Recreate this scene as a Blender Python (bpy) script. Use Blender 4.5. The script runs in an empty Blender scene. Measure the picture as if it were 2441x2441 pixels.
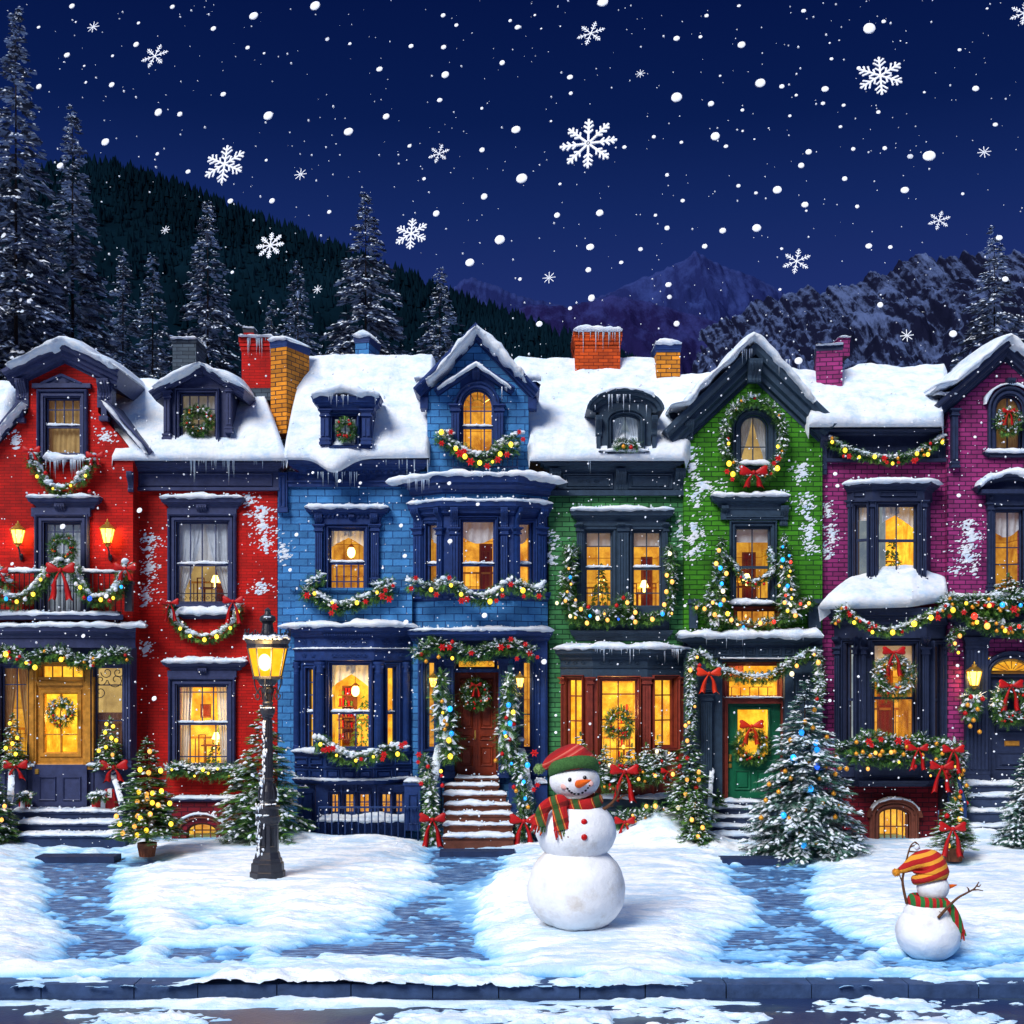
import bpy, bmesh, math, random
import numpy as np
from mathutils import Vector as V, noise, Matrix
sc = bpy.context.scene
C = sc.collection
R_ = math.radians
# ------------------------------------------------------------------ camera, sky, moon
cam = bpy.data.objects.new('camera', bpy.data.cameras.new('camera'))
C.objects.link(cam)
cam.location = (0, -30, 4); cam.rotation_euler = (R_(90), 0, 0)
cam.data.sensor_width = 36; cam.data.lens = 36 * 30 / 24.41
cam.data.shift_y = (1600 - 1220.5) / 2441
cam.data.clip_end = 6000
sc.camera = cam
world = bpy.data.worlds.new('World'); sc.world = world; world.use_nodes = True
wn = world.node_tree; wn.nodes.clear()
def wnode(t): return wn.nodes.new(t)
wo = wnode('ShaderNodeOutputWorld'); bg = wnode('ShaderNodeBackground')
tc = wnode('ShaderNodeTexCoord'); sx = wnode('ShaderNodeSeparateXYZ'); rp = wnode('ShaderNodeValToRGB')
wn.links.new(tc.outputs['Generated'], sx.inputs[0]); wn.links.new(sx.outputs['Z'], rp.inputs[0])
cr = rp.color_ramp
cr.elements[0].position = 0.0; cr.elements[0].color = (.030, .036, .215, 1)
cr.elements[1].position = 1.0; cr.elements[1].color = (.30, .46, .80, 1)
for p, c in ((.27, (.014, .030, .160)), (.34, (.0068, .021, .122)), (.40, (.0028, .012, .082)), (.48, (.0015, .0075, .062)),
             (.53, (.002, .009, .07)), (.68, (.16, .25, .46))):
    e = cr.elements.new(p); e.color = (*c, 1)
wn.links.new(rp.outputs[0], bg.inputs[0]); bg.inputs[1].default_value = 1.0
wn.links.new(bg.outputs[0], wo.inputs[0])
moon = bpy.data.objects.new('moonlight', bpy.data.lights.new('moonlight', 'SUN'))
C.objects.link(moon)
moon.data.energy = 3.8; moon.data.angle = R_(26); moon.data.color = (1, .985, .97)
moon.rotation_euler = V((.44, .70, -.74)).to_track_quat('-Z', 'Y').to_euler()
vs = sc.view_settings
vs.view_transform = 'Standard'; vs.look = 'None'; vs.gamma = 1; vs.use_curve_mapping = False; vs.exposure = 0
cy = sc.cycles
cy.max_bounces = 6; cy.diffuse_bounces = 3; cy.glossy_bounces = 2; cy.transmission_bounces = 4; cy.transparent_max_bounces = 10
cy.caustics_reflective = False; cy.caustics_refractive = False
cy.sample_clamp_indirect = 4
# ------------------------------------------------------------------ pixel -> place
KT = 700 / 1932
A, B, Ct, D = (0, 780, KT), (600, 780, KT), (1200, 780, KT), (1741, 780, KT)
E, F, G, H = (0, 1400, KT), (600, 1400, KT), (1200, 1400, KT), (1741, 1400, KT)
FULL = (0, 0, 2441 / 1932)
SK1, SK2 = (0, 0, 1220 / 1932), (1220, 0, 1221 / 1932)
GR1, GR2 = (0, 1900, 1220 / 1932), (1220, 1900, 1221 / 1932)
EYE = V((0, -30, 4)); ZZ = V((0, 0, 1)); YY = V((0, 1, 0)); XX = V((1, 0, 0))
def W(T, x, y, d=0.0):
    s = (30 + d) / 30
    return V(((T[0] + x * T[2] - 1220.5) / 100 * s, d, 4 + (1600 - T[1] - y * T[2]) / 100 * s))
def WG(T, x, y, z=0.0):
    py = T[1] + y * T[2]
    return W(T, x, y, (4 - z) * 3000 / (py - 1600) - 30)
def sz(T, n, d=0.0): return n * T[2] / 100 * (30 + d) / 30
class Pl:
    def __init__(s, O, N):
        s.O = V((O[0], O[1], 0)); s.N = N.normalized(); s.R = ZZ.cross(s.N)
    def at(s, T, x, y, o=0.0):
        dr = V(((T[0] + x * T[2] - 1220.5) / 100, 30, (1600 - T[1] - y * T[2]) / 100))
        t = (s.O - EYE).dot(s.N) / dr.dot(s.N)
        return EYE + dr * t + s.N * o
    def loc(s, T, x, y):
        p = s.at(T, x, y); return (p - s.O).dot(s.R), p.z
    def pt(s, a, z, o=0.0):
        p = s.O + s.R * a + s.N * o; p.z = z; return p
def FP(d): return Pl((0, d), V((0, -1, 0)))
# ------------------------------------------------------------------ materials
MAT = {}
def lin(r, g, b):
    f = lambda c: (c / 255) / 12.92 if c <= 10 else (((c / 255) + .055) / 1.055) ** 2.4
    return (f(r), f(g), f(b))
class NT:
    def __init__(s, name):
        s.m = bpy.data.materials.new(name); s.m.use_nodes = True; s.t = s.m.node_tree
        s.b = s.t.nodes['Principled BSDF']; s.out = s.t.nodes['Material Output']; MAT[name] = s.m
    def n(s, t, **k):
        o = s.t.nodes.new(t)
        for a, b in k.items(): setattr(o, a, b)
        return o
    def l(s, a, b): s.t.links.new(a, b)
    def pos(s, sc=(1, 1, 1), rot=(0, 0, 0)):
        g = s.n('ShaderNodeNewGeometry'); m = s.n('ShaderNodeMapping'); m.inputs['Scale'].default_value = sc; m.inputs['Rotation'].default_value = rot
        s.l(g.outputs['Position'], m.inputs['Vector']); return m.outputs[0]
    def noise(s, scale, det=4, vec=None, rough=.6):
        o = s.n('ShaderNodeTexNoise'); o.inputs['Scale'].default_value = scale; o.inputs['Detail'].default_value = det
        o.inputs['Roughness'].default_value = rough
        s.l(vec if vec else s.pos(), o.inputs['Vector']); return o.outputs['Fac']
    def ramp(s, fac, stops):
        r = s.n('ShaderNodeValToRGB'); e = r.color_ramp.elements
        e[0].position, e[0].color = stops[0][0], (*stops[0][1], 1)
        e[1].position, e[1].color = stops[-1][0], (*stops[-1][1], 1)
        for p, c in stops[1:-1]:
            k = e.new(p); k.color = (*c, 1)
        s.l(fac, r.inputs[0]); return r.outputs[0]
    def bump(s, h, st=.3, dist=.02, chain=None):
        b = s.n('ShaderNodeBump'); b.inputs['Strength'].default_value = st; b.inputs['Distance'].default_value = dist
        s.l(h, b.inputs['Height'])
        if chain: s.l(chain, b.inputs['Normal'])
        s.l(b.outputs[0], s.b.inputs['Normal']); return b.outputs[0]
def vary(c, k): return tuple(min(1, x * k) for x in c)
def M(name, c, rough=.6, var=.25, scale=6, bump=0, bscale=40, spec=.3, metal=0):
    t = NT(name)
    col = t.ramp(t.noise(scale), [(.3, vary(c, 1 - var)), (.7, vary(c, 1 + var))])
    t.l(col, t.b.inputs['Base Color'])
    t.b.inputs['Roughness'].default_value = rough; t.b.inputs['Specular IOR Level'].default_value = spec
    t.b.inputs['Metallic'].default_value = metal
    if bump: t.bump(t.noise(bscale), bump, .02)
    return t.m
def brick(name, c, mort, bw, bh, ms=.008, bump=.5, var=.3, face=.3):
    t = NT(name)
    g = t.n('ShaderNodeNewGeometry'); s = t.n('ShaderNodeSeparateXYZ'); t.l(g.outputs['Position'], s.inputs[0])
    ma = t.n('ShaderNodeMath', operation='MULTIPLY_ADD'); t.l(s.outputs['Y'], ma.inputs[0]); ma.inputs[1].default_value = .43; t.l(s.outputs['X'], ma.inputs[2])
    cb = t.n('ShaderNodeCombineXYZ'); t.l(ma.outputs[0], cb.inputs[0]); t.l(s.outputs['Z'], cb.inputs[1])
    wob = t.n('ShaderNodeTexNoise'); wob.inputs['Scale'].default_value = 7; t.l(cb.outputs[0], wob.inputs['Vector'])
    mx = t.n('ShaderNodeMix', data_type='VECTOR'); mx.inputs[0].default_value = .012
    t.l(cb.outputs[0], mx.inputs[4]); t.l(wob.outputs['Color'], mx.inputs[5])
    b = t.n('ShaderNodeTexBrick'); b.inputs['Scale'].default_value = 1; b.inputs['Brick Width'].default_value = bw; b.inputs['Row Height'].default_value = bh
    b.inputs['Mortar Size'].default_value = ms; b.inputs['Mortar Smooth'].default_value = .3; b.inputs['Bias'].default_value = 0
    b.inputs['Color1'].default_value = (*vary(c, 1 - var), 1); b.inputs['Color2'].default_value = (*vary(c, 1 + var), 1); b.inputs['Mortar'].default_value = (*mort, 1)
    t.l(mx.outputs[1], b.inputs['Vector'])
    dirt = t.ramp(t.noise(1.1, 5), [(.28, (.48, .48, .54)), (.48, (.92, .91, .92)), (.66, (1.22, 1.18, 1.14))])
    mm = t.n('ShaderNodeMix', data_type='RGBA', blend_type='MULTIPLY'); mm.inputs[0].default_value = 1
    t.l(b.outputs['Color'], mm.inputs[6]); t.l(dirt, mm.inputs[7]); t.l(mm.outputs[2], t.b.inputs['Base Color'])
    t.b.inputs['Roughness'].default_value = .75; t.b.inputs['Specular IOR Level'].default_value = .25
    inv = t.n('ShaderNodeMath', operation='SUBTRACT'); inv.inputs[0].default_value = 1; t.l(b.outputs['Fac'], inv.inputs[1])
    n1 = t.bump(inv.outputs[0], bump, .03); t.bump(t.noise(14, 5), face, .03, n1)
    return t.m
def emis(name, c, st, c2=None, scale=2.0, panel=None):
    t = NT(name); e = t.n('ShaderNodeEmission'); e.inputs['Strength'].default_value = st
    if c2:
        r = t.ramp(t.noise(scale, 5, None, .65), [(.34, c2), (.5, tuple(.5 * (a + b) for a, b in zip(c, c2))), (.62, c)])
        if panel:
            b = t.n('ShaderNodeTexBrick'); g = t.n('ShaderNodeNewGeometry'); s = t.n('ShaderNodeSeparateXYZ'); cb = t.n('ShaderNodeCombineXYZ')
            t.l(g.outputs['Position'], s.inputs[0]); t.l(s.outputs['X'], cb.inputs[0]); t.l(s.outputs['Z'], cb.inputs[1]); t.l(cb.outputs[0], b.inputs['Vector'])
            b.offset = 0; b.inputs['Scale'].default_value = 1; b.inputs['Brick Width'].default_value = panel[0]; b.inputs['Row Height'].default_value = panel[1]
            b.inputs['Mortar Size'].default_value = .014; b.inputs['Color1'].default_value = (1, 1, 1, 1); b.inputs['Color2'].default_value = (.55, .5, .42, 1); b.inputs['Mortar'].default_value = (.4, .28, .15, 1)
            mm = t.n('ShaderNodeMix', data_type='RGBA', blend_type='MULTIPLY'); mm.inputs[0].default_value = .85
            t.l(r, mm.inputs[6]); t.l(b.outputs['Color'], mm.inputs[7]); r = mm.outputs[2]
        t.l(r, e.inputs['Color'])
        oi = t.n('ShaderNodeObjectInfo'); mr = t.n('ShaderNodeMapRange'); mr.inputs['To Min'].default_value = .72 * st; mr.inputs['To Max'].default_value = 1.2 * st
        t.l(oi.outputs['Random'], mr.inputs['Value']); t.l(mr.outputs[0], e.inputs['Strength'])
    else: e.inputs['Color'].default_value = (*c, 1)
    t.l(e.outputs[0], t.out.inputs['Surface']); return t.m
RW = brick('red_brick', lin(186, 16, 8), lin(120, 8, 5), .26, .07, .006, .22, .16, .15)
RB = brick('dark_red_brick', lin(120, 16, 34), lin(55, 10, 30), .30, .11, .012, .6, .3)
BW = brick('blue_stone', lin(62, 128, 186), lin(24, 62, 118), .40, .165, .010, .7, .22, .8)
GW = brick('green_brick', lin(58, 128, 22), lin(22, 66, 18), .34, .115, .012, .7, .25, .45)
GW2 = brick('deep_green_brick', lin(66, 132, 78), lin(26, 66, 44), .34, .115, .012, .7, .25, .45)
PW = brick('purple_brick', lin(140, 44, 104), lin(60, 18, 62), .27, .105, .012, .7, .25, .35)
OB = brick('orange_brick', lin(196, 74, 18), lin(112, 30, 8), .24, .085, .008, .6, .25)
YB = brick('tan_brick', lin(214, 134, 34), lin(66, 44, 38), .27, .105, .011, .6, .3)
SL = brick('slate_block', lin(70, 84, 96), lin(30, 38, 52), .3, .1, .008, .5, .3)
M('red_trim', lin(50, 58, 94), .5, .22, 9, .12, 60)
M('blue_trim', lin(26, 52, 106), .5, .25, 9, .12, 60)
M('green_trim', lin(44, 62, 80), .5, .22, 9, .12, 60)
M('purple_trim', lin(38, 48, 76), .5, .22, 9, .12, 60)
M('maroon_trim', lin(128, 52, 40), .45, .25, 7, .12, 60)
M('bronze', lin(182, 124, 44), .35, .3, 8, .1, 60)
M('door_wood', lin(128, 46, 20), .45, .3, 5, .15, 30)
M('door_green', lin(20, 96, 66), .4, .2, 5)
M('step_brown', lin(104, 58, 44), .7, .3, 5, .2)
M('step_slate', lin(48, 62, 92), .7, .25, 5, .2)
M('step_navy', lin(34, 50, 84), .7, .25, 5, .2)
M('stone_brown', lin(120, 66, 52), .7, .25, 8, .3)
M('iron', lin(36, 38, 48), .4, .3, 12, .2, 60, .5)
M('iron_blue', lin(26, 50, 96), .4, .3, 12)
M('brass', (.75, .42, .08), .3, .15, 9, metal=.8)
M('wood_in', (.20, .06, .012), .6, .3, 7)
M('slate_roof', lin(52, 60, 84), .7, .3, 8, .3)
M('terracotta', lin(150, 84, 56), .7, .25, 9, .4, 30)
M('ribbon', lin(176, 14, 16), .45, .15, 5)
M('ribbon_orange', lin(214, 50, 18), .45, .15, 5)
M('gift_red', lin(176, 18, 22), .5, .1, 5)
M('gift_white', (.8, .8, .84), .5, .05, 5)
M('curtain', (.66, .72, .80), .8, .1, 9)
M('curtain_tan', lin(196, 168, 110), .8, .15, 7)
M('curtain_brown', lin(120, 84, 66), .8, .25, 9)
M('coal', (.012, .012, .014), .4, .2, 30, .3)
M('carrot', lin(226, 96, 16), .6, .25, 14, .4, 30)
M('twig', lin(96, 62, 40), .8, .3, 20, .5, 60)
M('bark', lin(40, 30, 30), .9, .3, 10, .6, 20)
M('blush', lin(244, 190, 180), .8, .1, 9)
M('pine_dark', (.030, .105, .032), .6, .5, 3)
M('pine_light', (.12, .27, .045), .6, .4, 3)
M('fir_blue', (.022, .085, .058), .6, .5, 3)
M('fir_blue_light', (.13, .28, .21), .6, .4, 3)
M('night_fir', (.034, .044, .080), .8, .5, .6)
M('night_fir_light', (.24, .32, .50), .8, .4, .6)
M('gold', lin(236, 160, 52), .3, .2, 9, metal=.35)
M('red_ball', lin(190, 16, 18), .3, .2, 9)
M('white_ball', (.8, .8, .84), .35, .05, 9)
M('petal', lin(206, 18, 24), .6, .25, 20)
M('pom', lin(120, 150, 90), .9, .4, 50)
M('brim', lin(62, 104, 52), .9, .35, 40, .8, 60)
M('carve', lin(60, 70, 104), .5, .2, 9)
def lampglass():
    t = NT('lamp_glow'); e = t.n('ShaderNodeEmission'); tr = t.n('ShaderNodeBsdfTransparent'); mx = t.n('ShaderNodeMixShader'); mx.inputs[0].default_value = .5
    e.inputs['Color'].default_value = (1, .62, .10, 1); e.inputs['Strength'].default_value = 7
    t.l(tr.outputs[0], mx.inputs[1]); t.l(e.outputs[0], mx.inputs[2]); t.l(mx.outputs[0], t.out.inputs['Surface'])
lampglass()
def drape(name):
    t = MAT[name].node_tree; p = t.nodes['Principled BSDF']; tl = t.nodes.new('ShaderNodeBsdfTranslucent'); mx = t.nodes.new('ShaderNodeMixShader'); mx.inputs[0].default_value = .35
    t.links.new(p.inputs['Base Color'].links[0].from_socket, tl.inputs[0]); t.links.new(p.outputs[0], mx.inputs[1]); t.links.new(tl.outputs[0], mx.inputs[2]); t.links.new(mx.outputs[0], t.nodes['Material Output'].inputs['Surface'])
for k_ in ('curtain', 'curtain_tan', 'curtain_brown'): drape(k_)
def glassm():
    t = NT('window_glass'); tr = t.n('ShaderNodeBsdfTransparent'); gl = t.n('ShaderNodeBsdfGlossy'); mx = t.n('ShaderNodeMixShader')
    gl.inputs['Roughness'].default_value = .12; mx.inputs[0].default_value = .06
    tr.inputs['Color'].default_value = (.96, .97, .98, 1)
    t.l(tr.outputs[0], mx.inputs[1]); t.l(gl.outputs[0], mx.inputs[2]); t.l(mx.outputs[0], t.out.inputs['Surface'])
glassm()
def icem():
    t = NT('ice'); tr = t.n('ShaderNodeBsdfTransparent'); mx = t.n('ShaderNodeMixShader'); mx.inputs[0].default_value = .62
    t.b.inputs['Base Color'].default_value = (.7, .82, .92, 1); t.b.inputs['Roughness'].default_value = .15
    t.l(tr.outputs[0], mx.inputs[1]); t.l(t.b.outputs[0], mx.inputs[2]); t.l(mx.outputs[0], t.out.inputs['Surface'])
icem()
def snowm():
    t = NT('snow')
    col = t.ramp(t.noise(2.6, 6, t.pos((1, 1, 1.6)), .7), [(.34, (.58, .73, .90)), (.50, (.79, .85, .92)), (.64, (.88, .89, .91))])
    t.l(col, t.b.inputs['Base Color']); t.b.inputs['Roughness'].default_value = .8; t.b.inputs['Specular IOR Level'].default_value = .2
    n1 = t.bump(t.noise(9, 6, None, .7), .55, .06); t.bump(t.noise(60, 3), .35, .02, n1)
snowm()
def snowballm():
    t = NT('snowman_snow')
    col = t.ramp(t.noise(2.2, 6, None, .65), [(.3, (.66, .62, .58)), (.46, (.84, .85, .87)), (.62, (.93, .93, .94))])
    t.l(col, t.b.inputs['Base Color']); t.b.inputs['Roughness'].default_value = .85
    n1 = t.bump(t.noise(6, 6, None, .7), .4, .06); t.bump(t.noise(40, 3), .3, .02, n1)
snowballm()
def pattern(name, stops, scale, axis, tilt=(0, 0, 0)):
    t = NT(name); g = t.n('ShaderNodeTexCoord'); m = t.n('ShaderNodeMapping'); m.inputs['Rotation'].default_value = tilt
    t.l(g.outputs['Object'], m.inputs['Vector'])
    w = t.n('ShaderNodeTexWave', bands_direction=axis); w.inputs['Scale'].default_value = scale; w.inputs['Distortion'].default_value = 1.6; w.inputs['Detail'].default_value = 2
    t.l(m.outputs[0], w.inputs['Vector'])
    r = t.ramp(w.outputs['Fac'], stops); t.l(r, t.b.inputs['Base Color']); t.b.inputs['Roughness'].default_value = .9
    t.bump(t.noise(50, 2), .6, .03)
    return t
def plaid(name):
    t = NT(name); g = t.n('ShaderNodeTexCoord')
    def wv(ax, sc_, rot):
        m = t.n('ShaderNodeMapping'); m.inputs['Rotation'].default_value = rot; t.l(g.outputs['Object'], m.inputs['Vector'])
        w = t.n('ShaderNodeTexWave', bands_direction=ax); w.inputs['Scale'].default_value = sc_; w.inputs['Distortion'].default_value = .3; t.l(m.outputs[0], w.inputs['Vector']); return w.outputs['Fac']
    red, grn, yel = lin(186, 16, 18), lin(60, 92, 40), lin(232, 168, 70)
    a = t.ramp(wv('X', 1.15, (0, .35, .2)), [(0, red), (.60, red), (.62, yel), (.68, yel), (.70, red), (.80, red), (.82, grn), (1, grn)])
    b = t.ramp(wv('Z', 1.35, (.2, .35, 0)), [(0, (1, 1, 1)), (.58, (1, 1, 1)), (.60, (1.1, .9, .5)), (.66, (1.1, .9, .5)), (.68, (1, 1, 1)), (.78, (1, 1, 1)), (.80, (.5, .75, .4)), (1, (.4, .65, .35))])
    mm = t.n('ShaderNodeMix', data_type='RGBA', blend_type='MULTIPLY'); mm.inputs[0].default_value = 1
    t.l(a, mm.inputs[6]); t.l(b, mm.inputs[7]); t.l(mm.outputs[2], t.b.inputs['Base Color']); t.b.inputs['Roughness'].default_value = .9
    t.bump(t.noise(60, 2), .6, .03)
plaid('plaid')
rd, yl, gn = lin(184, 22, 22), lin(236, 160, 44), lin(34, 116, 50)
pattern('hat_red', [(0, lin(150, 14, 20)), (.45, rd), (.62, rd), (.72, lin(226, 120, 100)), (1, rd)], 1.4, 'Z', (0, .5, 0))
pattern('hat_stripe', [(0, rd), (.58, rd), (.66, yl), (1, yl)], 2.6, 'Z', (0, .35, 0))
pattern('scarf_stripe', [(0, rd), (.5, rd), (.56, gn), (1, gn)], 3.2, 'X')
emis('lit_yellow', (1.0, .56, .035), 1.5, (.62, .20, .008), 2.6)
emis('lit_room', (1.0, .52, .045), 1.4, (.55, .19, .015), 2.4, (.42, .62))
emis('lit_orange', (1.0, .47, .045), 1.25, (.42, .13, .01), 2.4, (.38, .55))
emis('lit_dim', (.75, .50, .16), 1.0, (.38, .24, .08), 1.5)
emis('lit_grey', (.50, .56, .52), .85, (.22, .28, .34), 1.8)

emis('lamp_panel', (1.0, .46, .02), 1.5, (.95, .36, .01), 6)
emis('lamp_core', (1.0, .72, .18), 7)
def bulbm(name, c, st):
    t = NT(name); t.b.inputs['Base Color'].default_value = (*vary(c, .8), 1); t.b.inputs['Roughness'].default_value = .18; t.b.inputs['Coat Weight'].default_value = .6
    t.b.inputs['Emission Color'].default_value = (*c, 1)
    oi = t.n('ShaderNodeObjectInfo'); mr = t.n('ShaderNodeMapRange'); mr.inputs['To Min'].default_value = .6 * st; mr.inputs['To Max'].default_value = 1.3 * st
    t.l(oi.outputs['Random'], mr.inputs['Value']); t.l(mr.outputs[0], t.b.inputs['Emission Strength'])
bulbm('bulb_yellow', (1.0, .66, .04), 2.0)
bulbm('bulb_orange', (1.0, .45, .08), 1.5)
bulbm('bulb_white', (1.0, .85, .5), 1.5)
bulbm('bulb_blue', (.01, .35, 1.0), 1.5)
bulbm('bulb_red', (1.0, .04, .02), 1.3)
bulbm('bulb_dark', (.02, .12, .9), 1.2)
# ------------------------------------------------------------------ mesh builder
def ico(n):
    bm = bmesh.new(); bmesh.ops.create_icosphere(bm, subdivisions=n, radius=1)
    r = ([v.co.copy() for v in bm.verts], [tuple(v.index for v in f.verts) for f in bm.faces]); bm.free(); return r
ICO = {1: ico(1), 2: ico(2), 3: ico(3), 4: ico(4)}
ORG = {}; SPLIT = {'snow', 'bay_cornice', 'bay_wall', 'wall_snow', 'pilasters', 'icicles', 'stair_pier'}
class MB:
    def __init__(s): s.v = []; s.f = []; s.m = []; s.cur = 0; s.seg = []
    def mark(s): s.seg.append((len(s.v), len(s.f)))
    def add(s, vs, fs):
        o = len(s.v); s.v.extend(vs)
        s.f.extend([tuple(i + o for i in f) for f in fs]); s.m.extend([s.cur] * len(fs))
    def hexa(s, p): s.add(p, [(0, 1, 2, 3), (7, 6, 5, 4), (0, 4, 5, 1), (1, 5, 6, 2), (2, 6, 7, 3), (3, 7, 4, 0)])
    def box(s, a, b):
        j = lambda: random.uniform(-.0015, .0015)
        x0, y0, z0 = a[0] + j(), a[1] + j(), a[2] + j(); x1, y1, z1 = b[0] + j(), b[1] + j(), b[2] + j()
        s.hexa([V((x0, y0, z0)), V((x1, y0, z0)), V((x1, y0, z1)), V((x0, y0, z1)), V((x0, y1, z0)), V((x1, y1, z0)), V((x1, y1, z1)), V((x0, y1, z1))])
    def lbox(s, P, a0, z0, a1, z1, o0, o1):
        j = lambda: random.uniform(-.0015, .0015)
        a0 += j(); a1 += j(); z0 += j(); z1 += j(); o1 += j()
        s.hexa([P.pt(a, z, o) for o in (o1, o0) for a, z in ((a0, z0), (a1, z0), (a1, z1), (a0, z1))])
    def pbox(s, P, T, x0, y0, x1, y1, o0, o1):
        a0, z0 = P.loc(T, x0, y1); a1, z1 = P.loc(T, x1, y0); s.lbox(P, a0, z0, a1, z1, o0, o1)
    def bevbox(s, P, T, x0, y0, x1, y1, o0, o1, b=.03):
        a0, z0 = P.loc(T, x0, y1); a1, z1 = P.loc(T, x1, y0)
        q = [P.pt(a, z, o0) for a, z in ((a0, z0), (a1, z0), (a1, z1), (a0, z1))] + [P.pt(a, z, o1) for a, z in ((a0 + b, z0 + b), (a1 - b, z0 + b), (a1 - b, z1 - b), (a0 + b, z1 - b))]
        s.add(q, [(4, 5, 6, 7), (0, 1, 5, 4), (1, 2, 6, 5), (2, 3, 7, 6), (3, 0, 4, 7)])
    def panel(s, P, T, x0, y0, x1, y1, o, w=.035):
        path = [P.at(T, x0, y1, o), P.at(T, x1, y1, o), P.at(T, x1, y0, o), P.at(T, x0, y0, o)]
        s.sweep(path, P.N, [(-.01, -w), (.02, -w), (.035, -.4 * w), (.012, 0), (-.01, 0)], True)
    def sweep(s, path, axis, prof, closed=False, caps=True, flip=False):
        n = len(path); m_ = len(prof); vs = []
        for i, p in enumerate(path):
            if closed or 0 < i < n - 1: t1 = (p - path[i - 1]).normalized(); t2 = (path[(i + 1) % n] - p).normalized()
            elif i == 0: t1 = t2 = (path[1] - p).normalized()
            else: t1 = t2 = (p - path[i - 1]).normalized()
            n1 = t1.cross(axis); n2 = t2.cross(axis)
            if flip: n1 = -n1; n2 = -n2
            m = (n1 + n2) / max(.3, 1 + n1.dot(n2))
            vs.extend([p + axis * u + m * v for u, v in prof])
        fs = []
        for i in range(n if closed else n - 1):
            k = (i + 1) % n
            fs.extend([(i * m_ + j, i * m_ + (j + 1) % m_, k * m_ + (j + 1) % m_, k * m_ + j) for j in range(m_)])
        if not closed and caps: fs.append(tuple(range(m_))); fs.append(tuple((n - 1) * m_ + j for j in range(m_ - 1, -1, -1)))
        s.add(vs, fs)
    def tube(s, pts, r, n=8, cap=True):
        rs = r if isinstance(r, (list, tuple)) else [r] * len(pts)
        vs = []; ref = None
        for i, p in enumerate(pts):
            t = (pts[min(i + 1, len(pts) - 1)] - pts[max(i - 1, 0)]).normalized()
            if ref is None: ref = t.orthogonal().normalized()
            ref = (ref - t * ref.dot(t)).normalized(); b = t.cross(ref)
            vs.extend([p + (ref * math.cos(2 * math.pi * k / n) + b * math.sin(2 * math.pi * k / n)) * rs[i] for k in range(n)])
        fs = [(i * n + k, i * n + (k + 1) % n, (i + 1) * n + (k + 1) % n, (i + 1) * n + k) for i in range(len(pts) - 1) for k in range(n)]
        if cap: fs += [tuple(range(n - 1, -1, -1)), tuple((len(pts) - 1) * n + k for k in range(n))]
        s.add(vs, fs)
    def lathe(s, c, prof, n=20, rot=0.0, sx=1, sy=1):
        vs = [c + V((math.cos(rot + 2 * math.pi * k / n) * r * sx, math.sin(rot + 2 * math.pi * k / n) * r * sy, z)) for r, z in prof for k in range(n)]
        m_ = len(prof)
        fs = [(i * n + k, i * n + (k + 1) % n, (i + 1) * n + (k + 1) % n, (i + 1) * n + k) for i in range(m_ - 1) for k in range(n)]
        fs += [tuple(range(n - 1, -1, -1)), tuple((m_ - 1) * n + k for k in range(n))]
        s.add(vs, fs)
    def ball(s, c, rx, ry=None, rz=None, lv=2, nz=0, nsc=2.0, rot=None):
        ry = rx if ry is None else ry; rz = rx if rz is None else rz
        vs, fs = ICO[lv]; out = []
        for v in vs:
            k = 1 + (nz * noise.fractal(v * nsc + c, .8, 2, 4) if nz else 0)
            q = V((v.x * rx * k, v.y * ry * k, v.z * rz * k))
            if rot: q = rot @ q
            out.append(c + q)
        s.add(out, fs)
    def cone(s, p, q, r, n=5):
        t = (q - p).normalized(); u = t.orthogonal().normalized(); b = t.cross(u)
        s.add([p + (u * math.cos(2 * math.pi * k / n) + b * math.sin(2 * math.pi * k / n)) * r for k in range(n)] + [q], [(k, (k + 1) % n, n) for k in range(n)])
    def build(s, name, mats, parent=None, smooth=False):
        if not isinstance(mats, (list, tuple)): mats = [mats]
        if len(s.seg) > 1 and name in SPLIT:
            g = s.seg + [(len(s.v), len(s.f))]; g[0] = (0, 0); out = None
            for (v0, f0), (v1, f1) in zip(g, g[1:]):
                q = MB(); q.v = s.v[v0:v1]; q.f = [tuple(i - v0 for i in f) for f in s.f[f0:f1]]; q.m = s.m[f0:f1]
                if q.f: o = q.build(name, mats, parent, smooth); out = out or o
            return out
        o_ = ORG[parent.name] if parent else V((0, 0, 0))
        me = bpy.data.meshes.new(name); me.from_pydata([v - o_ for v in s.v] if parent else s.v, [], s.f)
        for m in mats: me.materials.append(MAT[m] if isinstance(m, str) else m)
        if len(mats) > 1: me.polygons.foreach_set('material_index', s.m)
        if smooth: me.polygons.foreach_set('use_smooth', [True] * len(s.f))
        me.update()
        ob = bpy.data.objects.new(name, me); C.objects.link(ob)
        if parent: ob.parent = parent; ORG[ob.name] = o_
        else: ORG[ob.name] = V((0, 0, 0))
        return ob
def tag(o, label, cat, group=None):
    o['label'] = label; o['category'] = cat
    if group: o['group'] = group
    return o
def thing(name, label, cat, loc, group=None):
    o = bpy.data.objects.new(name, None); C.objects.link(o); o.location = loc; o.empty_display_size = .2
    ORG[o.name] = V(loc); return tag(o, label, cat, group)
def inst(name, mesh, parent, P, sca=1.0, rot=None):
    o = bpy.data.objects.new(name, mesh); C.objects.link(o)
    if parent: o.parent = parent; o.location = P - ORG[parent.name]
    else: o.location = P
    o.scale = (sca,) * 3 if not isinstance(sca, (tuple, list)) else sca
    if rot: o.rotation_euler = rot
    ORG[o.name] = ORG[parent.name] if parent else V(P)
    return o
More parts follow.
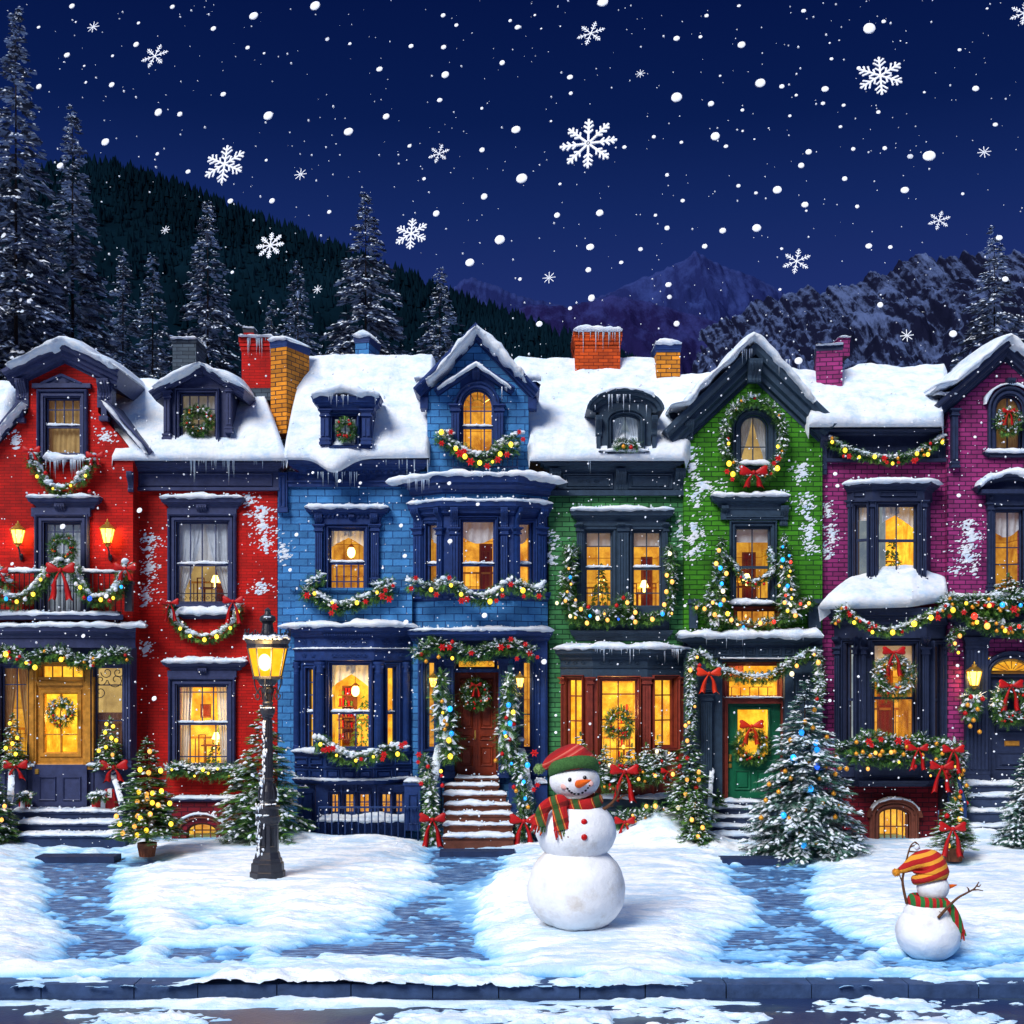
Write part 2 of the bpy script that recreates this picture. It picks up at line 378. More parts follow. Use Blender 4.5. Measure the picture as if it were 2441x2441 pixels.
def crom(pts, n=10, closed=False):
    out = []; m = len(pts)
    for i in range(m if closed else m - 1):
        p0 = pts[(i - 1) % m] if closed or i > 0 else pts[0]; p1 = pts[i]; p2 = pts[(i + 1) % m]
        p3 = pts[(i + 2) % m] if closed or i + 2 < m else pts[-1]
        for k in range(n):
            t = k / n
            out.append(.5 * ((2 * p1) + (p2 - p0) * t + (2 * p0 - 5 * p1 + 4 * p2 - p3) * t * t + (3 * p1 - p0 - 3 * p2 + p3) * t ** 3))
    if not closed: out.append(pts[-1].copy())
    return out
def resample(path, step):
    d = [0]
    for a, b in zip(path, path[1:]): d.append(d[-1] + (b - a).length)
    n = max(2, int(d[-1] / step) + 1); out = []; j = 0
    for i in range(n + 1):
        t = d[-1] * i / n
        while j < len(d) - 2 and d[j + 1] < t: j += 1
        k = (t - d[j]) / max(1e-9, d[j + 1] - d[j]); out.append(path[j].lerp(path[j + 1], min(1, max(0, k))))
    return out, d[-1]
# ------------------------------------------------------------------ architecture helpers
def pcorn(h, p):
    q = [(0, -.02), (0, .22), (.10, .22), (.10, .34), (.26, .36), (.34, .44), (.42, .56), (.46, .70), (.58, .72), (.60, .86), (.74, .88), (.84, .93), (.94, .97), (.94, 1), (1, 1), (1, -.02)]
    return [(a * h, b * p) for a, b in q]
def cornice(mb, d, T, x0, y0, x1, y1, proj, dent=0):
    a = W(T, x0, y1, d - proj); b = W(T, x1, y1, d - proj); t = W(T, x0, y0, d - proj)
    xa, xb = a.x + proj, b.x - proj; z = a.z
    path = [V((xa, d + .3, z)), V((xa, d, z)), V((xb, d, z)), V((xb, d + .3, z))]
    mb.sweep(path, ZZ, pcorn(t.z - z, proj))
    if dent:
        n = int((xb - xa) / dent)
        for i in range(n):
            x = xa + (i + .25) * (xb - xa) / n
            mb.box((x, d - proj * .5, z + (t.z - z) * .10), (x + dent * .5, d - .01, z + (t.z - z) * .42))
    return z
def plansweep(mb, plan, z, prof): mb.mark(); mb.sweep([V((p[0], p[1], z)) for p in plan], ZZ, prof)
def corbel(mb, P, T, x0, y0, x1, y1, proj):
    a0, z0 = P.loc(T, x0, y1); a1, z1 = P.loc(T, x1, y0); h = z1 - z0
    q = [(0, 0), (.18, 0), (.30, .04), (.34, .12), (.26, .20), (.28, .34), (.48, .50), (.72, .62), (.92, .72), (1, .80), (.98, .90), (1, .92), (1, 1), (0, 1)]
    n = len(q); vs = [P.pt(a, z0 + v * h, u * proj) for a in (a0, a1) for u, v in q]
    mb.add(vs, [tuple(range(n)), tuple(range(2 * n - 1, n - 1, -1))] + [(i, n + i, n + (i + 1) % n, (i + 1) % n) for i in range(n)])
    w = a1 - a0
    for k in (.25, .5, .75):
        mb.tube([P.pt(a0 + w * k, z0 + v * h, u * proj + .008) for u, v in q[2:11]], w * .07, 5)
def pilaster(mb, P, T, x0, y0, x1, y1, o, fl=4, cap=.16, base=.14, o0=-.02):
    mb.mark(); a0, z0 = P.loc(T, x0, y1); a1, z1 = P.loc(T, x1, y0); w = a1 - a0
    mb.lbox(P, a0 + .02, z0 + base, a1 - .02, z1 - cap, o0, o)
    for k in range(fl):
        c = a0 + .02 + (w - .04) * (k + .5) / fl; mb.lbox(P, c - (w / fl) * .27, z0 + base + .05, c + (w / fl) * .27, z1 - cap - .05, o - .01, o + .022)
    for k, (u, v, e) in enumerate(((0, .4, .035), (.4, .7, .02), (.7, 1, .03))): mb.lbox(P, a0 - e + .02, z0 + base * u, a1 + e - .02, z0 + base * v, o0, o + .01 + e)
    for k, (u, v, e) in enumerate(((0, .2, .03), (.2, .62, .012), (.62, .8, .035), (.8, 1, .06))): mb.lbox(P, a0 - e + .02, z1 - cap * (1 - u), a1 + e - .02, z1 - cap * (1 - v), o0, o + .01 + e)
def column(mb, c, z0, z1, r):
    h = z1 - z0; n = 20; rows = [(z0, 1.35), (z0 + .06, 1.35), (z0 + .07, 1.2), (z0 + .12, 1.25), (z0 + .14, 1)]
    mb.lathe(V((c[0], c[1], 0)), [(r * k, z) for z, k in rows] + [(r * .88, z1 - .26), (r * 1.02, z1 - .25), (r * 1.02, z1 - .22), (r * .9, z1 - .21), (r * 1.25, z1 - .06), (r * 1.35, z1 - .05), (r * 1.35, z1)], n)
    for k in range(11):
        a = math.pi * (1 + k / 10)
        mb.tube([V((c[0] + math.cos(a) * r * q, c[1] + math.sin(a) * r * q, z)) for z, q in ((z0 + .16, 1), (z1 - .28, .89))], r * .11, 5)
    for sgn in (-1, 1): mb.ball(V((c[0] + sgn * r * 1.05, c[1] - r * .8, z1 - .12)), r * .38, r * .5, r * .38, 1)
def relief(mb, P, T, x0, y0, x1, y1, o, n=3):
    a0, z0 = P.loc(T, x0, y1); a1, z1 = P.loc(T, x1, y0); w, h = a1 - a0, z1 - z0; r = min(h * .42, w * .45 / n)
    for k in range(n):
        for s in (-1, 1):
            c = (a0 + w * (k + .5) / n + s * r * .48, (z0 + z1) / 2)
            pts = [P.pt(c[0] + s * math.cos(t * .55) * r * .5 * (1 - t / 14), c[1] + math.sin(t * .55) * r * (1 - t / 14) * .8, o + .01) for t in range(12)]
            mb.tube(pts, max(.008, r * .11), 5)
        mb.ball(P.pt(a0 + w * (k + .5) / n, (z0 + z1) / 2, o + .01), r * .18, r * .12, r * .3, 1)
def gpath(P, T, x0, y0, x1, y1, ys=None, o=0.0, open_=False):
    if ys is None: pts = [P.at(T, x0, y1, o), P.at(T, x1, y1, o), P.at(T, x1, y0, o), P.at(T, x0, y0, o)]
    else:
        a0, zb = P.loc(T, x0, y1); a1, zs = P.loc(T, x1, ys); zt = P.loc(T, x1, y0)[1]; c, r = (a0 + a1) / 2, (a1 - a0) / 2
        pts = [P.pt(a0, zb, o), P.pt(a1, zb, o)] + [P.pt(c + r * math.cos(math.pi * k / 16), zs + (zt - zs) * math.sin(math.pi * k / 16), o) for k in range(17)]
    return pts
def wall(mb, P, T, x0, y0, x1, y1, ops=(), thick=.3, clips=()):
    al, zb = P.loc(T, x0, y1); ar, zt = P.loc(T, x1, y0)
    holes = []
    for (T2, a0, b0, a1, b1, ys) in ops:
        l, b = P.loc(T2, a0, b1); r, t = P.loc(T2, a1, b0); holes.append((l, b, r, t, P.loc(T2, a0, ys)[1] if ys is not None else None))
    cl = lambda x, a, b: min(b, max(a, x))
    xs = sorted({al, ar} | {cl(h[k], al, ar) for h in holes for k in (0, 2)}); zs = sorted({zb, zt} | {cl(h[k], zb, zt) for h in holes for k in (1, 3)})
    bm = bmesh.new(); vd = {}
    def vt(a, z):
        k = (round(a, 4), round(z, 4))
        if k not in vd: vd[k] = bm.verts.new(P.pt(a, z))
        return vd[k]
    for i in range(len(xs) - 1):
        for j in range(len(zs) - 1):
            a, z = (xs[i] + xs[i + 1]) / 2, (zs[j] + zs[j + 1]) / 2
            if xs[i + 1] - xs[i] < 1e-4 or zs[j + 1] - zs[j] < 1e-4: continue
            if any(h[0] < a < h[2] and h[1] < z < h[3] for h in holes): continue
            bm.faces.new([vt(xs[i], zs[j]), vt(xs[i + 1], zs[j]), vt(xs[i + 1], zs[j + 1]), vt(xs[i], zs[j + 1])])
    for h in holes:
        if h[4] is None: continue
        c, r = (h[0] + h[2]) / 2, (h[2] - h[0]) / 2
        q = [(c + r * math.cos(math.pi * k / 16), h[4] + (h[3] - h[4]) * math.sin(math.pi * k / 16)) for k in range(17)]
        for k in range(16):
            (a, z), (a2, z2) = q[k], q[k + 1]
            f = [vt(a, z), vt(a, h[3]), vt(a2, h[3]), vt(a2, z2)]; f2 = []
            for v in f:
                if v not in f2: f2.append(v)
            if len(f2) > 2:
                try: bm.faces.new(f2)
                except ValueError: pass
    for (Ta, xa, ya), (xb, yb) in clips:
        p, q = P.at(Ta, xa, ya), P.at(Ta, xb, yb); n = P.N.cross(q - p).normalized()
        if n.z < 0: n = -n
        bmesh.ops.bisect_plane(bm, geom=bm.verts[:] + bm.edges[:] + bm.faces[:], plane_co=p, plane_no=n, clear_outer=True)
    r = bmesh.ops.extrude_face_region(bm, geom=bm.faces[:])
    bmesh.ops.translate(bm, vec=-P.N * thick, verts=[e for e in r['geom'] if isinstance(e, bmesh.types.BMVert)])
    bm.verts.index_update()
    mb.add([v.co.copy() for v in bm.verts], [tuple(v.index for v in f.verts) for f in bm.faces]); bm.free()
SEED = [0]
def rng():
    SEED[0] += 1; return random.Random(SEED[0] * 7919)
def snow_path(mb, path, of=.12, ob=0.0, h=.10, out=None, step=.07, taper=.14):
    mb.mark()
    p, L = resample(path, step); n = len(p); k0 = rng().uniform(0, 90); J = 9; vs = []
    for i in range(n):
        if i == 0: t = p[1] - p[0]
        elif i == n - 1: t = p[-1] - p[-2]
        else: t = p[i + 1] - p[i - 1]
        t = t.normalized(); o = out if out else t.cross(ZZ).normalized(); up = (ZZ - t * t.z).normalized()
        s = L * i / (n - 1); e = math.sqrt(min(1, max(0, min(s, L - s)) / taper)) if taper else 1
        q = p[i] * 1.7
        hh = h * (.72 + .55 * noise.noise(q + V((k0, 0, 0))) + .30 * noise.noise(q * 4 + V((0, k0, 0)))) * (.25 + .75 * e)
        dr = .35 * h * max(0, .25 + noise.noise(q * 3 + V((k0, k0, 0))))
        w = of + .03 * noise.noise(q * 6 + V((0, 0, k0)))
        for j, (a, b) in enumerate(((.86, -.25), (1.0, -.05), (1.06, .30), (1.0, .66), (.84, .9), (.6, 1.04), (.3, 1), (.1, .95), (0, .9))):
            ac = -ob + (w + ob) * (a if j > 2 else a); jj = .012 * noise.noise(p[i] * 17 + V((j * 3.1, k0, 0)))
            vs.append(p[i] + o * ac + up * (b * hh - (dr if j == 0 else dr * .5 if j == 1 else 0) + jj + .004))
    fs = [(i * J + j, (i + 1) * J + j, (i + 1) * J + j + 1, i * J + j + 1) for i in range(n - 1) for j in range(J - 1)]
    fs += [(i * J + J - 1, (i + 1) * J + J - 1, (i + 1) * J, i * J) for i in range(n - 1)]
    fs += [tuple(range(J - 1, -1, -1)), tuple((n - 1) * J + j for j in range(J))]
    mb.add(vs, fs)
    r = rng()
    for k in range(int(L * 9)):
        i = r.randrange(n); mb.ball(p[i] + (out if out else V((0, -1, 0))) * r.uniform(-ob, of) + ZZ * (h * r.uniform(.5, 1.0)), r.uniform(.010, .026), lv=2)
def ledge(mb, d, T, x0, x1, y, proj, h, back=0.0):
    snow_path(mb, [W(T, x0, y, d - proj), W(T, x1, y, d - proj)], .05, proj + back, h, V((0, -1, 0)))
def icicles(mb, T, x0, x1, y, d, n, lmax, r):
    mb.mark()
    for k in range(n):
        x = r.uniform(x0, x1); p = W(T, x, y, d); l = lmax * r.random() ** 1.6 + .06
        mb.cone(p + ZZ * .03, p - ZZ * l, .012 + .015 * l, 5)
def sheet(mb, Ep, Rp, th, nu=60, nv=22, lip=.14, drop=None, amp=.35):
    e, _ = resample(Ep, .01); q, _ = resample(Rp, .01)
    g = lambda L, u: L[min(len(L) - 1, int(u * (len(L) - 1) + .5))]
    k0 = V((rng().uniform(0, 50), 0, 0)); rows = []
    for j in range(-3, nv + 1):
        row = []
        for i in range(nu + 1):
            u = i / nu; a, b = g(e, u), g(q, u); v = max(0, j) / nv; p = a.lerp(b, v)
            sl = (b - a).normalized(); nrm = sl.cross(XX).normalized(); nrm = nrm if nrm.z > 0 else -nrm
            f = noise.fractal(p * .9 + k0, .9, 2, 4); f2 = noise.fractal(p * 3.3 + k0, .9, 2, 3)
            t = th * (1 + amp * f + .25 * amp * f2); ed = min(1, min(u, 1 - u) * nu / 3 + .35); t *= ed
            dp = drop(u) if drop else 0
            if j >= 0: p = p + nrm * t * (.8 + .2 * min(1, v * 6)) - sl * dp * max(0, 1 - v * 5)
            elif j == -1: p = p + nrm * t * .45 - sl * (lip + dp)
            elif j == -2: p = p + nrm * t * .0 - sl * (lip * .9 + dp)
            else: p = p - nrm * .06
            row.append(p)
        sk = th * (1.4 if j >= 0 else .12); rows.append([row[0] - ZZ * sk] + row + [row[-1] - ZZ * sk])
    m = nu + 3; vs = [p for r in rows for p in r]
    mb.add(vs, [(j * m + i, j * m + i + 1, (j + 1) * m + i + 1, (j + 1) * m + i) for j in range(len(rows) - 1) for i in range(m - 1)])
def curtain(mb, P, T, xl, xr, yt, yb, o, amp=.018, freq=5, nu=26, nv=12):
    vs = []
    for j in range(nv + 1):
        v = j / nv
        for i in range(nu + 1):
            u = i / nu; a, b = (xl(v) if callable(xl) else xl), (xr(v) if callable(xr) else xr); x = a + (b - a) * u
            bot = yb(u) if callable(yb) else yb; y = yt + (bot - yt) * v
            vs.append(P.at(T, x, y, o + amp * math.sin(u * freq * 6.28 + v * .8) + amp * .5 * math.sin(u * 17 + v * 3)))
    mb.add(vs, [(j * (nu + 1) + i, j * (nu + 1) + i + 1, (j + 1) * (nu + 1) + i + 1, (j + 1) * (nu + 1) + i) for j in range(nv) for i in range(nu)])
def room(win, P, T, x0, y0, x1, y1, lit, style, dep=.9, o0=-.21):
    a0, z0 = P.loc(T, x0, y1); a1, z1 = P.loc(T, x1, y0); ex = .05 if abs(P.N.x) < .01 else .22; a0 -= ex; a1 += ex; z0 -= .04; z1 += .04
    r = rng(); mb = MB(); w, h = a1 - a0, z1 - z0; b = o0 - dep
    p = [P.pt(a, z, o) for o in (o0, b) for a, z in ((a0, z0), (a1, z0), (a1, z1), (a0, z1))]
    mb.add(p, [(7, 6, 5, 4), (0, 4, 5, 1), (1, 5, 6, 2), (2, 6, 7, 3), (3, 7, 4, 0)])
    def fr(a, z, ww, hh, o, t=.035):
        for (q0, q1, q2, q3) in ((a, z, a + ww, z + t), (a, z + hh - t, a + ww, z + hh), (a, z + t, a + t, z + hh - t), (a + ww - t, z + t, a + ww, z + hh - t)): mb.lbox(P, q0, q1, q2, q3, o, o + .04)
    if style:
        mb.cur = 1
        mb.cur = 2; mb.lbox(P, a0, z0 + h * .30, a1, z0 + h * .325, b, b + .03); mb.lbox(P, a0, z1 - h * .06, a1, z1 - h * .03, b, b + .05); mb.cur = 1
        for q in range(6): mb.lbox(P, a0 + w * (q + .45) / 6, z0, a0 + w * (q + .55) / 6, z0 + h * .30, b, b + .015)
        if 'd' in style:
            ww = w * .36; aa = a0 + w * r.choice((.12, .5)); fr(aa, z0, ww, h * .72, b, .05); mb.cur = 6; mb.lbox(P, aa + .05, z0, aa + ww - .05, z0 + h * .72 - .05, b, b + .02); mb.cur = 1; fr(aa + ww * .2, z0 + h * .36, ww * .25, h * .26, b, .018); fr(aa + ww * .55, z0 + h * .36, ww * .25, h * .26, b, .018); fr(aa + ww * .2, z0 + h * .06, ww * .6, h * .24, b, .018)
            mb.lbox(P, aa + ww * .5 - .012, z0, aa + ww * .5 + .012, z0 + h * .7, b, b + .03)
        if 's' in style:
            aa = a0 + w * r.choice((.05, .6)); ww = w * .34
            for k in range(5):
                z = z0 + h * (.08 + .13 * k); mb.cur = 1; mb.lbox(P, aa, z, aa + ww, z + .025, b, b + .22)
                for q in range(5):
                    mb.cur = r.choice((1, 2, 3, 4)); x = aa + ww * (q + .2) / 5; mb.lbox(P, x, z + .025, x + ww * .12, z + .025 + h * r.uniform(.04, .095), b, b + .15)
            mb.cur = 1
        if 'p' in style:
            for k in range(2):
                aa = a0 + w * r.uniform(.1, .65); z = z0 + h * r.uniform(.5, .75); fr(aa, z, w * .2, w * .26, b, .03); mb.cur = 6; mb.lbox(P, aa + .03, z + .03, aa + w * .2 - .03, z + w * .26 - .03, b, b + .015); mb.cur = 1
        if 't' in style:
            z = z0 + h * .22; mb.lbox(P, a0 + w * .3, z, a0 + w * .78, z + .03, b + .2, b + .6)
            for q in (.33, .74): mb.lbox(P, a0 + w * q, z0, a0 + w * q + .03, z, b + .3, b + .34)
            for q in (.2, .8):
                fr(a0 + w * q, z0, w * .14, h * .36, b + .3, .022)
            mb.cur = 5; mb.lathe(P.pt(a0 + w * .55, z + .03, b + .4), [(.03, 0), (.03, .12), (.11, .14), (.05, .30), (.01, .31)], 10)
        if 'l' in style:
            c = P.pt(a0 + w * .5, z0 + h * .66, b + .55); mb.cur = 1; mb.tube([c + ZZ * .12, V((c.x, c.y, z1))], .008, 5); mb.lathe(c, [(.02, .2), (.05, .17), (.11, .12)][::-1], 10)
            mb.cur = 5; mb.ball(c, .10, .10, .14, 2)
        if 'x' in style:
            c = P.pt(a0 + w * .68, z0, b + .3); mb.cur = 3; hh = h * .62
            for k in range(160):
                f = r.random() ** .6; a = r.uniform(0, 6.28); rr = .30 * w * f; q = c + V((math.cos(a) * rr, math.sin(a) * rr * .4, hh * (1 - f)))
                mb.cone(q, q + V((math.cos(a) * .1, math.sin(a) * .1, -.05)), .03, 3)
            for k in range(12):
                f = r.uniform(.2, 1); a = r.uniform(3.4, 6.0); mb.cur = r.choice((4, 5)); mb.ball(c + V((math.cos(a) * .3 * w * f, math.sin(a) * .14 * w * f, hh * (1 - f) - .03)), .022, lv=1)
    mb.build('interior', [lit, 'wood_in', 'brass', 'pine_light', 'red_ball', 'lamp_core', 'door_wood'], win)
def room_lamp(par, p, watts):
    li = bpy.data.objects.new('room_lamp', bpy.data.lights.new('room_lamp', 'POINT')); C.objects.link(li); li.data.energy = watts; li.data.color = (1, .56, .16); li.data.shadow_soft_size = .12; li.parent = par; li.location = p - ORG[par.name]
CASE = lambda d, w: [(-.12, .0), (.03, .0), (.03, .18 * w), (.07 * d, .2 * w), (.07 * d, .5 * w), (.04 * d, .55 * w), (.04 * d, .66 * w), (.11 * d, .72 * w), (.13 * d, .86 * w), (.10 * d, w), (-.015, w), (-.12, .01)]
def window(house, P, T, x0, y0, x1, y1, trim, cols=(), rows=(), rail=None, ys=None, cw=.15, lit='lit_room', style='', curt=None, csnow=True, dep=.9, cmat='curtain', mun=.026, name='window', dp=1.0, glass=True, glow=0):
    mb = MB(); path = gpath(P, T, x0, y0, x1, y1, ys)
    mb.sweep(path, P.N, CASE(dp, cw), True)
    w = mb.build(name, trim, house)
    sb = MB(); a0, z0 = P.loc(T, x0, y1); a1, z1 = P.loc(T, x1, y0); o = -.085
    sb.sweep(gpath(P, T, x0, y0, x1, y1, ys), P.N, [(o - .03, -.045), (o + .02, -.045), (o + .025, -.01), (o + .02, .01), (o - .03, .01)], True)
    for c in cols:
        c, ya, yb = c if isinstance(c, tuple) else (c, y0 + 1, y1); aa, za = P.loc(T, c, yb); zb_ = P.loc(T, c, ya)[1]
        sb.lbox(P, aa - mun / 2, za, aa + mun / 2, zb_, o - .015, o + .015)
    for c in rows:
        c, xa, xb = c if isinstance(c, tuple) else (c, x0, x1); zz = P.loc(T, x0, c)[1]
        sb.lbox(P, P.loc(T, xa, c)[0], zz - mun / 2, P.loc(T, xb, c)[0], zz + mun / 2, o - .012, o + .012)
    if rail:
        zz = P.loc(T, x0, rail)[1]; sb.lbox(P, a0, zz - .035, a1, zz + .03, o - .03, o + .035)
    sb.build('sash', trim, w)
    if rail and csnow:
        nb = MB(); snow_path(nb, [P.at(T, x0 + 4, rail, o + .03) + ZZ * .03, P.at(T, x1 - 4, rail, o + .03) + ZZ * .03], .035, .03, .06, P.N, .05, .06); nb.build('snow', 'snow', w, True)
    if glass:
        gb = MB(); gp = gpath(P, T, x0, y0, x1, y1, ys, o - .005); gb.add(gp, [tuple(range(len(gp)))]); gb.build('pane', 'window_glass', w)
    if curt:
        cb = MB(); wd, ht = x1 - x0, y1 - y0; o2 = -.2
        ym = rail if rail else (y0 + y1) / 2
        if 'f' in curt: curtain(cb, P, T, x0, x1, y0, y1, o2, .02, 7)
        if 'u' in curt: curtain(cb, P, T, x0, x1, y0, ym, o2, .02, 7)
        if 'b' in curt: curtain(cb, P, T, x0, x1, ym, y1, o2, .02, 7)
        if 'p' in curt:
            for s in (0, 1):
                f = lambda v: wd * (.5 - .38 * min(1, v * 1.15) ** 1.3)
                curtain(cb, P, T, (lambda v: x0 if s == 0 else x1 - f(v)), (lambda v: x0 + f(v) if s == 0 else x1), y0, y1, o2 - .01 * s, .018, 4)
        if 'q' in curt:
            for s in (0, 1):
                f = lambda v: wd * (.27 - .10 * v)
                curtain(cb, P, T, (lambda v: x0 if s == 0 else x1 - f(v)), (lambda v: x0 + f(v) if s == 0 else x1), y0, y1, o2 - .01 * s, .018, 4)
        if 's' in curt:
            curtain(cb, P, T, x0, x0 + wd * .62, y0, (lambda u: y0 + ht * (.30 - .20 * u ** .8)), o2, .018, 4)
            curtain(cb, P, T, x0 + wd * .38, x1, y0, (lambda u: y0 + ht * (.10 + .20 * u ** 1.25)), o2 - .03, .018, 4)
        if 'v' in curt: curtain(cb, P, T, x0, x1, y0, (lambda u: y0 + ht * (.22 + .10 * math.sin(u * 3.14))), o2, .02, 4)
        if 'r' in curt: curtain(cb, P, T, x0, x1, y0, y0 + ht * .2, o2, .006, 3)
        cb.build('curtain', cmat, w, True)
    room(w, P, T, x0, y0, x1, y1, lit, style, dep)
    if glow: room_lamp(w, P.at(T, (x0 + x1) / 2, y0 + (y1 - y0) * .35, -.55), glow)
    return w, (T, x0, y0, x1, y1, ys)
def sill(win, d, T, x0, y0, x1, y1, trim, proj=.16, h=.14, snow=True):
    mb = MB(); cornice(mb, d, T, x0, y0, x1, y1, proj); mb.build('sill', trim, win)
    if snow: nb = MB(); ledge(nb, d, T, x0 + 5, x1 - 5, y0, proj, h); nb.build('snow', 'snow', win, True)
def hood(win, d, T, x0, y0, x1, y1, bx0, bx1, by1, trim, proj=.28, key=None, corb=(), h=.12, dent=0, panels=0):
    P = FP(d); mb = MB(); cornice(mb, d, T, x0, y0, x1, y1, proj, dent); mb.pbox(P, T, bx0, y1, bx1, by1, -.01, .10)
    if panels: mb.panel(P, T, bx0 + 30, y1 + 12, bx1 - 30, by1 - 12, .10)
    if key: corbel(mb, P, T, key[0], key[1], key[2], key[3], .2)
    for q in corb: corbel(mb, P, T, *q, .22)
    mb.build('hood', trim, win)
    nb = MB(); ledge(nb, d, T, x0 + 4, x1 - 4, y0, proj, h); nb.build('snow', 'snow', win, True)
def rake(mb, d, T, pts, proj, th, back=.35, k=1.0):
    """raking cornice: pts = underside line left to right, th thickness"""
    path = [W(T, x, y, d - proj * .5) for x, y in pts]; path = [V((p.x, d, p.z)) for p in path]
    q = [(-back, 0), (.04, 0), (.04, .12), (.30, .16), (.34, .30), (.55, .40), (.58, .62), (.86, .66), (1, .8), (1, 1), (-back, 1)]
    mb.sweep(path, V((0, -1, 0)), [(u * (proj if u > 0 else 1), v * th) for u, v in q], False, True, True)
def rake_snow(mb, d, T, pts, proj, th, h, back=1.2, step=.09):
    P = [V((W(T, x, y, d - proj).x, d, W(T, x, y, d - proj).z)) for x, y in pts]
    snow_path(mb, P, proj + .05, back, h, V((0, -1, 0)), step, .3)
def chimney(house, T, x0, y0, x1, y1, d, mat, capm, cap=(35, 40), depth=1.0, snow=.16, pots=0, base=None, ici=False, turn=0):
    mb = MB(); P = FP(d); a, b = W(T, x0, y1, d), W(T, x1, y0, d); e = sz(T, cap[0] * .4, d)
    zc = W(T, x0, y0 + cap[1], d).z
    def rot(p): 
        if not turn: return p
        c = V(((a.x + b.x) / 2, d + depth / 2, 0)); q = p - c; s, cc = math.sin(turn), math.cos(turn); return c + V((q.x * cc - q.y * s, q.x * s + q.y * cc, q.z))
    i0 = len(mb.v); mb.box((a.x, d, a.z), (b.x, d + depth, zc)); mb.v[i0:] = [rot(v) for v in mb.v[i0:]]
    c = mb.build('chimney', mat, house)
    cb = MB()
    for k, (u, v, g) in enumerate(((0, .3, .45), (.3, .6, .75), (.6, 1, 1))):
        cb.box((a.x - e * g, d - e * g, zc + (b.z - zc) * u), (b.x + e * g, d + depth + e * g, zc + (b.z - zc) * v))
    if base: cb2 = MB(); cb2.box((a.x - .03, d - .03, a.z), (b.x + .03, d + depth + .03, W(T, x0, base, d).z)); cb2.v = [rot(v) for v in cb2.v]; cb2.build('chimney_base', SL, c)
    if pots:
        for k in range(pots): cb.lathe(V((a.x + (b.x - a.x) * (k + .5) / pots, d + depth * .5, b.z)), [(.16, 0), (.13, .3), (.15, .32), (.15, .4), (.1, .4)], 12)
    cb.v = [rot(v) for v in cb.v]; cb.build('chimney_cap', capm, c)
    nb = MB(); snow_path(nb, [V((a.x - e, d + depth / 2, b.z)), V((b.x + e, d + depth / 2, b.z))], depth / 2 + e + .03, depth / 2 + e + .03, snow, V((0, -1, 0)), .06, .12); nb.v = [rot(v) for v in nb.v]; nb.build('snow', 'snow', c, True)
    if ici: ib = MB(); icicles(ib, T, x0, x1, y0 + 8, d - e - .02, 16, .5, rng()); ib.build('icicles', 'ice', c, True)
    return c
def stairs(house, T, rows, d0, tread, mat, name='steps', zbot=0.0, thick=.10):
    """rows: (y of the snow surface, x left, x right) from the top down"""
    mb = MB(); nb = MB(); d = d0
    for k, (y, xl, xr) in enumerate(rows):
        f = d - tread * (1.4 if k == 0 else 1); a, b = W(T, xl, y, f), W(T, xr, y, f); z = a.z - thick * .5
        mb.box((a.x, f + .03, zbot - .3), (b.x, d + (.06 if k else .3), z - .05)); mb.box((a.x - .03, f, z - .05), (b.x + .03, d + .06, z))
        snow_path(nb, [V((a.x - .02, f, z)), V((b.x + .02, f, z))], .02, tread * .95, thick, V((0, -1, 0)), .06, .1); d = f
    s = mb.build(name, mat, house); nb.build('snow', 'snow', s, True); return s, d
def wallsnow(house, P, T, blobs, seed):
    """wind-blown snow stuck to the wall: clusters (x, y, w, h, n)"""
    r = random.Random(seed); mb = MB()
    for (x, y, w, h, n) in blobs:
        mb.mark()
        for k in range(int(n * .8)):
            sy = r.gauss(0, .58); sx_ = r.gauss(0, .52) + .35 * math.sin(sy * 7 + x); 
            c = P.at(T, x + sx_ * w, y + sy * h, .004); q = r.uniform(.010, .034) * (1.25 if abs(sx_) < .3 else .7)
            m = r.randint(4, 6); ph = r.uniform(0, 6); el = r.uniform(1.2, 2.6); vs = []
            for i in range(m):
                a = ph + 6.283 * i / m; rr = q * r.uniform(.55, 1.2); vs.append(c + P.R * math.cos(a) * rr * el + ZZ * (math.sin(a) * rr + math.cos(a) * rr * .5))
            vs.append(c + P.N * q * .7); mb.add(vs, [(i, (i + 1) % m, m) for i in range(m)])
    return mb.build('wall_snow', 'snow', house, True)
def railing(mb, pts, z0, z1, gap=.13, r=.012, top=.03):
    for a, b in zip(pts, pts[1:]):
        n = max(1, int((b - a).length / gap))
        for k in range(n + 1):
            p = a.lerp(b, k / n); mb.tube([V((p.x, p.y, z0)), V((p.x, p.y, z1))], r, 6); mb.ball(V((p.x, p.y, z0 + (z1 - z0) * .55)), r * 1.9, lv=1)
        for z in (z0 + .05, z1): mb.tube([V((a.x, a.y, z)), V((b.x, b.y, z))], top, 6)
